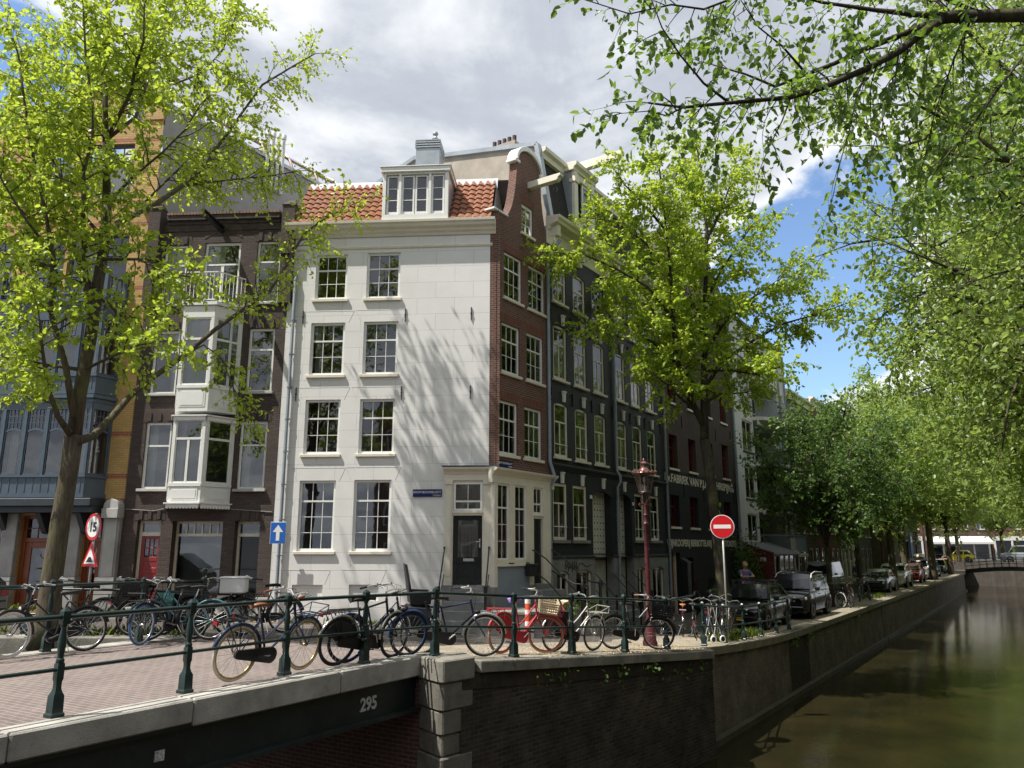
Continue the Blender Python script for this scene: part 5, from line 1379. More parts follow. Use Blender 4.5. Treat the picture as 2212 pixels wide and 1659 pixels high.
for z in (3.1,5.6,8.2,10.8): window(AH, 32.1, 33.1, z, z+1.5, y=.05, bar=0, cols=1, up=0, low=1, fw=.08, mat=M_cream)
interior(AH, 22.4, 26, 0, 15, [2.3, 4.9, 7.5, 10.1, 12.7])
M_conc = paint('balcony_concrete', (.60, .58, .52), .8, .08, 2)
for k, (a, b, c, d, e) in enumerate(lo):
    m = MB(); m.prism_xy([(26.0, .0), (26.3, -.55), (28.6, -1.35), (31.0, -1.35), (31.7, 0), (31.7, 1.35), (26.05, 1.35)], c-.2, c); m.box(26.1, 30.5, -.3, -.2, d-.2, d+.12)
    bl = AH.part(m, 'balcony', M_conc, bevel=.01)
    m = MB(); ring = [(26.05, -.02), (26.32, -.5), (28.6, -1.3), (31.0, -1.3), (31.66, -.02)]
    for (xa, ya), (xb, yb) in zip(ring[:-1], ring[1:]):
        L = math.hypot(xb-xa, yb-ya); n_ = max(2, int(L/.13)); m.bar((xa, ya, c+1.0), (xb, yb, c+1.0), .05, .04); m.bar((xa, ya, c+.1), (xb, yb, c+.1), .03, .03)
        for q in range(n_+1): t = q/n_; x, y = xa+(xb-xa)*t, ya+(yb-ya)*t; m.bar((x, y, c+.05), (x, y, c+1.0), .02, .02, up=(1,0,0))
    m.build('balcony_railing', paint('rail_blue_grey', (.2, .25, .3), .5, .1), bl)
    m = MB(); m.box(27.5, 30.9, -1.26, -1.22, c+.12, c+.85); m.build('balcony_screen', paint('screen_grey', (.35, .35, .33), .7, .1), bl)
    for a2, b2 in ((26.3, 27.2), (27.5, 29.3), (29.6, 31.3)):
        m = MB(); y = 1.3; m.box(a2, a2+.08, y, y+.06, c+.05, c+2.15); m.box(b2-.08, b2, y, y+.06, c+.05, c+2.15); m.box(a2+.08, b2-.08, y, y+.06, c+2.05, c+2.15); m.box(a2+.08, b2-.08, y, y+.06, c+.95, c+1.02); fr_ = AH.part(m, 'balcony_door', M_cream)
        p = MB(); p.quad((a2+.06, y+.02, c+.1), (b2-.06, y+.02, c+.1), (b2-.06, y+.02, c+2.1), (a2+.06, y+.02, c+2.1)); p.build('pane', paint('dark_glass', (.008, .009, .01)), fr_)
m = MB(); m.box(22.2, 33.7, -.1, .3, 15.2, 15.4); AH.part(m, 'roof_edge', paint('roof_edge_dark', (.08, .075, .07), .8, .2))
pipe(AH, [(31.95, -.08, 0), (31.95, -.08, 15)], .05, (2, 5, 8, 11)); pipe(AH, [(33.4, -.08, 0), (33.4, -.08, 15)], .05, (2, 5, 8, 11))
# lean-to with a red door
LT = House('lean_to', 'grey roofed glazed lean-to porch with dark red side door', 'lean-to', tuple(G(22.6, 0, 0)), RG)
m = MB(); m.add([(0, -1.6, 2.35), (5.0, -1.6, 2.35), (5.0, 0, 2.9), (0, 0, 2.9), (-.1, -1.75, 2.3), (5.1, -1.75, 2.3), (5.1, 0, 2.95), (-.1, 0, 2.95)], [(3,2,1,0), (4,5,6,7), (0,1,5,4), (1,2,6,5), (3,0,4,7)])
LT.part(m, 'roof', paint('lean_to_roof', (.17, .175, .17), .7, .25, 4, dirt=(.1, .1, .09)))
m = MB(); m.box(.0, .06, -1.6, -.02, -.2, 2.4); m.prism_yz([(-1.6, 2.4), (0, 2.4), (0, 2.88)], .0, .06); LT.part(m, 'red_door', paint('lean_red', (.13, .012, .016), .5, .1))
m = MB(); m.box(-.012, .0, -1.2, -.9, 1.95, 2.15); LT.part(m, 'notice', M_signwhite)
m = MB()
for k in range(6): x = .06 + 4.9*k/5; m.box(x-.05, x+.05, -1.62, -1.54, -.2, 2.35)
m.box(.06, 4.96, -1.62, -1.54, 2.22, 2.35); m.box(.06, 4.96, -1.62, -1.54, -.2, .55); m.box(.06, 4.96, -1.62, -1.54, 1.1, 1.16)
fr_ = LT.part(m, 'glazed_front', paint('lean_frame', (.55, .54, .49), .6, .1)); p = MB(); p.quad((.06, -1.58, .5), (4.96, -1.58, .5), (4.96, -1.58, 2.3), (.06, -1.58, 2.3)); p.build('pane', M_glass, fr_)
m = MB(); m.box(4.96, 5.0, -1.6, 0, -.2, 2.5); LT.part(m, 'end_wall', paint('lean_frame', (.55, .54, .49)))

# ================================================================== houses further along the canal and at its end
def row_house(name, label, u0, u1, zt, wallmat, winmat, floors, cols, group=None, ground=True, v=0.0, win=(.95, 1.7), gable=0.0, origin=None, rz=RG, cornice=M_cream):
    H = House(name, label, 'house', tuple(G(0, v)) if origin is None else origin, rz, group=group)
    holes = []; n_ = cols; w = (u1-u0)/n_
    for f in floors:
        for k in range(n_): c = u0 + w*(k+.5); holes.append((c-win[0]/2, c+win[0]/2, f+.7, f+.7+win[1], .12))
    if ground:
        for k in range(n_): c = u0 + w*(k+.5); holes.append((c-win[0]*.55, c+win[0]*.55, .35 if k % 2 else .05, 2.6, .15))
    m = MB(); wall_cells(m, u0, u1, -.4, zt, holes)
    if gable: m.add([(u0, 0, zt), (u1, 0, zt), (u1-(u1-u0)*.3, 0, zt+gable), (u0+(u1-u0)*.3, 0, zt+gable)], [(0,1,2,3)])
    m.quad((u0, 8, -.4), (u0, 0, -.4), (u0, 0, zt), (u0, 8, zt)); m.quad((u1, 0, -.4), (u1, 8, -.4), (u1, 8, zt), (u1, 0, zt)); m.quad((u1, 8, -.4), (u0, 8, -.4), (u0, 8, zt), (u1, 8, zt)); m.quad((u0, 0, zt-.01), (u1, 0, zt-.01), (u1, 8, zt+.3), (u0, 8, zt+.3))
    H.part(m, 'wall', wallmat)
    for h in holes: window(H, *h[:4], y=.05, bar=.05, cols=2, up=1, low=1, split=.62, fw=.09, mat=winmat, off=1, sillproj=.08)
    interior(H, u0+.05, u1-.05, -.3, zt-.1, [f for f in floors])
    m = MB(); profile_x(m, [(.02, zt-.4), (-.06, zt-.38), (-.1, zt-.1), (-.3, zt), (-.32, zt+.12), (.02, zt+.15)], u0, u1); H.part(m, 'cornice', cornice)
    return H
M_b1 = brick('far_brick_brown', (.16, .10, .08), (.12, .08, .065), (.12, .1, .09), .22, .07, .012, .9, .5, .5, stain=.2)
M_b2 = brick('far_brick_red', (.24, .085, .06), (.18, .07, .05), (.2, .16, .13), .22, .07, .012, .9, .5, .5, stain=.2)
M_b3 = brick('far_brick_grey', (.13, .12, .11), (.1, .095, .09), (.1, .09, .085), .22, .07, .012, .9, .5, .5, stain=.2)
row_house('canal_house', 'brown brick canal house right of the white apartment block', 33.7, 40.5, 12.8, M_b1, M_cream, (2.9, 5.8, 8.6), 4)
row_house('canal_house', 'red brick canal house half hidden by the dark quay trees', 40.6, 47.5, 13.4, M_b2, M_cream, (3.0, 5.9, 8.8), 4)
row_house('canal_house', 'cream plastered canal house between red and grey brick houses', 47.6, 54.0, 11.5, paint('cream_plaster', (.5, .47, .4), .8, .1, 2), M_white, (2.9, 5.7, 8.3), 4)
row_house('canal_house', 'grey brown brick canal house behind the far parked cars', 54.1, 62, 12.5, M_b3, M_cream, (2.9, 5.8, 8.6), 4)
# timber fronted building near the far bridge
TH = House('timber_building', 'tall grey timber slatted building near the far bridge', 'building', tuple(G(0, 1.6)), RG)
m = MB()
for k in range(60): u = 62.3 + .33*k; m.box(u, u+.2, -.08, .0, .2, 11.5)
m.box(62.2, 82, .0, 9, -.3, 11.6)
TH.part(m, 'slatted_wall', paint('weathered_timber', (.17, .15, .13), .85, .3, 1.5))
m = MB(); m.box(62.2, 82, -.3, .0, 3.3, 3.5); m.box(62.2, 82, -.3, 0, 6.9, 7.1); TH.part(m, 'floor_band', paint('grey_band', (.3, .3, .29), .8, .1))
m = MB(); m.box(71.5, 73.2, -.5, -.4, 1.6, 4.2); b_ = TH.part(m, 'blue_poster', paint('poster_blue', (.03, .12, .35), .5, .2, 2)); m = MB(); m.box(71.9, 72.8, -.52, -.5, 3.2, 3.8); m.build('poster_mark', M_signwhite, b_)
# the row that closes the view beyond the far bridge
fo = Vector((34, 118, 0)); frz = math.atan2(-1, 8)
for k, (lab, wdt, zt, mat) in enumerate((('white gabled house closing the view left of the yellow shop sign', 9, 13, paint('far_white', (.62, .62, .6), .8, .08)), ('red brick shop house with yellow fascia sign beyond the far bridge', 9, 13.5, M_b2), ('brown brick shop house with white shop front beyond the far bridge', 9, 14, M_b1), ('dark brick house at the right end of the far row', 10, 13, M_b2))):
    o = fo + Vector((math.cos(frz), math.sin(frz), 0)) * (9.1*k + 8)
    H = row_house('shop_house', lab, 0, wdt, zt, mat, M_white, (4.0, 7.2, 10.2), 4, origin=(o.x, o.y, .6), rz=frz, ground=False, win=(1.2, 1.9))
    m = MB(); m.box(.2, wdt-.2, -.12, -.02, 3.1, 3.7); H.part(m, 'fascia', M_white)
    m = MB(); 
    for q in range(5): x = .3 + (wdt-.7)*q/4; m.box(x, x+.25, -.1, -.02, 0, 3.1)
    m.box(.3, wdt-.3, -.08, -.02, 0, .5); sf = H.part(m, 'shop_front', M_white); p = MB(); p.quad((.3, -.04, .5), (wdt-.3, -.04, .5), (wdt-.3, -.04, 3.1), (.3, -.04, 3.1)); p.build('pane', paint('dark_glass', (.008, .009, .01)), sf)
    if k == 1: m = MB(); m.box(1.0, 8, -.3, -.13, 3.3, 4.3); H.part(m, 'yellow_sign', paint('sign_yellow', (.75, .5, .03), .5, .05))
    if k == 2: m = MB(); m.add([(.3, -.1, 3.7), (8.7, -.1, 3.7), (8.7, -1.6, 2.9), (.3, -1.6, 2.9), (.3, -1.6, 2.6), (8.7, -1.6, 2.6)], [(0,1,2,3), (3,2,5,4)]); H.part(m, 'awning', M_white)

# ================================================================== houses of the other bank and behind the viewer (unseen, added for reflections in windows and water and to cut sky light)
def facing_house(label, origin, rz, w, h, mat, roofmat, dep=9.0):
    H = House('canal_house', label, 'house', tuple(origin), rz, group='houses of the opposite quay')
    m = MB(); m.box(0, w, 0, dep, -.1, h); H.part(m, 'wall', mat)
    m = MB(); m.prism_yz([(-.2, h), (dep+.2, h), (dep-2.5, h+2.6), (2.2, h+2.6)], -.05, w+.05); H.part(m, 'roof', roofmat)
    f0 = None
    for z in (.9, 3.9, 6.9, 9.6):
        for k in range(3):
            c = w*(k+.5)/3
            if f0 is None:
                m = MB(); m.box(-.6, .6, -.05, -.005, 0, 1.9); f0 = H.part(m, 'window', M_cream); p = MB(); p.quad((-.48, -.055, .12), (.48, -.055, .12), (.48, -.055, 1.78), (-.48, -.055, 1.78)); p.build('pane', paint('dark_glass', (.008, .009, .01)), f0); f = f0
            else: f = dup_tree(f0, H.r)
            f.location = (c, 0, z)
for k, (mm, hh) in enumerate(((M_b1, 12.5), (M_b2, 13.5), (M_b3, 12), (M_b1, 14), (M_b2, 12.8), (M_b3, 13.4), (M_b1, 12.2), (M_b2, 13))):
    facing_house(('brown', 'red', 'grey', 'dark brown', 'dark red', 'grey brown', 'plain brown', 'bright red')[k] + ' brick house on the opposite quay, outside the view', G(10*k-2, 24, -.05), RG+PI, 9.6, hh, mm, M_slate)
for k, (mm, hh) in enumerate(((M_b2, 13), (M_b1, 12), (M_b3, 14), (M_b2, 12.5), (M_b1, 13.5))):
    facing_house(('red', 'brown', 'grey', 'wine red', 'dark brown')[k] + ' brick house behind the viewer, outside the view', (-16 + 9.4*k + 9, -15, .3), PI, 9.2, hh, mm, M_slate)
# ================================================================== trees
def leaf_mat(name, c1, c2, trans, tmix=.45, rough=.38, var=2.2):
    t = NT(name); n = t.n; v = t.coords()
    a = t.noise(v, var, 2, .5); b = t.noise(v, 21, 1, .5)
    f = t.math('ADD', t.math('MULTIPLY', a, .55), t.math('MULTIPLY', b, .45))
    c = t.ramp(f, [(.35, c1), (.65, c2)])
    t.col(c); t.set(rough=rough, spec=.45)
    tr = t.new('ShaderNodeBsdfTranslucent'); t.link(t.ramp(f, [(.35, tuple(x*.8 for x in trans)), (.65, trans)]), tr.inputs[0])
    mx = t.new('ShaderNodeMixShader'); mx.inputs[0].default_value = tmix
    t.link(t.b.outputs[0], mx.inputs[1]); t.link(tr.outputs[0], mx.inputs[2]); t.link(mx.outputs[0], t.out.inputs['Surface'])
    return t.m
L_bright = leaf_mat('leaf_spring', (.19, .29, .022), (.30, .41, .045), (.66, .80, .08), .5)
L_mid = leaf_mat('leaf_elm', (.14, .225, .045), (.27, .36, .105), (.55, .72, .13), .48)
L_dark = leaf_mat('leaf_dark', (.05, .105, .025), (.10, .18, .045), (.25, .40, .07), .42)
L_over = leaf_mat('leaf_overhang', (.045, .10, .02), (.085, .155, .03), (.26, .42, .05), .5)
def bark_mat(name, c, c2):
    t = NT(name); tc = t.new('ShaderNodeTexCoord'); mp = t.new('ShaderNodeMapping'); mp.inputs['Scale'].default_value = (14, 14, 2.2); t.link(tc.outputs['Object'], mp.inputs[0])
    n = t.noise(mp.outputs[0], 1.6, 5, .65, .4); m_ = t.noise(tc.outputs['Object'], 1.8, 4, .6)
    cc = t.mix(t.ramp(m_, [(.5, 0.0), (.68, .65)]), t.ramp(n, [(.3, c), (.7, c2)]), (.13, .14, .05))
    t.col(cc); t.set(rough=.9, spec=.2); t.bump(n, .9, .03); return t.m
M_bark = bark_mat('bark', (.055, .045, .033), (.15, .125, .09)); M_barkd = bark_mat('bark_dark', (.03, .026, .02), (.075, .065, .05))

def leaves_mesh(name, P, D, S, mat, rng, parent, width=.72, droop=.35, fold=.35):
    """P base points, D directions, S sizes (numpy); one mesh with two folded faces per leaf"""
    n = len(P)
    D = D / np.linalg.norm(D, axis=1, keepdims=True)
    N = rng.normal(size=(n, 3)); N[:, 2] += .9
    N -= D * np.sum(N*D, axis=1, keepdims=True); N /= np.linalg.norm(N, axis=1, keepdims=True) + 1e-9
    B = np.cross(D, N); s = S[:, None]
    w = width * s
    def pt(a, b, c): return P + D*s*a + B*w*b + N*s*c
    V = np.stack([pt(0, 0, 0), pt(.22, .42, .14*fold*2), pt(.66, .40, .10*fold*2-.06*droop), pt(1, 0, -.22*droop), pt(.66, -.40, .10*fold*2-.06*droop), pt(.22, -.42, .14*fold*2)], axis=1).reshape(-1, 3)
    base = (np.arange(n)*6)[:, None]
    F = np.concatenate([base + np.array([0, 1, 2, 3]), base + np.array([0, 3, 4, 5])], axis=1).reshape(-1)
    me = bpy.data.meshes.new(name)
    me.vertices.add(n*6); me.vertices.foreach_set('co', V.astype(np.float32).ravel())
    me.loops.add(n*8); me.loops.foreach_set('vertex_index', F.astype(np.int32))
    me.polygons.add(n*2); me.polygons.foreach_set('loop_start', np.arange(0, n*8, 4, dtype=np.int32))
    me.polygons.foreach_set('use_smooth', np.ones(n*2, dtype=bool))
    me.materials.append(mat); me.update(calc_edges=True); me.validate()
    o = bpy.data.objects.new(name, me); COL.objects.link(o); o.parent = parent
    return o

def unit(v):
    v = Vector(v); return v.normalized() if v.length > 1e-9 else Vector((0, 0, 1))

class Tree:
    def __init__(s, root, seed, leaf=.09, mat=None, bark=None, sides=(9, 5, 3)):
        s.root = root; s.rng = np.random.default_rng(seed); s.rnd = random.Random(seed); s.w = MB(); s.P = []; s.D = []; s.leaf = leaf; s.mat = mat; s.bark = bark or M_bark; s.sides = sides
        s.o = Vector(root.location)
    def limb(s, pts, r0, r1, n=None):
        pts = [Vector(p) - s.o for p in pts]
        k = len(pts); s.w.tube(pts, [r0 + (r1-r0)*(i/(k-1))**.8 for i in range(k)], n or s.sides[0])
    def rv(s): return Vector((s.rnd.gauss(0, 1), s.rnd.gauss(0, 1), s.rnd.gauss(0, 1)))
    def grow(s, pts, f0=.15, ds=.35, L=1.3, up=.2, r=.018, tw=.16, Lt=.45, dl=.06, tip=True, spread=1.0, droop=.12, wood=True, leafy=1.0):
        """side branches with twigs and leaves along a limb"""
        pts = [Vector(p) - s.o for p in pts]
        seg = [(pts[i+1]-pts[i]).length for i in range(len(pts)-1)]; T = sum(seg)
        if T < 1e-6: return
        d = T*f0
        while d < T:
            a = d; i = 0
            while i < len(seg)-1 and a > seg[i]: a -= seg[i]; i += 1
            p = pts[i].lerp(pts[i+1], min(1, a/max(seg[i], 1e-6))); t = (pts[i+1]-pts[i]).normalized()
            q = s.rv(); q = unit(q - t*q.dot(t))
            f = d/T
            dr = unit(t*(.35+.5*f) + q*spread + Vector((0, 0, up)))
            s.branch(p, dr, L*(1-.45*f)*s.rnd.uniform(.6, 1.25), r*(1.15-.5*f), tw, Lt, dl, droop, wood, leafy)
            d += ds*s.rnd.uniform(.6, 1.4)
        if tip: s.branch(pts[-1], unit(pts[-1]-pts[-2]), L*.7, r*.7, tw, Lt, dl, droop, wood, leafy)
    def branch(s, p, dr, L, r, tw, Lt, dl, droop, wood=True, leafy=1.0):
        n = 4; pts = [p]; d = Vector(dr)
        for k in range(n):
            d = unit(d + s.rv()*.16 + Vector((0, 0, -droop))); pts.append(pts[-1] + d*(L/n))
        if wood: s.w.tube(pts, [r*(1-.75*k/n) for k in range(n+1)], s.sides[1], cap=False)
        x = L*.18
        while x < L:
            k = min(n-1, int(x/(L/n))); p_ = pts[k].lerp(pts[k+1], (x-(L/n)*k)/(L/n)); t = unit(pts[k+1]-pts[k])
            q = s.rv(); q = unit(q - t*q.dot(t)); s.twig(p_, unit(t*.6 + q*.8 + Vector((0, 0, -.05))), Lt*s.rnd.uniform(.5, 1.3), r*.3, dl, wood, leafy)
            x += tw*s.rnd.uniform(.6, 1.4)
        s.twig(pts[-1], d, Lt, r*.3, dl, wood, leafy)
    def twig(s, p, d, L, r, dl, wood, leafy):
        a = p; m = unit(d + s.rv()*.2 + Vector((0, 0, -.1)))
        mid = p + d*(L*.5); e = mid + m*(L*.5)
        if wood: s.w.tube([a, mid, e], [r, r*.8, r*.5], s.sides[2], cap=False)
        k = max(1, int(L/dl*leafy + s.rnd.random()))
        for j in range(k):
            t = (j+.6)/k
            q = a.lerp(mid, t*2) if t < .5 else mid.lerp(e, t*2-1)
            g = unit(d*.5 + s.rv()*.75 + Vector((0, 0, -.45)))
            s.P.append(tuple(q)); s.D.append(tuple(g))
    def finish(s, label=None, width=.72, var=.35, trunk='trunk', droop=.35):
        w = s.w.build(trunk, s.bark, s.root, smooth=True)
        P = np.array(s.P); D = np.array(s.D); S = s.leaf*(1-var+2*var*s.rng.random(len(P)))
        leaves_mesh('crown', P, D, S, s.mat, s.rng, s.root, width, droop)
        return len(P)

def px(pts, Y0, Y1, e=1.0):
    k = len(pts); return [at(x, y, Y0 + (Y1-Y0)*(i/(k-1))**e) for i, (x, y) in enumerate(pts)]

# ---- big tree in front of the yellow house
b0 = on_ground(97, 1378)
lt = thing('street_tree', 'large young leaved street tree with lichened trunk in front of the yellow house', 'tree', tuple(b0), group='street trees in fresh leaf')
T = Tree(lt, 11, .105, L_bright)
Yt = b0.y
trunk = [b0 + Vector((0, 0, -.2)), b0 + Vector((.02, 0, .25))] + [at(x, y, Yt) for x, y in ((112, 1250), (130, 1130), (149, 1020), (160, 940))]
k = len(trunk); T.w.tube([p - T.o for p in trunk], [.30, .23, .19, .175, .165, .17], 14)
A0 = at(160, 940, Yt)
T.limb([A0] + px([(172, 853), (197, 720), (212, 610), (228, 520), (231, 440)], Yt, Yt+.3), .145, .10)
limbsL = [
 (px([(231,440),(230,333),(227,233),(231,133),(234,20),(238,-90)], Yt+.3, Yt+.6), 0.094, .03, 1.7),
 (px([(228,520),(255,482),(300,458),(345,435),(393,402),(433,366),(467,320),(495,285),(522,245),(567,183),(633,143),(680,116)], Yt+.2, Yt+4.6, .7), 0.086, .02, 1.15),
 (px([(393,402),(450,394),(500,388),(583,380),(650,369)], Yt+2.6, Yt+4.8), 0.036, .015, 1.0),
 (px([(168,952),(200,943),(240,903),(283,853),(333,813),(400,766),(467,710),(533,663),(583,628),(623,563),(655,508),(688,480),(735,455),(765,440)], Yt-.1, Yt+4.6, .75), 0.094, .015, .95),
 (px([(283,467),(350,400),(420,330),(490,330),(560,320)], Yt+2.4, Yt+5.0), 0.036, .012, 1.0),
 (px([(400,766),(440,745),(480,775),(505,840),(530,880),(545,905)], Yt+1.2, Yt+1.4), 0.022, .01, .45),
 (px([(150,935),(125,900),(104,840),(92,760),(85,690)], Yt-.2, Yt-1.4), 0.072, .02, 1.1),
 (px([(160,900),(142,790),(112,686),(111,620),(116,553),(93,433),(67,317),(50,200),(40,120)], Yt-.2, Yt-1.2), 0.072, .02, 1.3),
 (px([(197,713),(188,640),(182,547),(180,450),(181,367),(200,300),(200,233),(185,120),(180,20)], Yt+.1, Yt-1.0), 0.065, .02, 1.4),
 (px([(231,300),(283,200),(293,143),(310,90),(312,10)], Yt+.4, Yt-.6), 0.050, .02, 1.4),
 (px([(231,300),(293,253),(333,133),(360,67),(390,-30)], Yt+.4, Yt+3.6), 0.050, .02, 1.5),
 (px([(325,213),(360,187),(433,160),(480,110),(515,30)], Yt+1.2, Yt+4.4), 0.036, .015, 1.4),
 (px([(205,640),(170,565),(140,480),(100,380),(77,217),(40,90)], Yt, Yt+1.5), 0.058, .02, 1.3),
 (px([(180,800),(120,790),(50,783),(0,770),(-60,750)], Yt, Yt+.8), 0.043, .02, 1.0),
 (px([(200,620),(140,600),(70,560),(10,520),(-50,480)], Yt, Yt-.6), 0.043, .02, 1.2),
 (px([(116,553),(60,480),(10,400),(-40,300)], Yt-.6, Yt-1.6), 0.036, .015, 1.2),
 (px([(222,560),(300,560),(360,590),(420,600)], Yt, Yt-1.0), 0.036, .015, .8),
 (px([(180,800),(240,770),(300,745),(360,735)], Yt, Yt-1.0), 0.036, .015, .9),
 (px([(215,640),(260,680),(310,690),(360,660)], Yt, Yt+1.2), 0.036, .015, .9),
 (px([(231,440),(290,380),(350,330),(400,280),(430,230)], Yt+.3, Yt-.8), 0.036, .015, 1.2),
 (px([(228,520),(150,430),(110,330),(130,200),(150,80)], Yt+.2, Yt+3.2), 0.043, .02, 1.4),
]
for i, (P, r0, r1, L) in enumerate(limbsL):
    T.limb(P, r0, r1, 7); T.grow(P, f0=(.5 if i == 3 else .36) if i in (1, 3) else .22, ds=.145, L=L*1.08, tw=.10, Lt=.42, dl=.046, up=.1, leafy=.62 if i in (1, 2, 3, 4, 5, 12, 18, 19, 20, 21) else 1.0)
T.finish()
T1 = len(T.P)

# ---- middle tree on the quay
b1 = Vector((6.95, 25.6, -.05))
mt = thing('street_tree', 'bright green street tree standing behind the black hatchback and no entry sign', 'tree', tuple(b1), group='street trees in fresh leaf')
T = Tree(mt, 23, .125, L_bright, M_barkd)
Yt = b1.y
trunk = [b1 + Vector((0, 0, -.2))] + [at(x, y, Yt) for x, y in ((1561, 1262), (1556, 1220), (1544, 1110), (1533, 1020), (1522, 950))]
T.w.tube([p - T.o for p in trunk], [.27, .21, .19, .18, .17, .17], 12)
limbsM = [
 (px([(1522,950),(1521,840),(1523,700),(1525,586),(1527,500),(1516,400),(1505,310)], Yt, Yt+.3), .15, .02, 1.5),
 (px([(1521,920),(1480,840),(1458,760),(1454,669),(1446,560),(1432,430),(1420,330)], Yt, Yt-1.5), .12, .02, 1.5),
 (px([(1522,860),(1470,790),(1410,740),(1350,700),(1290,690)], Yt, Yt-1.0), .08, .015, 1.2),
 (px([(1455,690),(1400,620),(1330,580),(1260,550),(1200,545)], Yt-1, Yt-2.2), .06, .015, 1.0),
 (px([(1450,600),(1390,520),(1330,480),(1270,470)], Yt-1, Yt-.5), .05, .015, 1.1),
 (px([(1440,500),(1390,440),(1350,400),(1330,370)], Yt-1, Yt-2), .05, .015, 1.0),
 (px([(1521,900),(1470,860),(1440,830),(1400,800)], Yt, Yt-1.4), .06, .015, .9),
 (px([(1522,840),(1560,780),(1620,740),(1690,700),(1760,680),(1830,655)], Yt, Yt+.8), .08, .015, .8),
 (px([(1523,760),(1570,690),(1630,640),(1690,600),(1740,590)], Yt, Yt+1.6), .07, .015, 1.0),
 (px([(1524,650),(1560,580),(1600,520),(1630,480)], Yt, Yt-1.0), .06, .015, 1.2),
 (px([(1526,520),(1560,450),(1580,390),(1590,340)], Yt, Yt+1.4), .05, .015, 1.2),
 (px([(1522,800),(1580,800),(1640,810),(1690,790)], Yt, Yt-1.6), .06, .015, 1.0),
 (px([(1522,870),(1560,850),(1600,850),(1640,840)], Yt, Yt+1.2), .05, .015, .9),
 (px([(1523,740),(1500,680),(1480,600),(1475,480),(1470,380)], Yt, Yt+2.2), .07, .015, 1.5),
 (px([(1523,700),(1490,640),(1440,650),(1380,660),(1320,640)], Yt, Yt+2.0), .06, .015, 1.2),
]
for P, r0, r1, L in limbsM:
    T.limb(P, r0, r1, 7); T.grow(P, f0=.2, ds=.135, L=L*1.15, tw=.105, Lt=.42, dl=.046, up=.1)
# a few shoots low on the trunk
for y in (1090, 1110, 1150): T.twig(at(1542, y, Yt) - T.o, Vector((.6, -.4, .3)), .3, .006, .06, True, 1)
T.finish(); T2 = len(T.P)

# ---- tree whose boughs hang in from the right, close to the viewer
b2 = Vector((12.2, 8.2, -.05))
ov = thing('overhanging_tree', 'tree at the right edge whose dark boughs hang over the canal', 'tree', tuple(b2))
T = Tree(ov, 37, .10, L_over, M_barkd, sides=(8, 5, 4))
T.w.tube([Vector((0, 0, -.2)), Vector((0, 0, 2)), Vector((-.1, 0, 4.5)), Vector((-.2, .1, 7.2))], [.4, .33, .28, .22], 12)
root_ = b2 + Vector((-.2, .1, 6.2)); YO = 8.7
def ovl(pts, Y0, Y1, r0, r1, from_trunk=False, **kw):
    P = px(pts, Y0, Y1)
    if from_trunk: P = [root_, root_.lerp(P[0], .5) + Vector((0, 0, .35))] + P
    T.limb(P, r0, r1, 7)
    a = dict(f0=.12, ds=.17, L=1.05, tw=.14, Lt=.30, dl=.062, up=-.25, droop=.2, r=.009, leafy=.9); a.update(kw)
    T.grow(P[1:] if from_trunk else P, **a)
ovl([(2212,33),(2058,36),(2035,40)], YO, YO, .11, .07, True, f0=.4)
ovl([(2035,40),(1942,110),(1875,147),(1775,190),(1708,210),(1575,222),(1475,232),(1400,222)], YO, YO-.6, .06, .012)
ovl([(2030,42),(1960,70),(1875,103),(1800,138),(1742,160),(1675,187),(1610,160),(1540,140)], YO, YO+.7, .05, .010)
ovl([(2058,36),(1970,30),(1892,22),(1775,5),(1690,-20)], YO, YO+.3, .05, .012)
ovl([(1690,-30),(1600,-10),(1520,20),(1450,10),(1360,30),(1250,-5)], YO+.3, YO-.5, .022, .006, L=.7)
ovl([(1575,222),(1520,180),(1470,120),(1430,60),(1400,-20)], YO-.4, YO-.9, .018, .006, L=.7)
ovl([(1742,160),(1690,100),(1640,60),(1600,0)], YO+.2, YO-.4, .018, .006, L=.8)
ovl([(1875,147),(1850,210),(1835,280),(1815,350),(1800,420)], YO, YO+.2, .014, .004, L=.55, ds=.3)
ovl([(1708,210),(1690,260),(1660,320),(1640,370)], YO-.3, YO-.2, .012, .004, L=.5, ds=.3)
ovl([(1942,110),(1930,200),(1900,270),(1880,340)], YO, YO-.5, .014, .004, L=.6, ds=.3)
ovl([(1475,232),(1440,250),(1400,240),(1340,245)], YO-.6, YO-.8, .012, .004, L=.5, ds=.3)
ovl([(2100,35),(2060,130),(2020,240),(2000,330)], YO, YO+.4, .016, .005, L=.8)
ovl([(2212,120),(2150,200),(2100,270),(2050,330),(2020,370)], YO, YO-.4, .03, .008, True)
ovl([(2120,30),(2000,-20),(1900,-60)], YO, YO+.2, .03, .01)
ovl([(2212,340),(2150,370),(2080,385),(2000,420)], YO+3, YO+2.6, .04, .008, True, L=.9)
T.finish(width=.66, droop=.5); T3 = len(T.P)

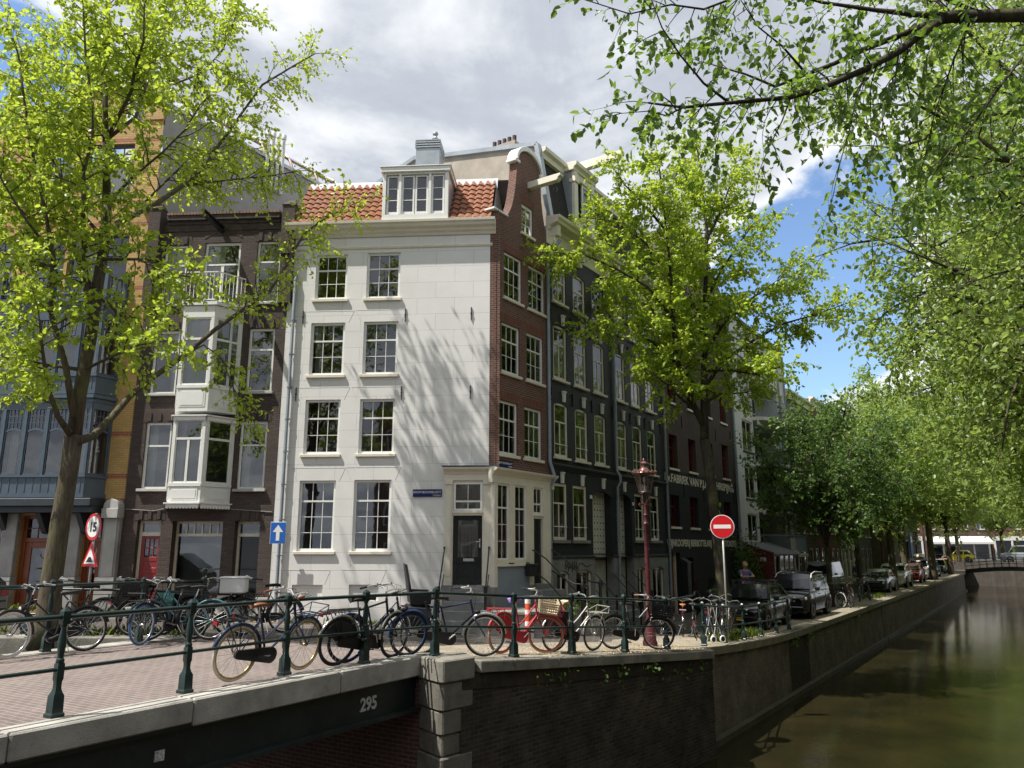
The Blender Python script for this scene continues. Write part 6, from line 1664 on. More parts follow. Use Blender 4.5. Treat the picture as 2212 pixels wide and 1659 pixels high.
# ---- crowns grown from a seed, for the other trees
def auto_tree(root, seed, H, Rc, fork, nl, leaf, mat, bark=None, r0=.3, lean=Vector((0, 0, 0)), ds=.55, L=1.7, tw=.3, Lt=.7, dl=.16, rz=None, wood=True, leafy=1.0, low=.0, nsub=3):
    T = Tree(root, seed, leaf, mat, bark or M_barkd, sides=(8, 4, 3)); rnd = T.rnd
    o = T.o; f = Vector((lean.x*.15, lean.y*.15, fork))
    T.w.tube([Vector((0, 0, -.3)), Vector((0, 0, .4)), f*.5, f], [r0*1.35, r0*1.08, r0*.95, r0*.85], 10)
    cz = fork + (H-fork)*.5; hz = (H-fork)*.5
    for k in range(nl):
        th = 2*PI*(k*.381966 + rnd.random()*.12); zf = -.75 + 1.7*((k+.5)/nl)
        zf = max(-.85, min(.93, zf)); rr = Rc*math.sqrt(max(.05, 1-zf*zf))*rnd.uniform(.75, 1.0)
        e = Vector((math.cos(th)*rr + lean.x*(.5+.5*zf), math.sin(th)*rr + lean.y*(.5+.5*zf), cz + zf*hz*.95 - low*(1-abs(zf))))
        m1 = f + Vector((e.x*.18, e.y*.18, (e.z-f.z)*.45 + .5)); m2 = f.lerp(e, .65) + Vector((0, 0, .4)) + T.rv()*.25
        P = [p + o for p in (f, m1, m2, e)]
        T.limb(P, r0*.42, .025, 6); T.grow(P, f0=.25, ds=ds, L=L, tw=tw, Lt=Lt, dl=dl, up=.1, wood=wood, leafy=leafy, r=.028)
        for q in range(nsub):
            t = .45 + .5*(q+rnd.random())/nsub; a_ = (m1 if t < .5 else m2).lerp(m2 if t < .5 else e, (t*2) % 1.0 if t < .5 else (t-.5)*2)
            d_ = unit((e-f).normalized()*.5 + T.rv()*.8); Q = [a_ + o, a_ + d_*Rc*.2 + o, a_ + d_*Rc*.36 + T.rv()*.2 + Vector((0, 0, -.15)) + o]
            T.limb(Q, .04, .015, 5); T.grow(Q, f0=.1, ds=ds, L=L*.9, tw=tw, Lt=Lt, dl=dl, up=.05, wood=wood, leafy=leafy, r=.02)
    T.finish(var=.4)
    return len(T.P)

cnt = []
ra = thing('canal_tree', 'big tall elm on the right bank nearest the viewer', 'tree', tuple(G(9, 17.2)), group='tall trees along the right bank')
cnt.append(auto_tree(ra, 51, 17.5, 7.2, 4.2, 24, .15, L_mid, lean=Vector((-2.0, 1.2, 0)), ds=.3, L=1.8, tw=.2, dl=.09))
SHAPES = [ra]
rz0 = thing('canal_tree', 'nearest elm on the right bank filling the upper right corner', 'tree', tuple(G(2.5, 17.5)), group='tall trees along the right bank')
cnt.append(auto_tree(rz0, 58, 17, 6.4, 4.5, 20, .115, L_mid, lean=Vector((-3.4, 1.5, 0)), ds=.32, L=1.6, tw=.2, dl=.085))
rb = thing('canal_tree', 'second tall elm on the right bank leaning over the water', 'tree', tuple(G(20, 16.6)), group='tall trees along the right bank')
cnt.append(auto_tree(rb, 52, 17, 7.0, 4.0, 20, .18, L_mid, lean=Vector((-2.4, 1.4, 0)), ds=.34, L=1.9, tw=.22, dl=.105))
def again(src, loc, rz, sc, label, group=None, mat=None):
    c = dup_tree(src); c.location = loc; c.rotation_euler = (0, 0, rz); c.scale = (sc, sc, sc); c['label'] = label
    if group: c['group'] = group
    if mat:
        for ch in c.children:
            if ch.name.startswith('crown'):
                ch.material_slots[0].link = 'OBJECT'; ch.material_slots[0].material = mat
    return c
gr = 'tall trees along the right bank'
again(rb, G(31, 16.4), 2.3, 1.0, 'third tall elm on the right bank, behind the leaning one', gr)
again(rb, G(43, 16.0), 4.1, 1.0, 'tall elm on the right bank halfway to the far bridge', gr)
again(ra, G(56, 15.8), 1.1, .95, 'tall elm on the right bank shortly before the far bridge', gr)
again(rb, G(72, 15.6), 5.2, .95, 'farthest tall elm on the right bank beside the far bridge', gr)
# left bank
la = thing('quay_tree', 'small dark leaved tree on the quay behind the parked bicycles', 'tree', tuple(G(21.5, 4.4, -.05)), group='trees along the left quay')
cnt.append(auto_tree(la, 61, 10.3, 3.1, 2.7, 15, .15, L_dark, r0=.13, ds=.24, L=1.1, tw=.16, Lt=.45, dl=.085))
lb = thing('quay_tree', 'tree with pale yellowish trunk on the quay beside the white van', 'tree', tuple(G(48, 4.3, -.08)), group='trees along the left quay')
cnt.append(auto_tree(lb, 62, 16.5, 5.2, 4.6, 18, .22, L_mid, bark=M_bark, r0=.28, ds=.36, L=1.7, tw=.24, Lt=.7, dl=.11))
gl_ = 'trees along the left quay'
again(la, G(32, 3.9, -.08), 2.0, 1.15, 'dark leaved tree on the quay behind the silver sedan', gl_)
again(lb, G(40, 4.6, -.08), 3.4, .8, 'medium green tree on the quay behind the red car', gl_)
again(lb, G(60, 5.0, -.08), 1.9, 1.05, 'thick trunked tree on the quay just behind the light blue car', gl_)
again(lb, G(78, 4.9, -.08), 4.2, 1.0, 'forked tree on the quay at the left end of the far bridge', gl_)
again(lb, G(84, 2.6, -.08), 5.6, .95, 'slimmer tree left of the far bridge end', gl_)
again(lb, G(100, 4.2, .4), .7, .85, 'tree beyond the far bridge in front of the yellow shop sign', gl_)
again(lb, G(106, 9, .4), 2.7, .8, 'tree beyond the far bridge in front of the red brick row', gl_)
open('/tmp/leaves.txt','w').write(str((T1, T2, T3, cnt)))
# ================================================================== bicycles
M_tyre = paint('tyre_black', (.015, .015, .015), .75, .3, 12); M_chrome = paint('chrome', (.62, .62, .6), .22, .05, 5, metal=.9)
M_rubber = paint('rubber_black', (.02, .02, .02), .6, .2, 9); M_redlens = paint('red_lens', (.25, .01, .01), .25, .1)
M_spoke = paint('spoke_steel', (.45, .45, .43), .35, .1, 5, metal=.8); M_leather = paint('leather_brown', (.24, .085, .035), .5, .15, 9)
M_bblack = paint('cycle_black', (.014, .014, .016), .3, .2, 6); M_clear = paint('lamp_clear', (.6, .6, .6), .12, .05)
WR = .345
def rotm(p, ax, a): return Matrix.Translation(p) @ Matrix.Rotation(a, 4, ax) @ Matrix.Translation(-Vector(p))
def bicycle(label, rear, front, frame=None, tyre=None, rim=None, fender=None, saddle=None, steer=0.0, lean=0.0, step=True, carrier=True, fcarrier=False, guard=None, basket=None, crate=False, pannier=None, child_seat=False, bar=None, grips=None, chaincase=True, wb=1.10, s=1.0, group='bicycles parked along the railings', lamp=True, tyre_f=None, stand=True, board=None, swept=True):
    frame = frame or M_bblack; fender = fender or frame; saddle = saddle or M_rubber; tyre = tyre or M_tyre; bar = bar or M_chrome; grips = grips or M_rubber; rim = rim or M_chrome
    rear = Vector(rear); front = Vector(front); d = front - rear
    r = thing('bicycle', label, 'bicycle', rear, 0, group); r.rotation_euler = (lean, -math.atan2(d.z, d.xy.length), math.atan2(d.y, d.x)); r.scale = (s, s, s)
    BB = Vector((.47, 0, .29)); ST = Vector((.30, 0, .80)); HT = Vector((wb-.30, 0, .93)); HB = Vector((wb-.225, 0, .68)); RA = Vector((0, 0, WR)); FA = Vector((wb, 0, WR))
    ax = (HT-HB).normalized(); SM = rotm(HB, ax, steer)
    def P(m, name, mat, par=None, front_=False, smooth=40):
        o = m.build(name, mat, par or r, smooth=smooth)
        if front_: o.matrix_local = SM
        return o
    # frame
    m = MB(); m.tube([BB, ST], .016, 7); m.tube([HB-ax*.02, HT], .019, 8); m.lathe([(.03, -.04), (.03, .04)], BB, 10, ax=(0,1,0))
    if step:
        c = HB.lerp(BB, .55) + Vector((0, 0, -.02)); m.tube([HB, HB.lerp(c, .5)+Vector((-.02, 0, -.02)), c, BB], .017, 7)
        u = BB.lerp(ST, .38); m.tube([HT-ax*.06, HT.lerp(u, .5)+Vector((-.02, 0, -.08)), u], .014, 7)
    else:
        m.tube([HB, BB], .018, 7); m.tube([HT-ax*.05, ST-Vector((0, 0, .03))], .016, 7)
    for q in (-1, 1):
        m.tube([BB+Vector((0, .02*q, 0)), RA+Vector((0, .06*q, 0))], .010, 6); m.tube([ST+Vector((0, .015*q, -.08)), RA+Vector((0, .06*q, 0))], .008, 6)
    P(m, 'frame', frame)
    # wheels
    for nm, c, fr in (('rear_wheel', RA, False), ('front_wheel', FA, True)):
        m = MB(); m.torus(c, (0,1,0), WR-.02, .02, 36, 7); w = P(m, nm, (tyre_f if fr and tyre_f else tyre), None, fr, True)
        m = MB(); m.torus(c, (0,1,0), WR-.045, .012, 36, 6); m.lathe([(.02, -.045), (.02, .045)], c, 8, ax=(0,1,0)); P(m, 'rim', rim, w, False, True)
        m = MB()
        for k in range(20):
            a = 2*PI*k/20; b_ = a + (.5 if k % 2 else -.5); e = c + Vector((math.cos(a), 0, math.sin(a)))*(WR-.05); h = c + Vector((math.cos(b_)*.02, .025*(1 if k % 4 < 2 else -1), math.sin(b_)*.02)); m.tube([h, e], .0022, 3, cap=False)
        P(m, 'spokes', M_spoke, w, False, False)
        m = MB(); m.torus(c, (0,1,0), WR+.022, .022, 20, 6, a0=.25 if not fr else -.05, a1=PI*1.05 if not fr else PI*.95, sx=1.25, e1=(1,0,0) if False else (-1,0,0) if not fr else (-1,0,0))
        o_ = P(m, 'mudguard', fender, None, fr, True)
        if fr: o_.matrix_local = SM
    m = MB()
    for q in (-1, 1): m.tube([HB-ax*.03, HB-ax*.07+Vector((0, .05*q, 0)), HB.lerp(FA, .5)+Vector((-.005, .055*q, 0)), FA+Vector((0, .05*q, 0))], .012, 7)
    P(m, 'fork', frame, None, True)
    # handlebar
    H0 = HT + ax*.10; m = MB(); m.tube([HT-ax*.02, H0], .012, 8)
    if swept: hp = [H0+Vector((.0, 0, 0)), H0+Vector((.05, .10, .05)), H0+Vector((.02, .24, .07)), H0+Vector((-.12, .29, .04)), H0+Vector((-.22, .30, .02))]
    else: hp = [H0, H0+Vector((.03, .12, .02)), H0+Vector((-.02, .28, .01))]
    for q in (1, -1): m.tube([(p.x, p.y*q, p.z) for p in hp], .0115, 7)
    hb = P(m, 'handlebar', bar, None, True)
    for q in (1, -1):
        a, b_ = hp[-2].lerp(hp[-1], .0 if swept else .5), hp[-1]; m = MB(); m.tube([(a.x, a.y*q, a.z), (b_.x-.03, b_.y*q, b_.z)], .017, 7); P(m, 'grip', grips, hb)
    m = MB()
    for q in (1, -1): p = hp[2]; m.tube([(p.x, p.y*q, p.z), (p.x+.02, (p.y+.03)*q, p.z-.03), (p.x-.1, (p.y+.06)*q, p.z-.04)], .006, 5)
    p = hp[2]; m.lathe([(.0, 0), (.028, .005), (.02, .025), (0, .03)], (p.x-.02, p.y-.04, p.z+.01), 9); P(m, 'brake_levers', M_chrome, hb)
    m = MB(); m.tube([hp[2], H0+Vector((.14, .1, .06)), HT+Vector((.09, .03, -.12)), HB+Vector((.03, .02, -.1))], .004, 4); P(m, 'brake_cable', M_rubber, hb)
    # saddle
    S0 = ST + (ST-BB).normalized()*.12; m = MB(); m.tube([ST-Vector((0, 0, .03)), S0], .012, 7); P(m, 'seat_post', M_chrome)
    m = MB(); rows = []
    for x, w, z in ((-.14, .03, .02), (-.13, .085, .035), (-.06, .10, .045), (.02, .07, .04), (.09, .035, .035), (.15, .022, .03), (.165, .008, .02)):
        rows.append([S0 + Vector((x, w*math.cos(t), z + (.016 if math.sin(t) > 0 else .05)*math.sin(t))) for t in np.linspace(0, 2*PI, 11)])
    m.grid(rows); m.add(rows[0][:-1], [tuple(range(10))]); m.add(rows[-1][:-1], [tuple(range(9, -1, -1))]); P(m, 'saddle', saddle, None, False, True)
    # drive
    if chaincase:
        m = MB(); n = 10; o0 = BB + Vector((.02, -.05, 0)); prof = [(o0.x + .105*math.sin(a), o0.z + .105*math.cos(a)) for a in np.linspace(0, PI, n)] + [(RA.x-.02 - .055*math.sin(a), RA.z - .055*math.cos(a)) for a in np.linspace(0, PI, n)]
        m.prism_xz([(x, z) for x, z in prof], -.085, -.045); P(m, 'chain_case', M_bblack if frame is not M_redb else M_redb)
    else:
        m = MB(); m.lathe([(.09, -.003), (.09, .003)], BB+Vector((0, -.05, 0)), 18, ax=(0,1,0)); m.tube([BB+Vector((0, -.05, .09)), RA+Vector((0, -.05, .04))], .005, 4); m.tube([BB+Vector((0, -.05, -.09)), RA+Vector((0, -.05, -.04))], .005, 4); P(m, 'chain_ring', M_chrome)
    ca = .7 + 2.1*len(label) % 3; cr = Vector((math.cos(ca), 0, math.sin(ca)))*.165; m = MB(); m.tube([BB+Vector((0, -.10, 0)), BB+cr+Vector((0, -.11, 0))], .010, 6); m.tube([BB+Vector((0, .10, 0)), BB-cr+Vector((0, .11, 0))], .010, 6); m.tube([BB+Vector((0, -.1, 0)), BB+Vector((0, .1, 0))], .012, 6); ck = P(m, 'crank', M_chrome)
    for q in (-1, 1): m = MB(); c = BB + cr*(-q) + Vector((0, .155*q, 0)); m.box(c.x-.045, c.x+.045, c.y-.04, c.y+.04, c.z-.012, c.z+.012); P(m, 'pedal', M_rubber, ck)
    cz = 2*WR + .09
    if carrier:
        m = MB()
        for y in (-.07, 0, .07): m.tube([(-.36, y, cz), (.22, y, cz)], .007, 5)
        for x in (-.36, -.2, -.05, .1): m.tube([(x, -.075, cz), (x, .075, cz)], .007, 5)
        for q in (-1, 1): m.tube([RA+Vector((0, .07*q, 0)), (-.06, .07*q, cz)], .007, 5); m.tube([RA+Vector((0, .07*q, 0)), (-.26, .07*q, cz)], .007, 5)
        cm = P(m, 'carrier', frame if frame is M_redb else M_bblack)
        m = MB(); m.box(-.39, -.365, -.042, .042, cz-.055, cz-.012); P(m, 'rear_light', M_redlens, cm)
        if board: m = MB(); m.box(-.38, .05, -.1, .1, cz+.01, cz+.03); P(m, 'board', board, cm)
    else:
        m = MB(); m.box(-WR-.075, -WR-.04, -.025, .025, WR+.02, WR+.10); P(m, 'rear_light', M_redlens)
    if lamp:
        c = HB + Vector((.08, 0, .05)); m = MB(); m.lathe([(.012, -.07), (.03, -.03), (.036, .02), (.034, .03)], c, 10, ax=(1, 0, 0)); l_ = P(m, 'headlight', M_bblack if frame is not M_silv else M_chrome, None, True); m = MB(); m.lathe([(.032, .031), (.0, .036)], c, 10, ax=(1, 0, 0)); P(m, 'lens', M_clear, l_)
    if stand: m = MB(); m.tube([BB+Vector((-.08, .04, 0)), (.30, .14, .02)], .008, 5); P(m, 'kickstand', M_chrome)
    if fcarrier or crate or basket:
        m = MB(); x0 = wb-.14; z0 = 2*WR+.06
        for y in (-.15, -.05, .05, .15): m.tube([(x0-.02, y, z0), (x0+.36, y, z0)], .008, 5)
        for x in (x0, x0+.17, x0+.36): m.tube([(x, -.16, z0), (x, .16, z0)], .008, 5)
        m.tube([(x0+.36, -.16, z0), (x0+.38, -.16, z0+.13), (x0+.38, .16, z0+.13), (x0+.36, .16, z0)], .009, 5); m.tube([(x0, -.16, z0), (x0+.38, -.16, z0+.13)], .007, 5); m.tube([(x0, .16, z0), (x0+.38, .16, z0+.13)], .007, 5)
        for q in (-1, 1): m.tube([FA+Vector((0, .06*q, 0)), (x0+.22, .13*q, z0)], .007, 5)
        P(m, 'front_carrier', frame, None, True)
    if crate or basket:
        cm_ = basket or M_bblack; x0 = wb-.2; z0 = 2*WR+.08; m = MB(); L, Wd, Hh = (.42, .23, .27) if crate else (.32, .2, .22)
        for z in np.arange(.02, Hh, .045):
            for a, b_ in (((0, -Wd), (L, -Wd)), ((L, -Wd), (L, Wd)), ((L, Wd), (0, Wd)), ((0, Wd), (0, -Wd))): k_ = 1 + .12*z/Hh; m.bar((x0+L/2+(a[0]-L/2)*k_, a[1]*k_, z0+z), (x0+L/2+(b_[0]-L/2)*k_, b_[1]*k_, z0+z), .012, .03 if crate else .022)
        for k in range(9):
            y = -Wd + 2*Wd*k/8; m.bar((x0, y, z0), (x0-.02, y*1.1, z0+Hh), .014, .014, up=(1,0,0)); m.bar((x0+L, y, z0), (x0+L+.02, y*1.1, z0+Hh), .014, .014, up=(1,0,0))
        for k in range(1, 8): x = x0+L*k/8; m.bar((x, -Wd, z0), (x, -Wd*1.1, z0+Hh), .014, .014, up=(1,0,0)); m.bar((x, Wd, z0), (x, Wd*1.1, z0+Hh), .014, .014, up=(1,0,0))
        m.box(x0, x0+L, -Wd, Wd, z0, z0+.012); m.torus((x0+L/2, 0, z0+Hh+.01), (0,0,1), .01, .004, 4, 4)
        P(m, 'crate' if crate else 'basket', cm_, None, True, False)
    if guard:
        m = MB()
        for q in (-1, 1):
            pts = [(-.03 + .31*math.cos(a), WR + .31*math.sin(a)) for a in np.linspace(.15, 2.6, 12)] + [(0, WR)]; m.prism_xz(pts, .05*q, .054*q)
        P(m, 'coat_guard', guard, None, False, False)
    if pannier:
        m = MB()
        for q in (-1, 1): m.prism_yz([(.09*q, cz-.02), (.20*q, cz-.05), (.215*q, cz-.33), (.09*q, cz-.36)], -.26, .10); m.prism_yz([(.085*q, cz+.03), (.205*q, cz), (.225*q, cz-.14), (.21*q, cz-.14), (.195*q, cz-.02), (.085*q, cz+.01)], -.27, .11)
        m.box(-.27, .11, -.09, .09, cz+.012, cz+.03); P(m, 'panniers', pannier, None, False, False)
    if child_seat:
        m = MB(); z = cz + .06; m.prism_yz([(-.15, z), (.15, z), (.17, z+.2), (.13, z+.2), (.12, z+.06), (-.12, z+.06), (-.13, z+.2), (-.17, z+.2)], -.22, .10)
        m.add([(-.20, -.15, z), (-.20, .15, z), (-.26, .15, z+.3), (-.34, .10, z+.62), (-.34, -.10, z+.62), (-.26, -.15, z+.3), (-.24, -.15, z), (-.24, .15, z), (-.30, .15, z+.3), (-.38, .10, z+.62), (-.38, -.10, z+.62), (-.30, -.15, z+.3)], [(0,1,2,5), (5,2,3,4), (7,6,11,8), (8,11,10,9), (0,5,11,6), (5,4,10,11), (2,1,7,8), (3,2,8,9), (4,3,9,10)])
        for q in (-1, 1): m.bar((.0, .16*q, z+.05), (.12, .17*q, z-.34), .09, .03)
        P(m, 'child_seat', paint('seat_plastic', (.03, .03, .032), .5, .2), None, False, False)
    return r
M_redb = paint('cycle_red', (.42, .025, .035), .35, .08, 4); M_navy = paint('cycle_navy', (.022, .035, .085), .25, .12, 4, coat=.3); M_silv = paint('cycle_silver', (.50, .475, .45), .35, .08, 4, metal=.4)
M_cream_t = paint('tyre_cream', (.55, .49, .38), .7, .1, 6); M_blue_t = paint('tyre_blue', (.05, .13, .32), .6, .12, 6); M_turq = paint('cycle_turquoise', (.05, .13, .16), .35, .1)
M_gold = paint('rim_gold', (.40, .29, .12), .3, .1, 4, metal=.7); M_wicker = paint('wicker_cream', (.55, .47, .32), .8, .2, 14); M_wht = paint('tyre_white', (.62, .6, .56), .6, .1, 6); M_bag = paint('bag_black', (.018, .018, .02), .6, .3, 5, bump=.4, bscale=9)
M_grbag = paint('bag_teal', (.03, .12, .11), .7, .2, 5); M_orange = paint('saddle_orange', (.5, .16, .04), .5, .1); M_beige = paint('saddle_beige', (.58, .44, .30), .5, .1); M_gboard = paint('board_lilac_grey', (.30, .27, .31), .6, .1)
def B(p, z=.955): return atz(p[0], p[1], z)
def OG(p, dz=.008): q = on_ground(*p); q.z += dz; return q
row = 'bicycles leaning on the near railing'
bicycle('navy step-through bicycle with brown saddle, cream tyres and front carrier', B((500,1473)), B((653,1447)), M_navy, M_cream_t, M_gold, saddle=M_leather, lean=.14, fcarrier=True, steer=.1, group=row, wb=1.14, grips=M_leather)
bicycle('black roadster bicycle with dark coat guard and chrome rear mudguard', B((722,1439), .94), B((838,1423), .935), M_bblack, rim=M_bblack, fender=M_chrome, guard=M_bag, lean=.16, group=row, wb=1.12, steer=.15, step=False)
bicycle('dark bicycle with blue front rim standing just behind the black roadster', B((745,1433), .935), B((862,1420), .93), M_navy, rim=paint('rim_blue', (.03, .07, .2), .3, .1), lean=.12, group=row, wb=1.12, steer=-.1, fender=paint('rim_blue', (.03, .07, .2)))
bicycle('dark blue bicycle with child seat, black panniers and chrome mudguards', OG((904,1417)), OG((1025,1419)), M_navy, fender=M_chrome, lean=.08, step=False, child_seat=True, pannier=M_bag, group=row, steer=-.15)
bicycle('red bicycle with cream wicker basket and purple saddle cover', OG((1081,1414)), OG((1172,1411)), M_redb, tyre=paint('tyre_tan', (.30, .2, .11), .7, .15), rim=M_redb, saddle=paint('cover_purple', (.24, .15, .5), .6, .3, 12), basket=M_wicker, guard=M_redb, lean=.05, steer=-.75, group=row)
bicycle('silver curved frame bicycle with beige saddle and black panniers', OG((1195,1409)), OG((1292,1407)), M_silv, fender=M_silv, saddle=M_beige, pannier=M_bag, lean=.1, fcarrier=True, group=row, steer=.12)
bicycle('black step-through bicycle with black crate in front of the lamp post', OG((1324,1403)), OG((1403,1404)), M_bblack, crate=True, lean=.06, group=row, steer=-.5, grips=paint('grip_tan', (.3, .2, .13), .6, .1))
cl = 'bicycles crowded behind the railing corner'
def away(p, ang, **k):      # rear contact at p, pointing ang degrees from the canal direction
    q = OG(p); a = R(56.5+ang); return q, q + Vector((math.cos(a)*1.1, math.sin(a)*1.1, gz(q.x+math.cos(a)*1.1, q.y+math.sin(a)*1.1) - gz(q.x, q.y)))
bicycle('chrome and black bicycle with brown grips behind the lamp post', *away((1428,1374), 8), M_silv, lean=.06, group=cl, grips=M_leather, fender=M_chrome)
bicycle('black bicycle with white bag, half hidden behind the crate bicycle', *away((1446,1368), 30), M_bblack, lean=-.05, group=cl, board=M_wht)
bicycle('small orange saddle bicycle with lilac grey carrier board', *away((1475,1376), 22), M_bblack, saddle=M_orange, lean=.04, group=cl, board=M_gboard, s=.95, fender=M_chrome)
bicycle('black bicycle with round red tail lamp next to the orange saddle bicycle', *away((1502,1379), 18), M_bblack, lean=-.06, group=cl, carrier=False)
bicycle('dark bicycle with wide chrome handlebar beside the railing corner', *away((1530,1383), 14), M_navy, lean=.04, group=cl)
bicycle('bicycle with big black front crate at the no entry sign', *away((1546,1381), 6), M_bblack, crate=True, lean=-.03, group=cl, steer=.3, s=1.1)
bicycle('grey city bicycle leaning on the no entry sign pole', *away((1562,1385), 10), M_silv, lean=.10, group=cl, basket=M_bblack)
fq = 'bicycles on the quay behind the black people carrier'
def toward(p, ang):
    q = OG(p); a = R(56.5+180+ang); return q - Vector((math.cos(a)*1.1, math.sin(a)*1.1, 0)), q
bicycle('white tyred bicycle nearest the water behind the black people carrier', *toward((1817,1313), 40), M_bblack, lean=.06, group=fq, tyre=M_wht, steer=.3)
bicycle('black bicycle second from the black people carrier', *toward((1838,1313), 35), M_bblack, lean=-.05, group=fq)
bicycle('red framed bicycle between the black people carrier and the silver sedan', *toward((1843,1303), 20), M_redb, lean=.05, group=fq, fender=M_wht)
bicycle('green grey bicycle facing the viewer on the far quay', *toward((1857,1301), 8), paint('cycle_green', (.05, .09, .06), .4, .1), lean=-.05, group=fq)
bicycle('black bicycle right in front of the silver sedan', *toward((1880,1298), 12), M_bblack, lean=.04, group=fq)
bicycle('dark bicycle without carrier beside the silver sedan', *toward((1866,1294), 15), M_bblack, lean=.04, group=fq, carrier=False)
lg = 'bicycles along the far railing of the bridge'
bicycle('white tyred bicycle heading left at the far railing', B((183,1407), .962), B((13,1424), .962), M_bblack, tyre_f=M_wht, lean=.12, group=lg, wb=1.14, steer=.25, bar=M_chrome, fender=M_bblack)
bicycle('bicycle with blue front tyre at the far railing', B((418,1381), .962), B((325,1392), .962), M_bblack, tyre_f=M_blue_t, lean=.1, group=lg, fcarrier=True, steer=.35)
bicycle('turquoise framed bicycle at the ball topped railing post', B((451,1383), .962), B((375,1384), .962), M_turq, lean=.08, group=lg, steer=.2, carrier=False)
lb_ = 'dark bicycles crowded behind the far railing'
def back_bike(p, ang, **k):
    q = Vector((p[0], p[1], .93)); a = R(ang); return q, q + Vector((math.cos(a)*1.1, math.sin(a)*1.1, 0))
bicycle('black bicycle with grey saddle right of the big tree trunk', *back_bike((-8.0, 15.75), 200), M_bblack, lean=.06, group=lb_)
bicycle('black bicycle with teal bag behind the far railing', *back_bike((-6.9, 15.8), 185), M_bblack, lean=.03, group=lb_, pannier=M_grbag)
bicycle('black bicycle with grey crate in front of the red door', *back_bike((-6.3, 16.0), 195), M_bblack, crate=True, lean=-.03, group=lb_)
bicycle('black bicycle with white delivery crate behind the blue tyred bicycle', *back_bike((-5.3, 15.9), 178), M_bblack, lean=.04, group=lb_, crate=True)
bicycle('dark grey bicycle behind the turquoise one', *back_bike((-4.6, 16.3), 190), M_bblack, lean=.05, group=lb_)
wc = thing('delivery_crate', 'white plastic delivery box on a bicycle carrier by the far railing', 'box', (-5.55, 15.95, 1.73), R(8)); m = MB(); m.box(-.24, .24, -.2, .2, 0, .3); m.box(-.26, .26, -.22, .22, .28, .32); m.build('box', paint('box_white', (.66, .68, .66), .5, .06), wc, bevel=.02)
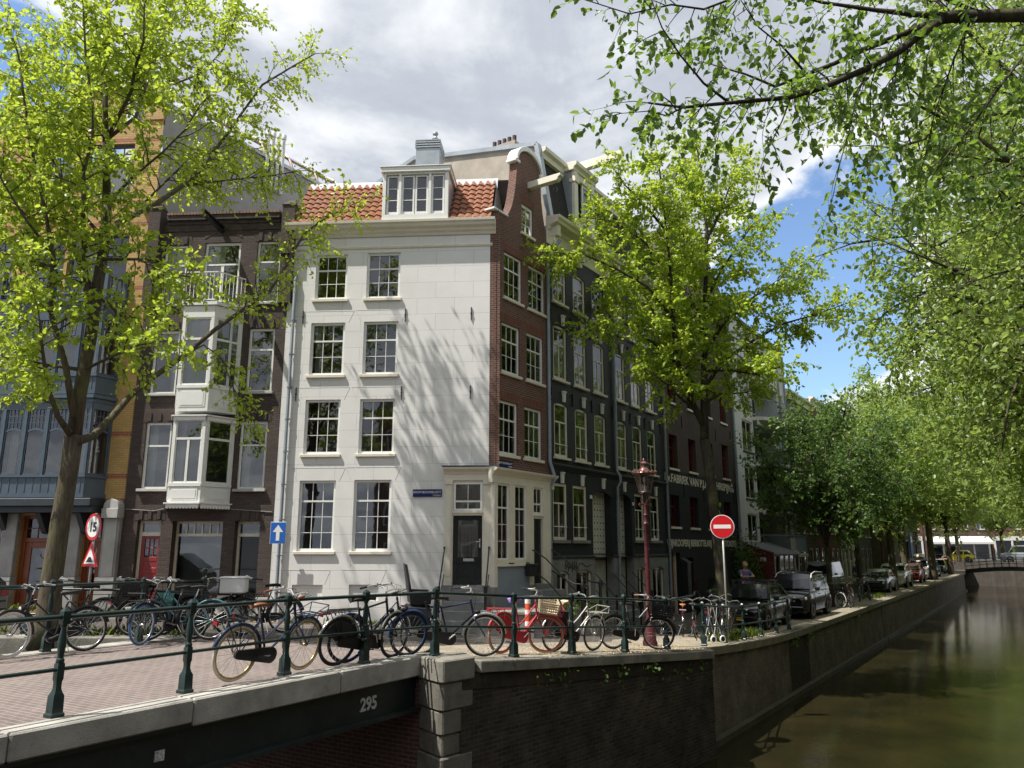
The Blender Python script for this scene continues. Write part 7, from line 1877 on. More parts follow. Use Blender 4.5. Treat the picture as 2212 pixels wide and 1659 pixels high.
# ================================================================== cars
M_carglass = paint('car_glass', (.012, .015, .017), .03, .1, 2, spec=.5); M_plastic = paint('black_plastic', (.018, .018, .019), .5, .15); M_alloy = paint('alloy', (.58, .58, .58), .4, .1, 6, metal=.15); M_plate = paint('plate_yellow', (.72, .47, .03), .5, .06); M_headl = paint('headlamp', (.62, .64, .66), .08, .25, 18, metal=.3); M_tail = paint('tail_red', (.30, .01, .012), .2, .1)
def carpaint(name, c, metal=.0): return paint(name, c, .16, .06, 1.5, metal=metal, coat=.8)
def car(label, cat, loc, rz, paintm, L=4.15, Wd=1.72, H=1.45, hood=.88, belt=.95, deck=None, wsx=(.62, .18), roofr=-1.25, rearx=-1.9, wheel=.31, wbx=(1.24, -1.27), clear=.2, roof_rack=False, stripes=None, alloy=True, round_lamps=False, rails=False, tail=None, group='cars parked along the quay', van=False, plate=None, front_black=False, roofbox=None, twodoor=False, bump=None):
    """x forward; belt line, bonnet and roof heights in metres; wsx = windscreen foot and head"""
    r = thing('parked_car', label, cat, loc, rz, group); w = Wd/2; xf, xr = L/2, -L/2; deck = belt if deck is None else deck
    st = [(xf, .42, hood-.22, .78), (xf-.06, clear+.06, hood-.15, .90), (xf-.30, clear, hood-.05, .97), (wsx[0]+.35, clear, hood+.01, 1), (wsx[0], clear, belt-.02, 1), (0, clear, belt, 1), (rearx+.3, clear, belt+.0, 1), (rearx, clear, deck, .99), (xr+.12, clear+.06, deck-.03, .96), (xr, .42, deck-.14, .86)]
    m = MB(); rows = []
    for x, z0, zt, k in st:
        ww = w*k; h = zt - z0
        half = [(0, z0), (ww*.86, z0), (ww*.97, z0+h*.12), (ww, z0+h*.5), (ww*.985, z0+h*.8), (ww*.93, zt-.015), (ww*.55, zt+.012), (0, zt+.02)]
        rows.append([(x, y, z) for y, z in half] + [(x, -y, z) for y, z in half[-2:0:-1]])
    n = len(rows[0]); m.grid([rw + [rw[0]] for rw in rows], flip=True); m.add(rows[0], [tuple(range(n-1, -1, -1))]); m.add(rows[-1], [tuple(range(n))])
    body = m.build('body', paintm, r, smooth=38)
    # cabin
    wb_, wt = w*.93, w*.76; zb = belt - .03
    A = [(wsx[0], zb), (wsx[1], H-.06), (roofr, H-.03), (rearx, (deck if not van else belt)-.03)]
    cols = []
    for x, z in A:
        t = (z-zb)/(H-zb); y = wb_ + (wt-wb_)*t; cols.append((x, y, z))
    m = MB()
    rl = []
    for x, y, z in cols: rl.append([(x, y, z), (x, y*.8, z + (.05 if z > H-.2 else .0)), (x, 0, z + (.07 if z > H-.2 else .0)), (x, -y*.8, z + (.05 if z > H-.2 else .0)), (x, -y, z)])
    mid = [(p[0]*.5+q[0]*.5, p[1], (p[2]+q[2])*.5 + .02) for p, q in zip(rl[1], rl[2])]
    m.grid([rl[0], rl[1], mid, rl[2], rl[3]], flip=True)
    for s_ in (1, -1):
        q = [(x, y*s_, z) for x, y, z in cols]; foot = [(x, wb_*s_, zb) for x, _, _ in cols]
        f = (0, 1, 2, 3) if s_ < 0 else (3, 2, 1, 0); m.add(q, [f])
    cab = m.build('cabin', paintm, r, smooth=30)
    def panel(p4, ins, name, mat=M_carglass, off=.006):
        c = sum((Vector(p) for p in p4), Vector())/4; nrm = (Vector(p4[1])-Vector(p4[0])).cross(Vector(p4[3])-Vector(p4[0])).normalized()
        if nrm.dot(c - Vector((-.3, 0, 1.0))) < 0: nrm = -nrm
        pts = [Vector(p).lerp(c, ins) + nrm*off for p in p4]; mm = MB(); mm.add(pts + [p - nrm*.02 for p in pts], [(0,1,2,3), (0,4,5,1), (1,5,6,2), (2,6,7,3), (3,7,4,0)]); return mm.build(name, mat, r)
    c = cols
    panel([(c[0][0], c[0][1]*.97, c[0][2]+.04), (c[0][0], -c[0][1]*.97, c[0][2]+.04), (c[1][0], -c[1][1]*.97, c[1][2]), (c[1][0], c[1][1]*.97, c[1][2])], .10, 'windscreen', off=.02)
    panel([(c[3][0], c[3][1]*.95, c[3][2]+.05), (c[3][0], -c[3][1]*.95, c[3][2]+.05), (c[2][0], -c[2][1]*.95, c[2][2]), (c[2][0], c[2][1]*.95, c[2][2])], .08, 'rear_window', off=.012)
    xm = (c[1][0]*.35 + c[2][0]*.65) if not van else c[1][0]-.55
    for s_ in (1, -1):
        def Y(x, z): return (wb_ + (wt-wb_)*(z-zb)/(H-zb))*s_
        z0, z1 = zb+.06, H-.10; xa = c[0][0]-.16; xb = c[1][0]-.06
        panel([(xa, Y(0, z0), z0), (xm+.03, Y(0, z0), z0), (xm+.03, Y(0, z1), z1), (xb, Y(0, z1), z1)], .03, 'side_window')
        if not van:
            xe = c[3][0]+.22; xt = c[2][0]+.06; panel([(xm-.04, Y(0, z0), z0), (xe, Y(0, z0), z0), (xt, Y(0, z1), z1), (xm-.04, Y(0, z1), z1)], .03, 'side_window')
    # wheels
    for x in wbx:
        for s_ in (1, -1):
            y = (w-.10)*s_; m = MB(); m.lathe([(wheel*.62, -.1), (wheel*.93, -.1), (wheel, -.07), (wheel, .07), (wheel*.93, .1), (wheel*.62, .1)], (x, y, wheel), 22, ax=(0, 1, 0)); wh = m.build('wheel', M_tyre, r, smooth=40)
            m = MB(); yo = y + .085*s_; m.lathe([(.0, .0), (wheel*.16, .0), (wheel*.16, .012), (.0, .012)], (x, yo, wheel), 12, ax=(0, 1, 0)); m.torus((x, yo, wheel), (0, 1, 0), wheel*.58, .022, 22, 6)
            for k in range(7): a = 2*PI*k/7; m.bar((x, yo, wheel), (x+math.cos(a)*wheel*.58, yo, wheel+math.sin(a)*wheel*.58), .05, .02, up=(0, 1, 0))
            m.build('rim', M_alloy, wh); m = MB(); m.lathe([(wheel*.6, 0), (0, .001)], (x, y+.06*s_, wheel), 18, ax=(0, s_, 0)); m.build('hub_back', M_plastic, wh)
            m = MB(); m.lathe([(wheel*1.17, 0), (wheel*1.17, .004*1)], (x, (w-.004)*s_, wheel+.01), 24, ax=(0, s_, 0)); m.torus((x, w*s_, wheel+.01), (0, 1, 0), wheel*1.19, .016, 22, 5, a0=0, a1=PI, e1=(1, 0, 0) if s_ < 0 else (-1, 0, 0)); m.build('wheel_arch', M_plastic if not van else M_plastic, r)  # flat black disc stands in for the shaded wheel recess, ring is the lip
    # lamps, grille, plates, mirrors, bumpers
    for s_ in (1, -1):
        if round_lamps:
            m = MB(); m.lathe([(.09, -.02), (.085, .02), (.0, .03)], (xf-.0, .56*s_*Wd/1.6, hood-.30), 14, ax=(1, 0, 0)); m.build('headlight', M_headl, r)
        else:
            zc_ = hood-.24; m = MB(); m.add([(xf+.012, .36*Wd/1.7*s_, zc_-.09), (xf-.02, .70*Wd/1.7*s_, zc_-.09), (xf-.17, .835*Wd/1.7*s_, zc_+.0), (xf-.17, .82*Wd/1.7*s_, zc_+.09), (xf-.015, .36*Wd/1.7*s_, zc_+.085)] + [(xf-.30, .36*Wd/1.7*s_, zc_-.07), (xf-.34, .68*Wd/1.7*s_, zc_-.07), (xf-.5, .76*Wd/1.7*s_, zc_+.03), (xf-.5, .74*Wd/1.7*s_, zc_+.10), (xf-.3, .36*Wd/1.7*s_, zc_+.07)], [(0,1,2,3,4), (0,5,6,1), (1,6,7,2), (2,7,8,3), (3,8,9,4), (4,9,5,0), (9,8,7,6,5)]); m.build('headlight', M_headl, r, bevel=.01)
        m = MB(); m.box(xr-.012, xr+.1, s_*w*.62, s_*w*.88, deck-.34, deck-.16); m.build('tail_light', M_tail, r, bevel=.01)
        m = MB(); xm_ = wsx[0]-.22; m.box(xm_-.05, xm_+.05, s_*(w-.02), s_*(w+.17), belt+.0, belt+.13); m.build('mirror', paintm if not front_black else M_plastic, r, bevel=.03)
        m = MB(); m.box(-.05, .12, s_*(w-.01), s_*(w+.012), belt-.18, belt-.15); m.build('door_handle', M_plastic, r)
        m = MB(); m.box(xm-.004, xm+.004, s_*(w-.012), s_*(w+.001), clear+.12, belt-.06); m.box(wsx[0]-.12, wsx[0]-.112, s_*(w-.012), s_*(w+.001), clear+.12, belt-.06); m.build('door_seam', M_plastic, r)
    m = MB(); m.box(xf-.08, xf+.012, -.36, .36, hood-.33, hood-.19)
    if round_lamps: m = MB(); m.box(xf-.06, xf+.006, -.70*Wd/1.6, .70*Wd/1.6, hood-.42, hood-.2)
    gr_ = m.build('grille', M_plastic, r)
    m = MB()
    for k in range(3): z = hood-.30+.045*k; m.box(xf+.006, xf+.018, -.35, .35, z, z+.012)
    m.build('grille_bar', M_alloy if not front_black else M_plastic, gr_)
    m = MB(); m.box(xf-.2, xf+.045, -w*.84, w*.84, .30, .50); m.build('bumper', bump or paintm, r, bevel=.04)
    m = MB(); m.box(xf-.1, xf+.02, -w*.6, w*.6, clear+.02, .30); m.build('lower_grille', M_plastic, r, bevel=.02)
    m = MB(); m.box(xr-.045, xr+.2, -w*.84, w*.84, .30, .52); m.build('bumper', bump or paintm, r, bevel=.04)
    m = MB(); m.box(xf+.046, xf+.054, -.26, .26, .36, .47); p_ = m.build('number_plate', M_plate if plate is not False else M_plastic, r)
    m = MB(); m.box(xr-.054, xr-.046, -.26, .26, .55, .66); p2 = m.build('number_plate', M_plate, r)
    if plate: lettering(plate, .1, M_plastic, p_, (xf+.055, 0, .415), (PI/2, 0, PI/2), .001, align='CENTER', width=.42)
    if roof_rack:
        m = MB()
        for x in (.05, -.75):
            m.bar((x, -w*.86, H+.12), (x, w*.86, H+.12), .03, .035)
            for s_ in (1, -1): m.bar((x, w*.74*s_, H-.08), (x, w*.74*s_, H+.12), .07, .05, up=(1, 0, 0))
        m.build('roof_rack', M_plastic, r)
    if rails:
        m = MB()
        for s_ in (1, -1): m.tube([(c[1][0]+.25, wt*s_*1.04, H-.16), (c[1][0], wt*s_*.99, H-.0), (-.4, wt*s_*.97, H+.07), (roofr, wt*s_*.98, H+.02)], .025, 8)
        m.build('roof_rail', M_alloy, r, smooth=True)
    if stripes:
        m = MB()
        for y in (-.2, .04):
            P_ = []
            for x, z in ((xf-.02, hood-.14), (xf-.08, hood-.10), (xf-.30, hood-.02), (wsx[0]+.35, hood+.038), (wsx[0]+.02, belt+.02)): P_.append([(x, y, z+.012), (x, y+.16, z+.012)])
            m.grid(P_)
        m.build('bonnet_stripe', stripes, r)
        m = MB(); 
        for y in (-.2, .04): m.box(roofr, c[1][0]-.1, y, y+.16, H+.02, H+.052)
        m.build('roof_stripe', stripes, r)
    if roofbox:
        b_ = thing('roof_box', 'cream roof box on top of the white van', 'roof box', loc, rz); m = MB()
        rw = []
        for x, k, h in ((.75, .5, .10), (.68, .8, .22), (.3, 1, .32), (-.5, 1, .32), (-.85, .85, .22), (-.9, .7, .1)): rw.append([(x, .42*k*math.cos(t), H+.10 + max(0, math.sin(t))**.5*h if math.sin(t) > 0 else H+.10) for t in np.linspace(0, PI, 9)])
        m.grid(rw); m.add(rw[0], [tuple(range(9))]); m.add(rw[-1], [tuple(range(8, -1, -1))]); m.build('shell', roofbox, b_, smooth=40); m = MB(); m.box(-.7, .6, -.4, .4, H+.03, H+.1); m.build('bars', M_plastic, b_)
    # wipers and inside
    m = MB()
    for y in (.1, -.45): m.bar((wsx[0]+.06, y, belt+.03), (wsx[0]-.06, y+.4, belt+.12), .02, .015)
    m.build('wiper', M_plastic, r)
    return r
def park(u_front, L, wbx0, v=4.1): # front axle abreast of u_front, nose towards the viewer
    p = G(u_front, v); q = p + DG*wbx0; return (q.x, q.y, gz(q.x, q.y)), RG + PI
lo_, rz_ = park(9.03, 4.15, 1.24); car('black compact hatchback with roof bars behind the low railing', 'car', lo_, rz_, carpaint('car_black', (.010, .010, .012)), roof_rack=True, front_black=True, plate='ZS')
lo_, rz_ = park(14.6, 4.45, 1.3, 4.25); car('black people carrier with silver roof rails and alloy wheels', 'car', lo_, rz_, carpaint('car_black_blue', (.010, .011, .015)), L=4.45, Wd=1.8, H=1.66, hood=1.0, belt=1.05, wsx=(.95, .25), roofr=-1.7, rearx=-2.05, wheel=.33, wbx=(1.30, -1.4), rails=True)
lo_, rz_ = park(36.1, 4.2, 1.2); car('silver classic sedan with two black bonnet stripes', 'car', lo_, rz_, carpaint('car_silver', (.24, .27, .29), .35), L=4.2, Wd=1.6, H=1.40, hood=.92, belt=.94, deck=.93, wsx=(.62, .12), roofr=-.75, rearx=-1.25, wheel=.30, wbx=(1.2, -1.25), stripes=paint('stripe_black', (.012, .012, .012), .4, .1), round_lamps=True, plate=False, bump=M_plastic)
lo_, rz_ = park(43.5, 4.36, 1.3, 4.0); car('white compact sport utility car with black wheel arches', 'car', lo_, rz_, carpaint('car_white', (.72, .72, .72)), L=4.36, Wd=1.9, H=1.62, hood=1.06, belt=1.12, wsx=(.72, .1), roofr=-1.5, rearx=-1.95, wheel=.36, wbx=(1.32, -1.34), clear=.26)
lo_, rz_ = park(53, 3.6, 1.2, 4.0); car('bright red small hatchback in front of the white van', 'car', lo_, rz_, carpaint('car_red', (.42, .012, .012)), L=3.75, Wd=1.66, H=1.48, hood=.95, belt=.98, wsx=(.75, .2), roofr=-1.3, rearx=-1.7, wheel=.30, wbx=(1.2, -1.22))
lo_, rz_ = park(59.5, 4.2, 1.35, 3.9); car('white delivery van carrying a cream roof box', 'van', lo_, rz_, carpaint('car_white', (.72, .72, .72)), L=4.2, Wd=1.72, H=1.82, hood=1.05, belt=1.12, wsx=(1.05, .45), roofr=-1.85, rearx=-2.02, wheel=.31, wbx=(1.35, -1.25), van=True, roofbox=paint('roof_box_cream', (.62, .55, .4), .4, .06), bump=M_plastic)
lo_, rz_ = park(66.5, 4.0, 1.2, 3.9); car('light blue hatchback behind the white van', 'car', lo_, rz_, carpaint('car_blue', (.10, .24, .36)), L=4.0, Wd=1.68, H=1.48)
lo_, rz_ = park(80, 4.0, 1.2, 3.4); car('dark green estate car left of the far bridge', 'car', lo_, rz_, carpaint('car_green', (.03, .05, .045)), L=4.3)
lo_, rz_ = park(86.5, 4.0, 1.2, 3.2); car('dark purple car left of the far bridge railing', 'car', lo_, rz_, carpaint('car_purple', (.035, .02, .035)), L=4.1)
lo_, rz_ = park(93, 4.0, 1.2, 3.0); car('small red car farthest along the quay', 'car', lo_, rz_, carpaint('car_red', (.42, .012, .012)), L=3.8)
p = G(33.0, 1.6); car('grey white van beside the houses behind the slim quay tree', 'van', (p.x, p.y, gz(p.x, p.y)), RG + PI, carpaint('car_grey_white', (.4, .43, .45)), L=4.5, Wd=1.8, H=1.9, hood=1.1, belt=1.12, wsx=(1.1, .5), roofr=-2.0, rearx=-2.15, van=True)
p = at(-20, 1330, 17.2); car('dark car with red tail lights and yellow plate at the left edge', 'car', (p.x-2.6, 18.0, gz(p.x, 17)-.0), R(170), carpaint('car_black', (.010, .010, .012)), group='cars by the left houses')
# ================================================================== lamps, signs, people, far bridge
M_lamp = paint('lamp_oxide_red', (.075, .014, .018), .38, .2, 8); M_lampc = paint('lamp_copper', (.17, .07, .065), .3, .15, 6, metal=.3)
M_wsign = paint('sign_white', (.78, .78, .76), .35, .04); M_rsign = paint('sign_red', (.55, .012, .02), .35, .06); M_bsign = paint('sign_blue', (.012, .12, .48), .35, .05); M_ksign = paint('sign_black', (.015, .015, .015), .4, .1); M_galv = paint('galvanised', (.40, .41, .40), .45, .12, 5, metal=.4)
def lantern_glass():
    t = NT('lantern_glass'); n = t.n; n.remove(t.b); tr = n.new('ShaderNodeBsdfTransparent'); tr.inputs[0].default_value = (.82, .83, .80, 1); gl = n.new('ShaderNodeBsdfGlossy'); gl.inputs[1].default_value = .08
    tc = n.new('ShaderNodeTexCoord'); ns = t.noise(tc.outputs['Object'], 9, 3, .6); mx = n.new('ShaderNodeMixShader'); t.link(t.ramp(ns, [(.3, .08), (.8, .26)]), mx.inputs[0]); t.link(tr.outputs[0], mx.inputs[1]); t.link(gl.outputs[0], mx.inputs[2]); t.link(mx.outputs[0], t.out.inputs[0]); return t.m
M_lglass = lantern_glass()
def lamp_post(label, p, H=4.32, group='old street lamps'):
    r = thing('street_lamp', label, 'street lamp', tuple(p), .2, group); k = H/4.32
    m = MB(); m.lathe([(.17, 0), (.17, .10), (.15, .14), (.14, .42), (.10, .5), (.11, .56), (.075, .62), (.07, 1.0), (.085, 1.03), (.085, 1.08), (.062, 1.1), (.056, 2.2), (.05, 2.75), (.07, 2.78), (.07, 2.83), (.048, 2.86), (.045, 3.0), (.062, 3.03), (.045, 3.06), (.04, 3.3)], n=16)
    for j in range(26): a = j*2.4; z = 1.15 + j*.06; rr = .058; m.obox(Matrix.Translation((math.cos(a)*rr, math.sin(a)*rr, z)) @ Matrix.Rotation(a, 4, 'Z') @ Matrix.Rotation(.7, 4, 'X'), .02, .05, .012)
    for a in (0, PI/2): d = Vector((math.cos(a), math.sin(a), 0)); m.bar(d*-.13 + Vector((0, 0, 3.28)), d*.13 + Vector((0, 0, 3.28)), .03, .03)
    for a in (0, PI): m.lathe([(0, -.04), (.035, -.02), (.035, .02), (0, .04)], (math.cos(a)*.14, math.sin(a)*.14, 3.28), 8)
    for j in range(4): a = PI/4 + j*PI/2; c, s = math.cos(a), math.sin(a); m.tube([(c*.03, s*.03, 3.3), (c*.10, s*.10, 3.42), (c*.11, s*.11, 3.5), (c*.14, s*.14, 3.56)], .011, 6)
    m.torus((0, 0, 3.57), (0, 0, 1), .145, .014, 18, 6); m.build('post', M_lamp, r, smooth=35)
    m = MB(); m.lathe([(.145, 3.57), (.26, 4.02)], n=8); m.build('lantern_glass', M_lglass, r)
    m = MB()
    for j in range(8): a = 2*PI*j/8; c, s = math.cos(a), math.sin(a); m.bar((c*.146, s*.146, 3.57), (c*.262, s*.262, 4.02), .010, .010)
    m.torus((0, 0, 4.03), (0, 0, 1), .275, .018, 24, 6); m.lathe([(.29, 4.03), (.25, 4.06), (.13, 4.10), (.10, 4.16), (.07, 4.18), (.065, 4.26), (.10, 4.27), (.05, 4.32), (.02, 4.34), (.025, 4.37), (.0, 4.41)], n=16)
    for j in range(16): a = 2*PI*j/16; m.lathe([(0, -.02), (.028, 0), (.012, .03), (0, .045)], (math.cos(a)*.285, math.sin(a)*.285, 4.06), 6)
    m.build('lantern_cap', M_lampc, r, smooth=35)
    m = MB(); m.lathe([(.05, 3.58), (.03, 3.62), (.018, 3.66), (.018, 3.8)], n=10); m.lathe([(.0, 3.8), (.03, 3.83), (.03, 3.93), (0, 3.96)], n=10); m.build('lamp', M_headl, r, smooth=True)
    r.scale = (k, k, k); return r
lamp_post('oxide red cast iron street lamp among the bicycles at the canal corner', (3.23, 18.95, gz(3.23, 18.95)))
q = G(27.5, 3.2); lamp_post('oxide red street lamp beside the dark quay tree', (q.x, q.y, -.08), 5.0)
q = G(47, 3.0); lamp_post('oxide red street lamp behind the white sport utility car', (q.x, q.y, -.08), 4.6)
q = G(66, 3.2); lamp_post('street lamp by the thick trunked quay tree', (q.x, q.y, -.08), 4.6)
def disc(m, c, nrm, r0, mi=0, t=.004): m.lathe([(r0, -t), (r0, t), (0, t+.0002)], c, 36, ax=nrm)
# no entry
s = thing('traffic_sign', 'round red no entry sign on a grey pole at the canal corner', 'traffic sign', (5.94, 22.21, .1)); z = 3.2-.1; nr = Vector((-.26, -1, 0)).normalized()
m = MB(); m.tube([(0, 0, -.05), (0, 0, z+.28)], .028, 10); m.build('pole', M_galv, s, smooth=True)
m = MB(); disc(m, nr*.045 + Vector((0, 0, z)), nr, .33); pl_ = m.build('sign_plate', M_wsign, s, smooth=30)
m = MB(); disc(m, nr*.051 + Vector((0, 0, z)), nr, .31); m.build('red_disc', M_rsign, pl_, smooth=30)
sd = Vector((-nr.y, nr.x, 0)); m = MB(); m.bar(nr*.057 + Vector((0, 0, z)) - sd*.235, nr*.057 + Vector((0, 0, z)) + sd*.235, .006, .105); m.build('white_bar', M_wsign, pl_)
# fifteen and speed hump
q = at(203, 1138, 17.2); s = thing('traffic_sign', 'speed limit 15 sign above a triangular speed hump sign by the big tree', 'traffic sign', (q.x, q.y, .75), math.atan2(BD.y, BD.x) - PI/2)
z = q.z - .75
m = MB(); m.tube([(0, .03, -.05), (0, .03, z+.3)], .026, 10); m.build('pole', M_galv, s, smooth=True)
m = MB(); disc(m, (0, -.01, z), (0, -1, 0), .29); pl_ = m.build('round_plate', M_rsign, s, smooth=30); m = MB(); disc(m, (0, -.016, z), (0, -1, 0), .225); m.build('white_disc', M_wsign, pl_, smooth=30)
lettering('15', .27, M_ksign, pl_, (0, -.0215, z-.095), ext=.001, align='CENTER', width=.23, bold=.012)
zt = z - .62; T3_ = lambda k: [(-.31*k, zt-.25*k+.02), (.31*k, zt-.25*k+.02), (0, zt+.30*k)]
m = MB(); m.prism_xz(T3_(1), -.012, .0); pt_ = m.build('triangle_plate', M_rsign, s, bevel=.004); m = MB(); m.prism_xz([(-.205, zt-.17), (.205, zt-.17), (0, zt+.17)], -.018, -.012); m.build('white_triangle', M_wsign, pt_)
m = MB(); m.prism_xz([(-.12, zt-.13), (.12, zt-.13), (.09, zt-.09), (.04, zt-.03), (0, zt-.02), (-.04, zt-.03), (-.09, zt-.09)], -.023, -.0185); m.build('hump_symbol', M_ksign, pt_)
# one way arrow on the drain pipe
q = Wp(-6.02, .18, 3.03); s = thing('traffic_sign', 'blue square one way sign with white upward arrow on the drain pipe', 'traffic sign', tuple(q), RW)
m = MB(); m.box(-.225, .225, -.01, .0, -.3, .3); pl_ = m.build('sign_plate', M_wsign, s, bevel=.004); m = MB(); m.box(-.215, .215, -.016, -.0105, -.29, .29); m.build('blue_field', M_bsign, pl_)
m = MB(); m.prism_xz([(-.05, -.22), (.05, -.22), (.05, .02), (.15, .02), (0, .22), (-.15, .02), (-.05, .02)], -.021, -.0165); m.build('arrow', M_wsign, pl_); m = MB(); m.box(-.06, .06, .0, .06, -.2, -.15); m.box(-.06, .06, .0, .06, .15, .2); m.build('bracket', M_galv, s)
# red and white marker post
s = thing('bollard', 'orange red and white striped marker post beside the red bicycle', 'bollard', (.40, 20.4, gz(.4, 20.4))); m = MB(); m.lathe([(.085, 0), (.075, .1), (.07, 1.0), (.05, 1.03), (0, 1.04)], n=14); m.build('post', paint('marker_orange', (.55, .06, .02), .5, .1), s, smooth=40); m = MB()
for z in (.3, .58, .84): m.lathe([(.0745, z), (.0735, z+.11)], n=14)
m.build('white_bands', M_wsign, s)
# planters by the black house
rnd = random.Random(9); gen = np.random.default_rng(4)
for u, v, h, lab, pm in ((1.9, 1.2, .42, 'white pot with leafy plant below the curved stoop rails', M_wsign), (3.4, .9, .36, 'grey tub with bushy green plant in front of the black house', M_bstone), (4.4, .9, .4, 'white planter bowl left of the first tiled porch', M_wsign), (16.8, .6, .5, 'terracotta tub with shrub at the warehouse wall', paint('terracotta', (.3, .12, .07), .8, .2))):
    p = G(u, v); z = gz(p.x, p.y); s = thing('plant_pot', lab, 'plant pot', (p.x, p.y, z), 0, 'pots along the house fronts'); m = MB(); m.lathe([(.15, 0), (.21, h*.9), (.235, h*.92), (.235, h), (.2, h), (.19, h-.06), (0, h-.06)], n=16); m.build('pot', pm, s, smooth=40)
    n = 420; A = gen.normal(size=(n, 3))*np.array([.16, .16, .14]) + np.array([0, 0, h+.22]); D = gen.normal(size=(n, 3)); leaves_mesh('plant', A, D, .08+.03*gen.random(n), L_mid, gen, s)
s = thing('shrub', 'dark climbing shrub against the warehouse corner by the lean-to', 'shrub', tuple(G(21.6, .35, .1))); n = 2600; A = gen.normal(size=(n, 3))*np.array([.45, .3, .75]) + np.array([0, 0, 1.3]); leaves_mesh('foliage', A, gen.normal(size=(n, 3)), .1+.04*gen.random(n), L_dark, gen, s)
m = MB(); m.tube([(0, 0, -.2), (.1, 0, .8), (0, .1, 1.8)], .03, 6); m.build('stem', M_barkd, s)
# scooters
def scooter(label, p, rz, col):
    s = thing('motor_scooter', label, 'scooter', tuple(p), rz, 'scooters by the warehouse'); m = MB()
    for x in (-.6, .62): m.torus((x, 0, .22), (0, 1, 0), .17, .055, 20, 8)
    m.build('wheels', M_tyre, s, smooth=True); m = MB(); m.prism_xz([(-.85, .55), (-.75, .75), (-.1, .72), (-.05, .35), (.35, .25), (.45, .9), (.55, 1.0), (.62, .9), (.6, .4), (.72, .46), (.8, .36), (.5, .16), (-.2, .16), (-.35, .3), (-.7, .35)], -.15, .15); m.build('body', col, s, bevel=.04)
    m = MB(); m.box(-.8, -.1, -.13, .13, .75, .86); m.build('seat', M_rubber, s, bevel=.04); m = MB(); m.tube([(.5, -.34, 1.02), (.55, 0, 1.04), (.5, .34, 1.02)], .016, 7); m.build('handlebar', M_rubber, s); m = MB(); m.lathe([(.09, 0), (.07, .03), (0, .04)], (.6, 0, .86), 12, ax=(1, 0, .2)); m.build('headlight', M_headl, s)
    m = MB(); m.add([(.58, -.2, 1.0), (.58, .2, 1.0), (.46, .17, 1.42), (.46, -.17, 1.42), (.57, -.2, 1.0), (.57, .2, 1.0), (.45, .17, 1.42), (.45, -.17, 1.42)], [(0,1,2,3), (7,6,5,4)]); m.build('windshield', M_lglass, s)
p = G(13.6, 1.3); scooter('black motor scooter with pale windshield at the warehouse door', (p.x, p.y, -.05), RG+2.4, M_bblack)
p = G(15.4, 1.2); scooter('dark grey motor scooter beside the black one', (p.x, p.y, -.05), RG+2.7, paint('scooter_grey', (.05, .055, .06), .3, .1))
# folded pushchair by the sign pole
s = thing('pushchair', 'folded pushchair with small white rimmed wheels at the railing corner', 'pushchair', (5.35, 21.6, gz(5.35, 21.6)), .4); m = MB()
for y in (-.18, .18): m.tube([(-.1, y, .1), (.05, y*.8, .6), (.12, y*.6, 1.0)], .014, 6); m.tube([(.2, y, .1), (.05, y*.8, .6), (-.02, y*.6, .95)], .014, 6)
m.build('frame', M_galv, s)
for x, y in ((-.1, -.18), (-.1, .18), (.2, -.18), (.2, .18)): m = MB(); m.torus((x, y, .1), (0, 1, 0), .078, .022, 16, 6); w_ = m.build('wheel', M_wsign, s, smooth=True); m = MB(); m.lathe([(.06, -.012), (.06, .012)], (x, y, .1), 12, ax=(0, 1, 0)); m.build('hub', M_rubber, w_)

# ------------------------------------------------------------------ people
M_skin = paint('skin', (.50, .27, .19), .5, .08, 9)
def skinned(name, chains, mat, parent, levels=2):
    vs, es, rs = [], [], []; idx = {}
    for ch in chains:
        prev = None
        for p, r_ in ch:
            k = tuple(round(c, 4) for c in p)
            if k not in idx: idx[k] = len(vs); vs.append(k); rs.append(r_)
            if prev is not None and prev != idx[k]: es.append((prev, idx[k]))
            prev = idx[k]
    me = bpy.data.meshes.new(name); me.from_pydata(vs, es, []); o = bpy.data.objects.new(name, me); COL.objects.link(o); o.parent = parent
    sk = o.modifiers.new('skin', 'SKIN')
    for i, v in enumerate(me.skin_vertices[0].data): rr = rs[i]; v.radius = rr if hasattr(rr, '__len__') else (rr, rr); v.use_root = (i == 0)
    o.modifiers.new('sub', 'SUBSURF').levels = levels; o.modifiers['sub'].render_levels = levels
    dg_ = bpy.context.evaluated_depsgraph_get(); dg_.update(); m2 = bpy.data.meshes.new_from_object(o.evaluated_get(dg_)); m2.name = name
    o.modifiers.clear(); o.data = m2; m2.materials.clear(); m2.materials.append(mat); m2.polygons.foreach_set('use_smooth', [True]*len(m2.polygons)); return o
def hand(w, d, side, r=.009):
    """five finger chains from a palm at w, pointing along d"""
    d = unit(d); a = unit(d.cross(Vector((0, 0, 1))) if abs(d.z) < .9 else Vector((0, 1, 0))); out = []; palm = w + d*.075
    for k, (o_, L) in enumerate(((-.027, .062), (-.009, .075), (.009, .07), (.026, .055))): b = palm + a*o_; out.append([(tuple(w), .024), (tuple(b), .013), (tuple(b + d*L*.55 + Vector((0, 0, -.006))), r), (tuple(b + d*L + Vector((0, 0, -.02))), r*.8)])
    t = w + d*.02 + a*.03*side; out.append([(tuple(w), .024), (tuple(t), .013), (tuple(t + d*.04 + a*.02*side), .010), (tuple(t + d*.065 + a*.02*side), .008)]); return out
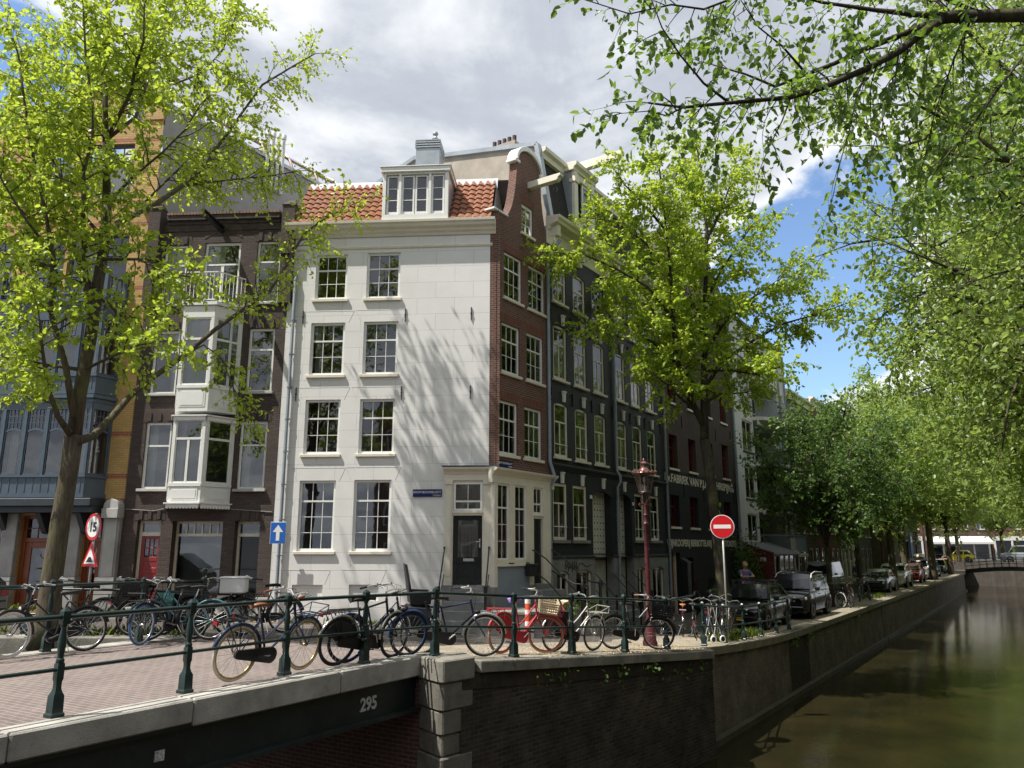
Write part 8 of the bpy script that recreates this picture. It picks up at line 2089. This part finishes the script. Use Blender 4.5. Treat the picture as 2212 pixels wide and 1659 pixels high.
def person(label, loc, rz, shirt, trousers, hair, pose='stand', sleeve=True, sleeves=None):
    r = thing('person', label, 'person', loc, rz); V = lambda *a: a     # faces +x
    hip, kn, an = .92, .50, .08; ls = .10
    st = .12 if pose == 'walk' else .03
    legs = []
    for s_, fx in ((1, st), (-1, -st)): legs.append([((0, 0, .98), (.13, .16)), ((0, ls*s_, .90), .095), ((fx*.8+.02, ls*s_, kn), .062), ((fx*1.4-.02*(fx<0), ls*s_, .09), .04), ((fx*1.4+.14, ls*1.1*s_, .04), (.03, .045))])
    sh = 1.44; arms = []; hands = []
    for s_ in (1, -1):
        if pose == 'lean': el, wr = Vector((.22, .26*s_, 1.20)), Vector((.36, .02*s_, 1.22))
        else: el, wr = Vector((-.04 + .06*s_*(pose == 'walk'), .25*s_, 1.15)), Vector((.06 + .1*s_*(pose == 'walk'), .24*s_, .90))
        arms.append([((0, 0, 1.38), (.10, .15)), ((0, .17*s_, sh-.03), .062), (tuple(el), .043), (tuple(wr), .028)]); hands += hand(wr, (wr-el), -s_ if pose == 'lean' else 1)
    core = [((0, 0, .98), (.13, .16)), ((.0, 0, 1.15), (.115, .15)), ((0, 0, 1.38), (.10, .15)), ((.0, 0, 1.49), (.068, .07)), ((.015, 0, 1.545), (.07, .07)), ((.035, 0, 1.60), (.10, .088)), ((.025, 0, 1.68), (.125, .102)), ((.01, 0, 1.76), (.095, .085))]
    nose = [((.025, 0, 1.68), (.125, .102)), ((.135, 0, 1.655), .018)]
    ears = [[((.025, 0, 1.68), (.125, .102)), ((.01, .098*q, 1.67), (.012, .02))] for q in (1, -1)]
    skinned('body', [core] + legs + arms + [nose] + ears, M_skin, r); skinned('hands', hands, M_skin, r, 1)
    m = MB()
    for q in (1, -1): m.lathe([(0, -.008), (.008, 0), (0, .008)], (.098, .03*q, 1.70), 8); m.box(.095, .102, .018*q, .045*q, 1.72, 1.727)
    m.box(.098, .106, -.022, .022, 1.625, 1.632); m.build('eyes_and_mouth', paint('face_dark', (.05, .025, .02), .5, .1), r)
    g = .014; sc = [((0, 0, .93), (.135+g, .165+g)), ((.0, 0, 1.15), (.125+g, .158+g)), ((0, 0, 1.38), (.105+g, .155+g)), ((0, 0, 1.47), (.07, .09))]; sl_ = []
    for a in arms: e = Vector(a[2][0]); s0 = Vector(a[1][0]); k = a[2][0] if sleeve else tuple(s0.lerp(e, .7)); ch = [((0, 0, 1.38), (.105+g, .155+g)), (a[1][0], .075), (k, .058)]; sl_.append(ch + ([(tuple(e.lerp(Vector(a[3][0]), .85)), .042)] if sleeve else []))
    skinned('shirt', [sc] + sl_, shirt, r)
    skinned('trousers', [[((0, 0, .99), (.135+g, .165+g)), (l[1][0], .11), (l[2][0], .08), (tuple(Vector(l[3][0]) + Vector((0, 0, .02))), .062)] for l in legs], trousers, r)
    skinned('shoes', [[((l[3][0][0]-.05, l[3][0][1], .05), (.045, .05)), ((l[4][0][0], l[4][0][1], .04), (.04, .05))] for l in legs], M_rubber, r, 1)
    m = MB(); rows = []
    for i in range(6):
        el_ = .30 + 1.27*i/5; rows.append([(-.006 + .118*math.cos(el_)*math.cos(t) - (.02 if math.cos(t) < .3 else .0), .103*math.cos(el_)*math.sin(t), 1.69 + .118*math.sin(el_) - (.06 if i == 0 and math.cos(t) < .2 else 0)) for t in np.linspace(0, 2*PI, 17)])
    m.grid(rows); m.build('hair', hair, r, smooth=True); return r
p = G(14.0, 2.75); z = .28
q = thing('stone_step', 'low stone step beside the black hatchback where a man stands', 'step', (p.x, p.y, -.1), RG); m = MB(); m.box(-.5, .5, -.4, .4, 0, .38); m.build('slab', M_bstone, q, bevel=.01)
person('man in blue violet t-shirt leaning on the roof of the black hatchback', (p.x, p.y, z), RG+PI+.7, paint('tshirt_violet', (.12, .12, .30), .8, .15), paint('trousers_dark', (.03, .03, .04), .85, .1), paint('hair_grey', (.32, .22, .15), .8, .2), 'lean', False)
p = G(42.0, 2.0); person('person seen from behind in denim jacket and pale trousers walking away', (p.x, p.y, -.08), RG, paint('denim', (.10, .19, .30), .85, .2, 9), paint('trousers_pale', (.45, .48, .5), .85, .08), paint('hair_dark', (.04, .03, .02), .8, .2), 'walk')
p = G(32.3, 2.1); person('person in dark clothes walking behind the slim quay tree', (p.x, p.y, -.08), RG+2.8, paint('coat_black', (.015, .015, .018), .85, .2), paint('trousers_dark', (.03, .03, .04)), paint('hair_dark', (.04, .03, .02)), 'walk')
p = G(64, 2.6); person('distant person in black beside the white van', (p.x, p.y, -.08), RG+1.2, paint('coat_black', (.015, .015, .018)), paint('trousers_dark', (.03, .03, .04)), paint('hair_dark', (.04, .03, .02)))

# ------------------------------------------------------------------ far bridge, road behind it, minibus
fb = thing('bridge', 'distant dark steel footbridge with thin railings across the canal', 'bridge', tuple(G(86, 5.7)), RG - PI/2)
m = MB(); n = 12
for k in range(n):
    x0, x1 = 9.3*k/n, 9.3*(k+1)/n; h = lambda x: .25 + .35*math.sin(PI*x/9.3)
    m.add([(x0, y, h(x0)+dz) for y, dz in ((0, -.45), (2.2, -.45), (2.2, .0), (0, 0))] + [(x1, y, h(x1)+dz) for y, dz in ((0, -.45), (2.2, -.45), (2.2, 0), (0, 0))], [(0,1,5,4), (1,2,6,5), (2,3,7,6), (3,0,4,7)])
m.build('deck', M_steel_dark, fb)
m = MB()
for y in (.05, 2.15):
    for k in range(14): x = 9.3*k/13; m.bar((x, y, h(x)), (x, y, h(x)+1.05), .05, .05, up=(1, 0, 0))
    for dz in (.35, .7, 1.05): m.tube([(9.3*k/13, y, h(9.3*k/13)+dz) for k in range(14)], .025, 5)
m.build('bridge_railing', M_steel_dark, fb)
g = MB(); g.grid([[G(u, v, .85) for v in (-12, 5, 16, 40)] for u in (98, 106, 125)], flip=True); g.grid([[G(98, v, z) for v in (-12, 5, 16, 40)] for z in (.85, -2.3)])  # canal-end face added down into the water to darken its reflection
tag(g.build('road', M_street), kind='structure')
fr2 = thing('railing', 'thin dark railing along the raised road at the end of the canal', 'railing', tuple(G(98.2, -6, .85)), RG - PI/2); m = MB()
for k in range(30): m.bar((k*1.1, 0, 0), (k*1.1, 0, 1.0), .04, .04, up=(1, 0, 0))
m.build('posts', M_steel_dark, fr2); m = MB(); m.tube([(0, 0, .98), (32, 0, .98)], .03, 5); m.tube([(0, 0, .5), (32, 0, .5)], .025, 5); m.build('rails', M_steel_dark, fr2)
p = G(103, 11.5); car('silver grey minibus crossing the raised road at the end of the canal', 'minibus', (p.x, p.y, .86), RG + PI/2, carpaint('bus_grey', (.25, .27, .29)), L=5.4, Wd=2.0, H=2.1, hood=1.2, belt=1.2, wsx=(1.9, 1.3), roofr=-2.5, rearx=-2.62, wheel=.34, wbx=(1.7, -1.6), group=None)
p = G(101, 4.0); car('small yellow car on the raised road near the far bridge', 'car', (p.x, p.y, .86), RG + PI/2, carpaint('car_yellow', (.6, .5, .05)), L=3.6, group=None)
# ------------------------------------------------------------------ weeds, hanging plants and fallen seed
def tufts(name, pts, h, n, mat, rng_, label):
    P, D, S = [], [], []
    for p in pts:
        for k in range(n): P.append((p[0]+rng_.normal()*.09, p[1]+rng_.normal()*.09, p[2])); D.append((rng_.normal()*.35, rng_.normal()*.35, 1)); S.append(h*(.5+rng_.random()))
    r = empty(name + '_root'); o = leaves_mesh(name, np.array(P), np.array(D), np.array(S), mat, rng_, None, width=.055, droop=1.2); bpy.data.objects.remove(r); tag(o, label, 'weeds', kind='stuff'); return o
L_grass = leaf_mat('grass_blade', (.10, .15, .03), (.20, .25, .06), (.35, .45, .08), .35)
pts = []
for k in range(60): p = G(rnd.uniform(3.2, 8.5), rnd.uniform(4.7, 5.3)); pts.append((p.x, p.y, gz(p.x, p.y)))
for k in range(40): p = G(rnd.uniform(29, 33), rnd.uniform(4.3, 5.2)); pts.append((p.x, p.y, gz(p.x, p.y)))
for k in range(70): p = Wp(rnd.uniform(-16, -1.5), .06+rnd.random()*.1); pts.append((p.x, p.y, gz(p.x, p.y)+.04))
for k in range(60): x = rnd.uniform(-12, -6); pts.append((x, 15.6+rnd.random()*.6, .92))
tufts('grass', pts, .17, 16, L_grass, gen, 'weeds and grass tufts at the railings and wall foot')
P = []
for k in range(15):
    s_ = rnd.uniform(1.2, 8); p = QA + QD*s_ + QN*.03; z0 = zc(s_) - .2
    for j in range(rnd.randint(3, 12)): P.append((p.x+rnd.gauss(0, .08), p.y+rnd.gauss(0, .08), z0 - rnd.random()**1.5*.35))
for k in range(12):
    u = rnd.choice((9.2, 11, 13.5, 20)) + rnd.gauss(0, .15); p = G(u, 5.73)
    for j in range(rnd.randint(4, 14)): P.append((p.x+rnd.gauss(0, .06), p.y+rnd.gauss(0, .06), -.25 - rnd.random()**1.5*.45))
o = leaves_mesh('creepers', np.array(P), gen.normal(size=(len(P), 3)) + np.array([.4, -.4, -.7]), .05+.05*gen.random(len(P)), L_dark, gen, None); tag(o, 'small plants hanging from the quay masonry', 'wall plants', kind='stuff')
P = []
for k in range(3600):
    t = rnd.random()
    if t < .35: p = QA + QD*rnd.uniform(0, 8) - QN*abs(rnd.gauss(.3, .8)); off = .012
    elif t < .6: p = Wp(rnd.uniform(-20, -1.4), abs(rnd.gauss(0, .35))+.03); off = .06
    elif t < .8: p = Vector((rnd.uniform(-14, -4), 15.5+abs(rnd.gauss(0, .8)), 0)); off = .012
    else: p = G(rnd.uniform(0, 40), 5.3-abs(rnd.gauss(0, .6))); off = .014
    P.append((p.x, p.y, gz(p.x, p.y)+off))
o = leaves_mesh('seed_litter', np.array(P), np.column_stack([gen.normal(size=(len(P), 2)), np.zeros(len(P))]), .018+.02*gen.random(len(P)), paint('seed_yellow', (.48, .38, .17), .9, .3, 5), gen, None, fold=.1, droop=0); tag(o, 'pale yellow fallen seeds gathered along kerbs and quay', 'fallen seeds', kind='stuff')
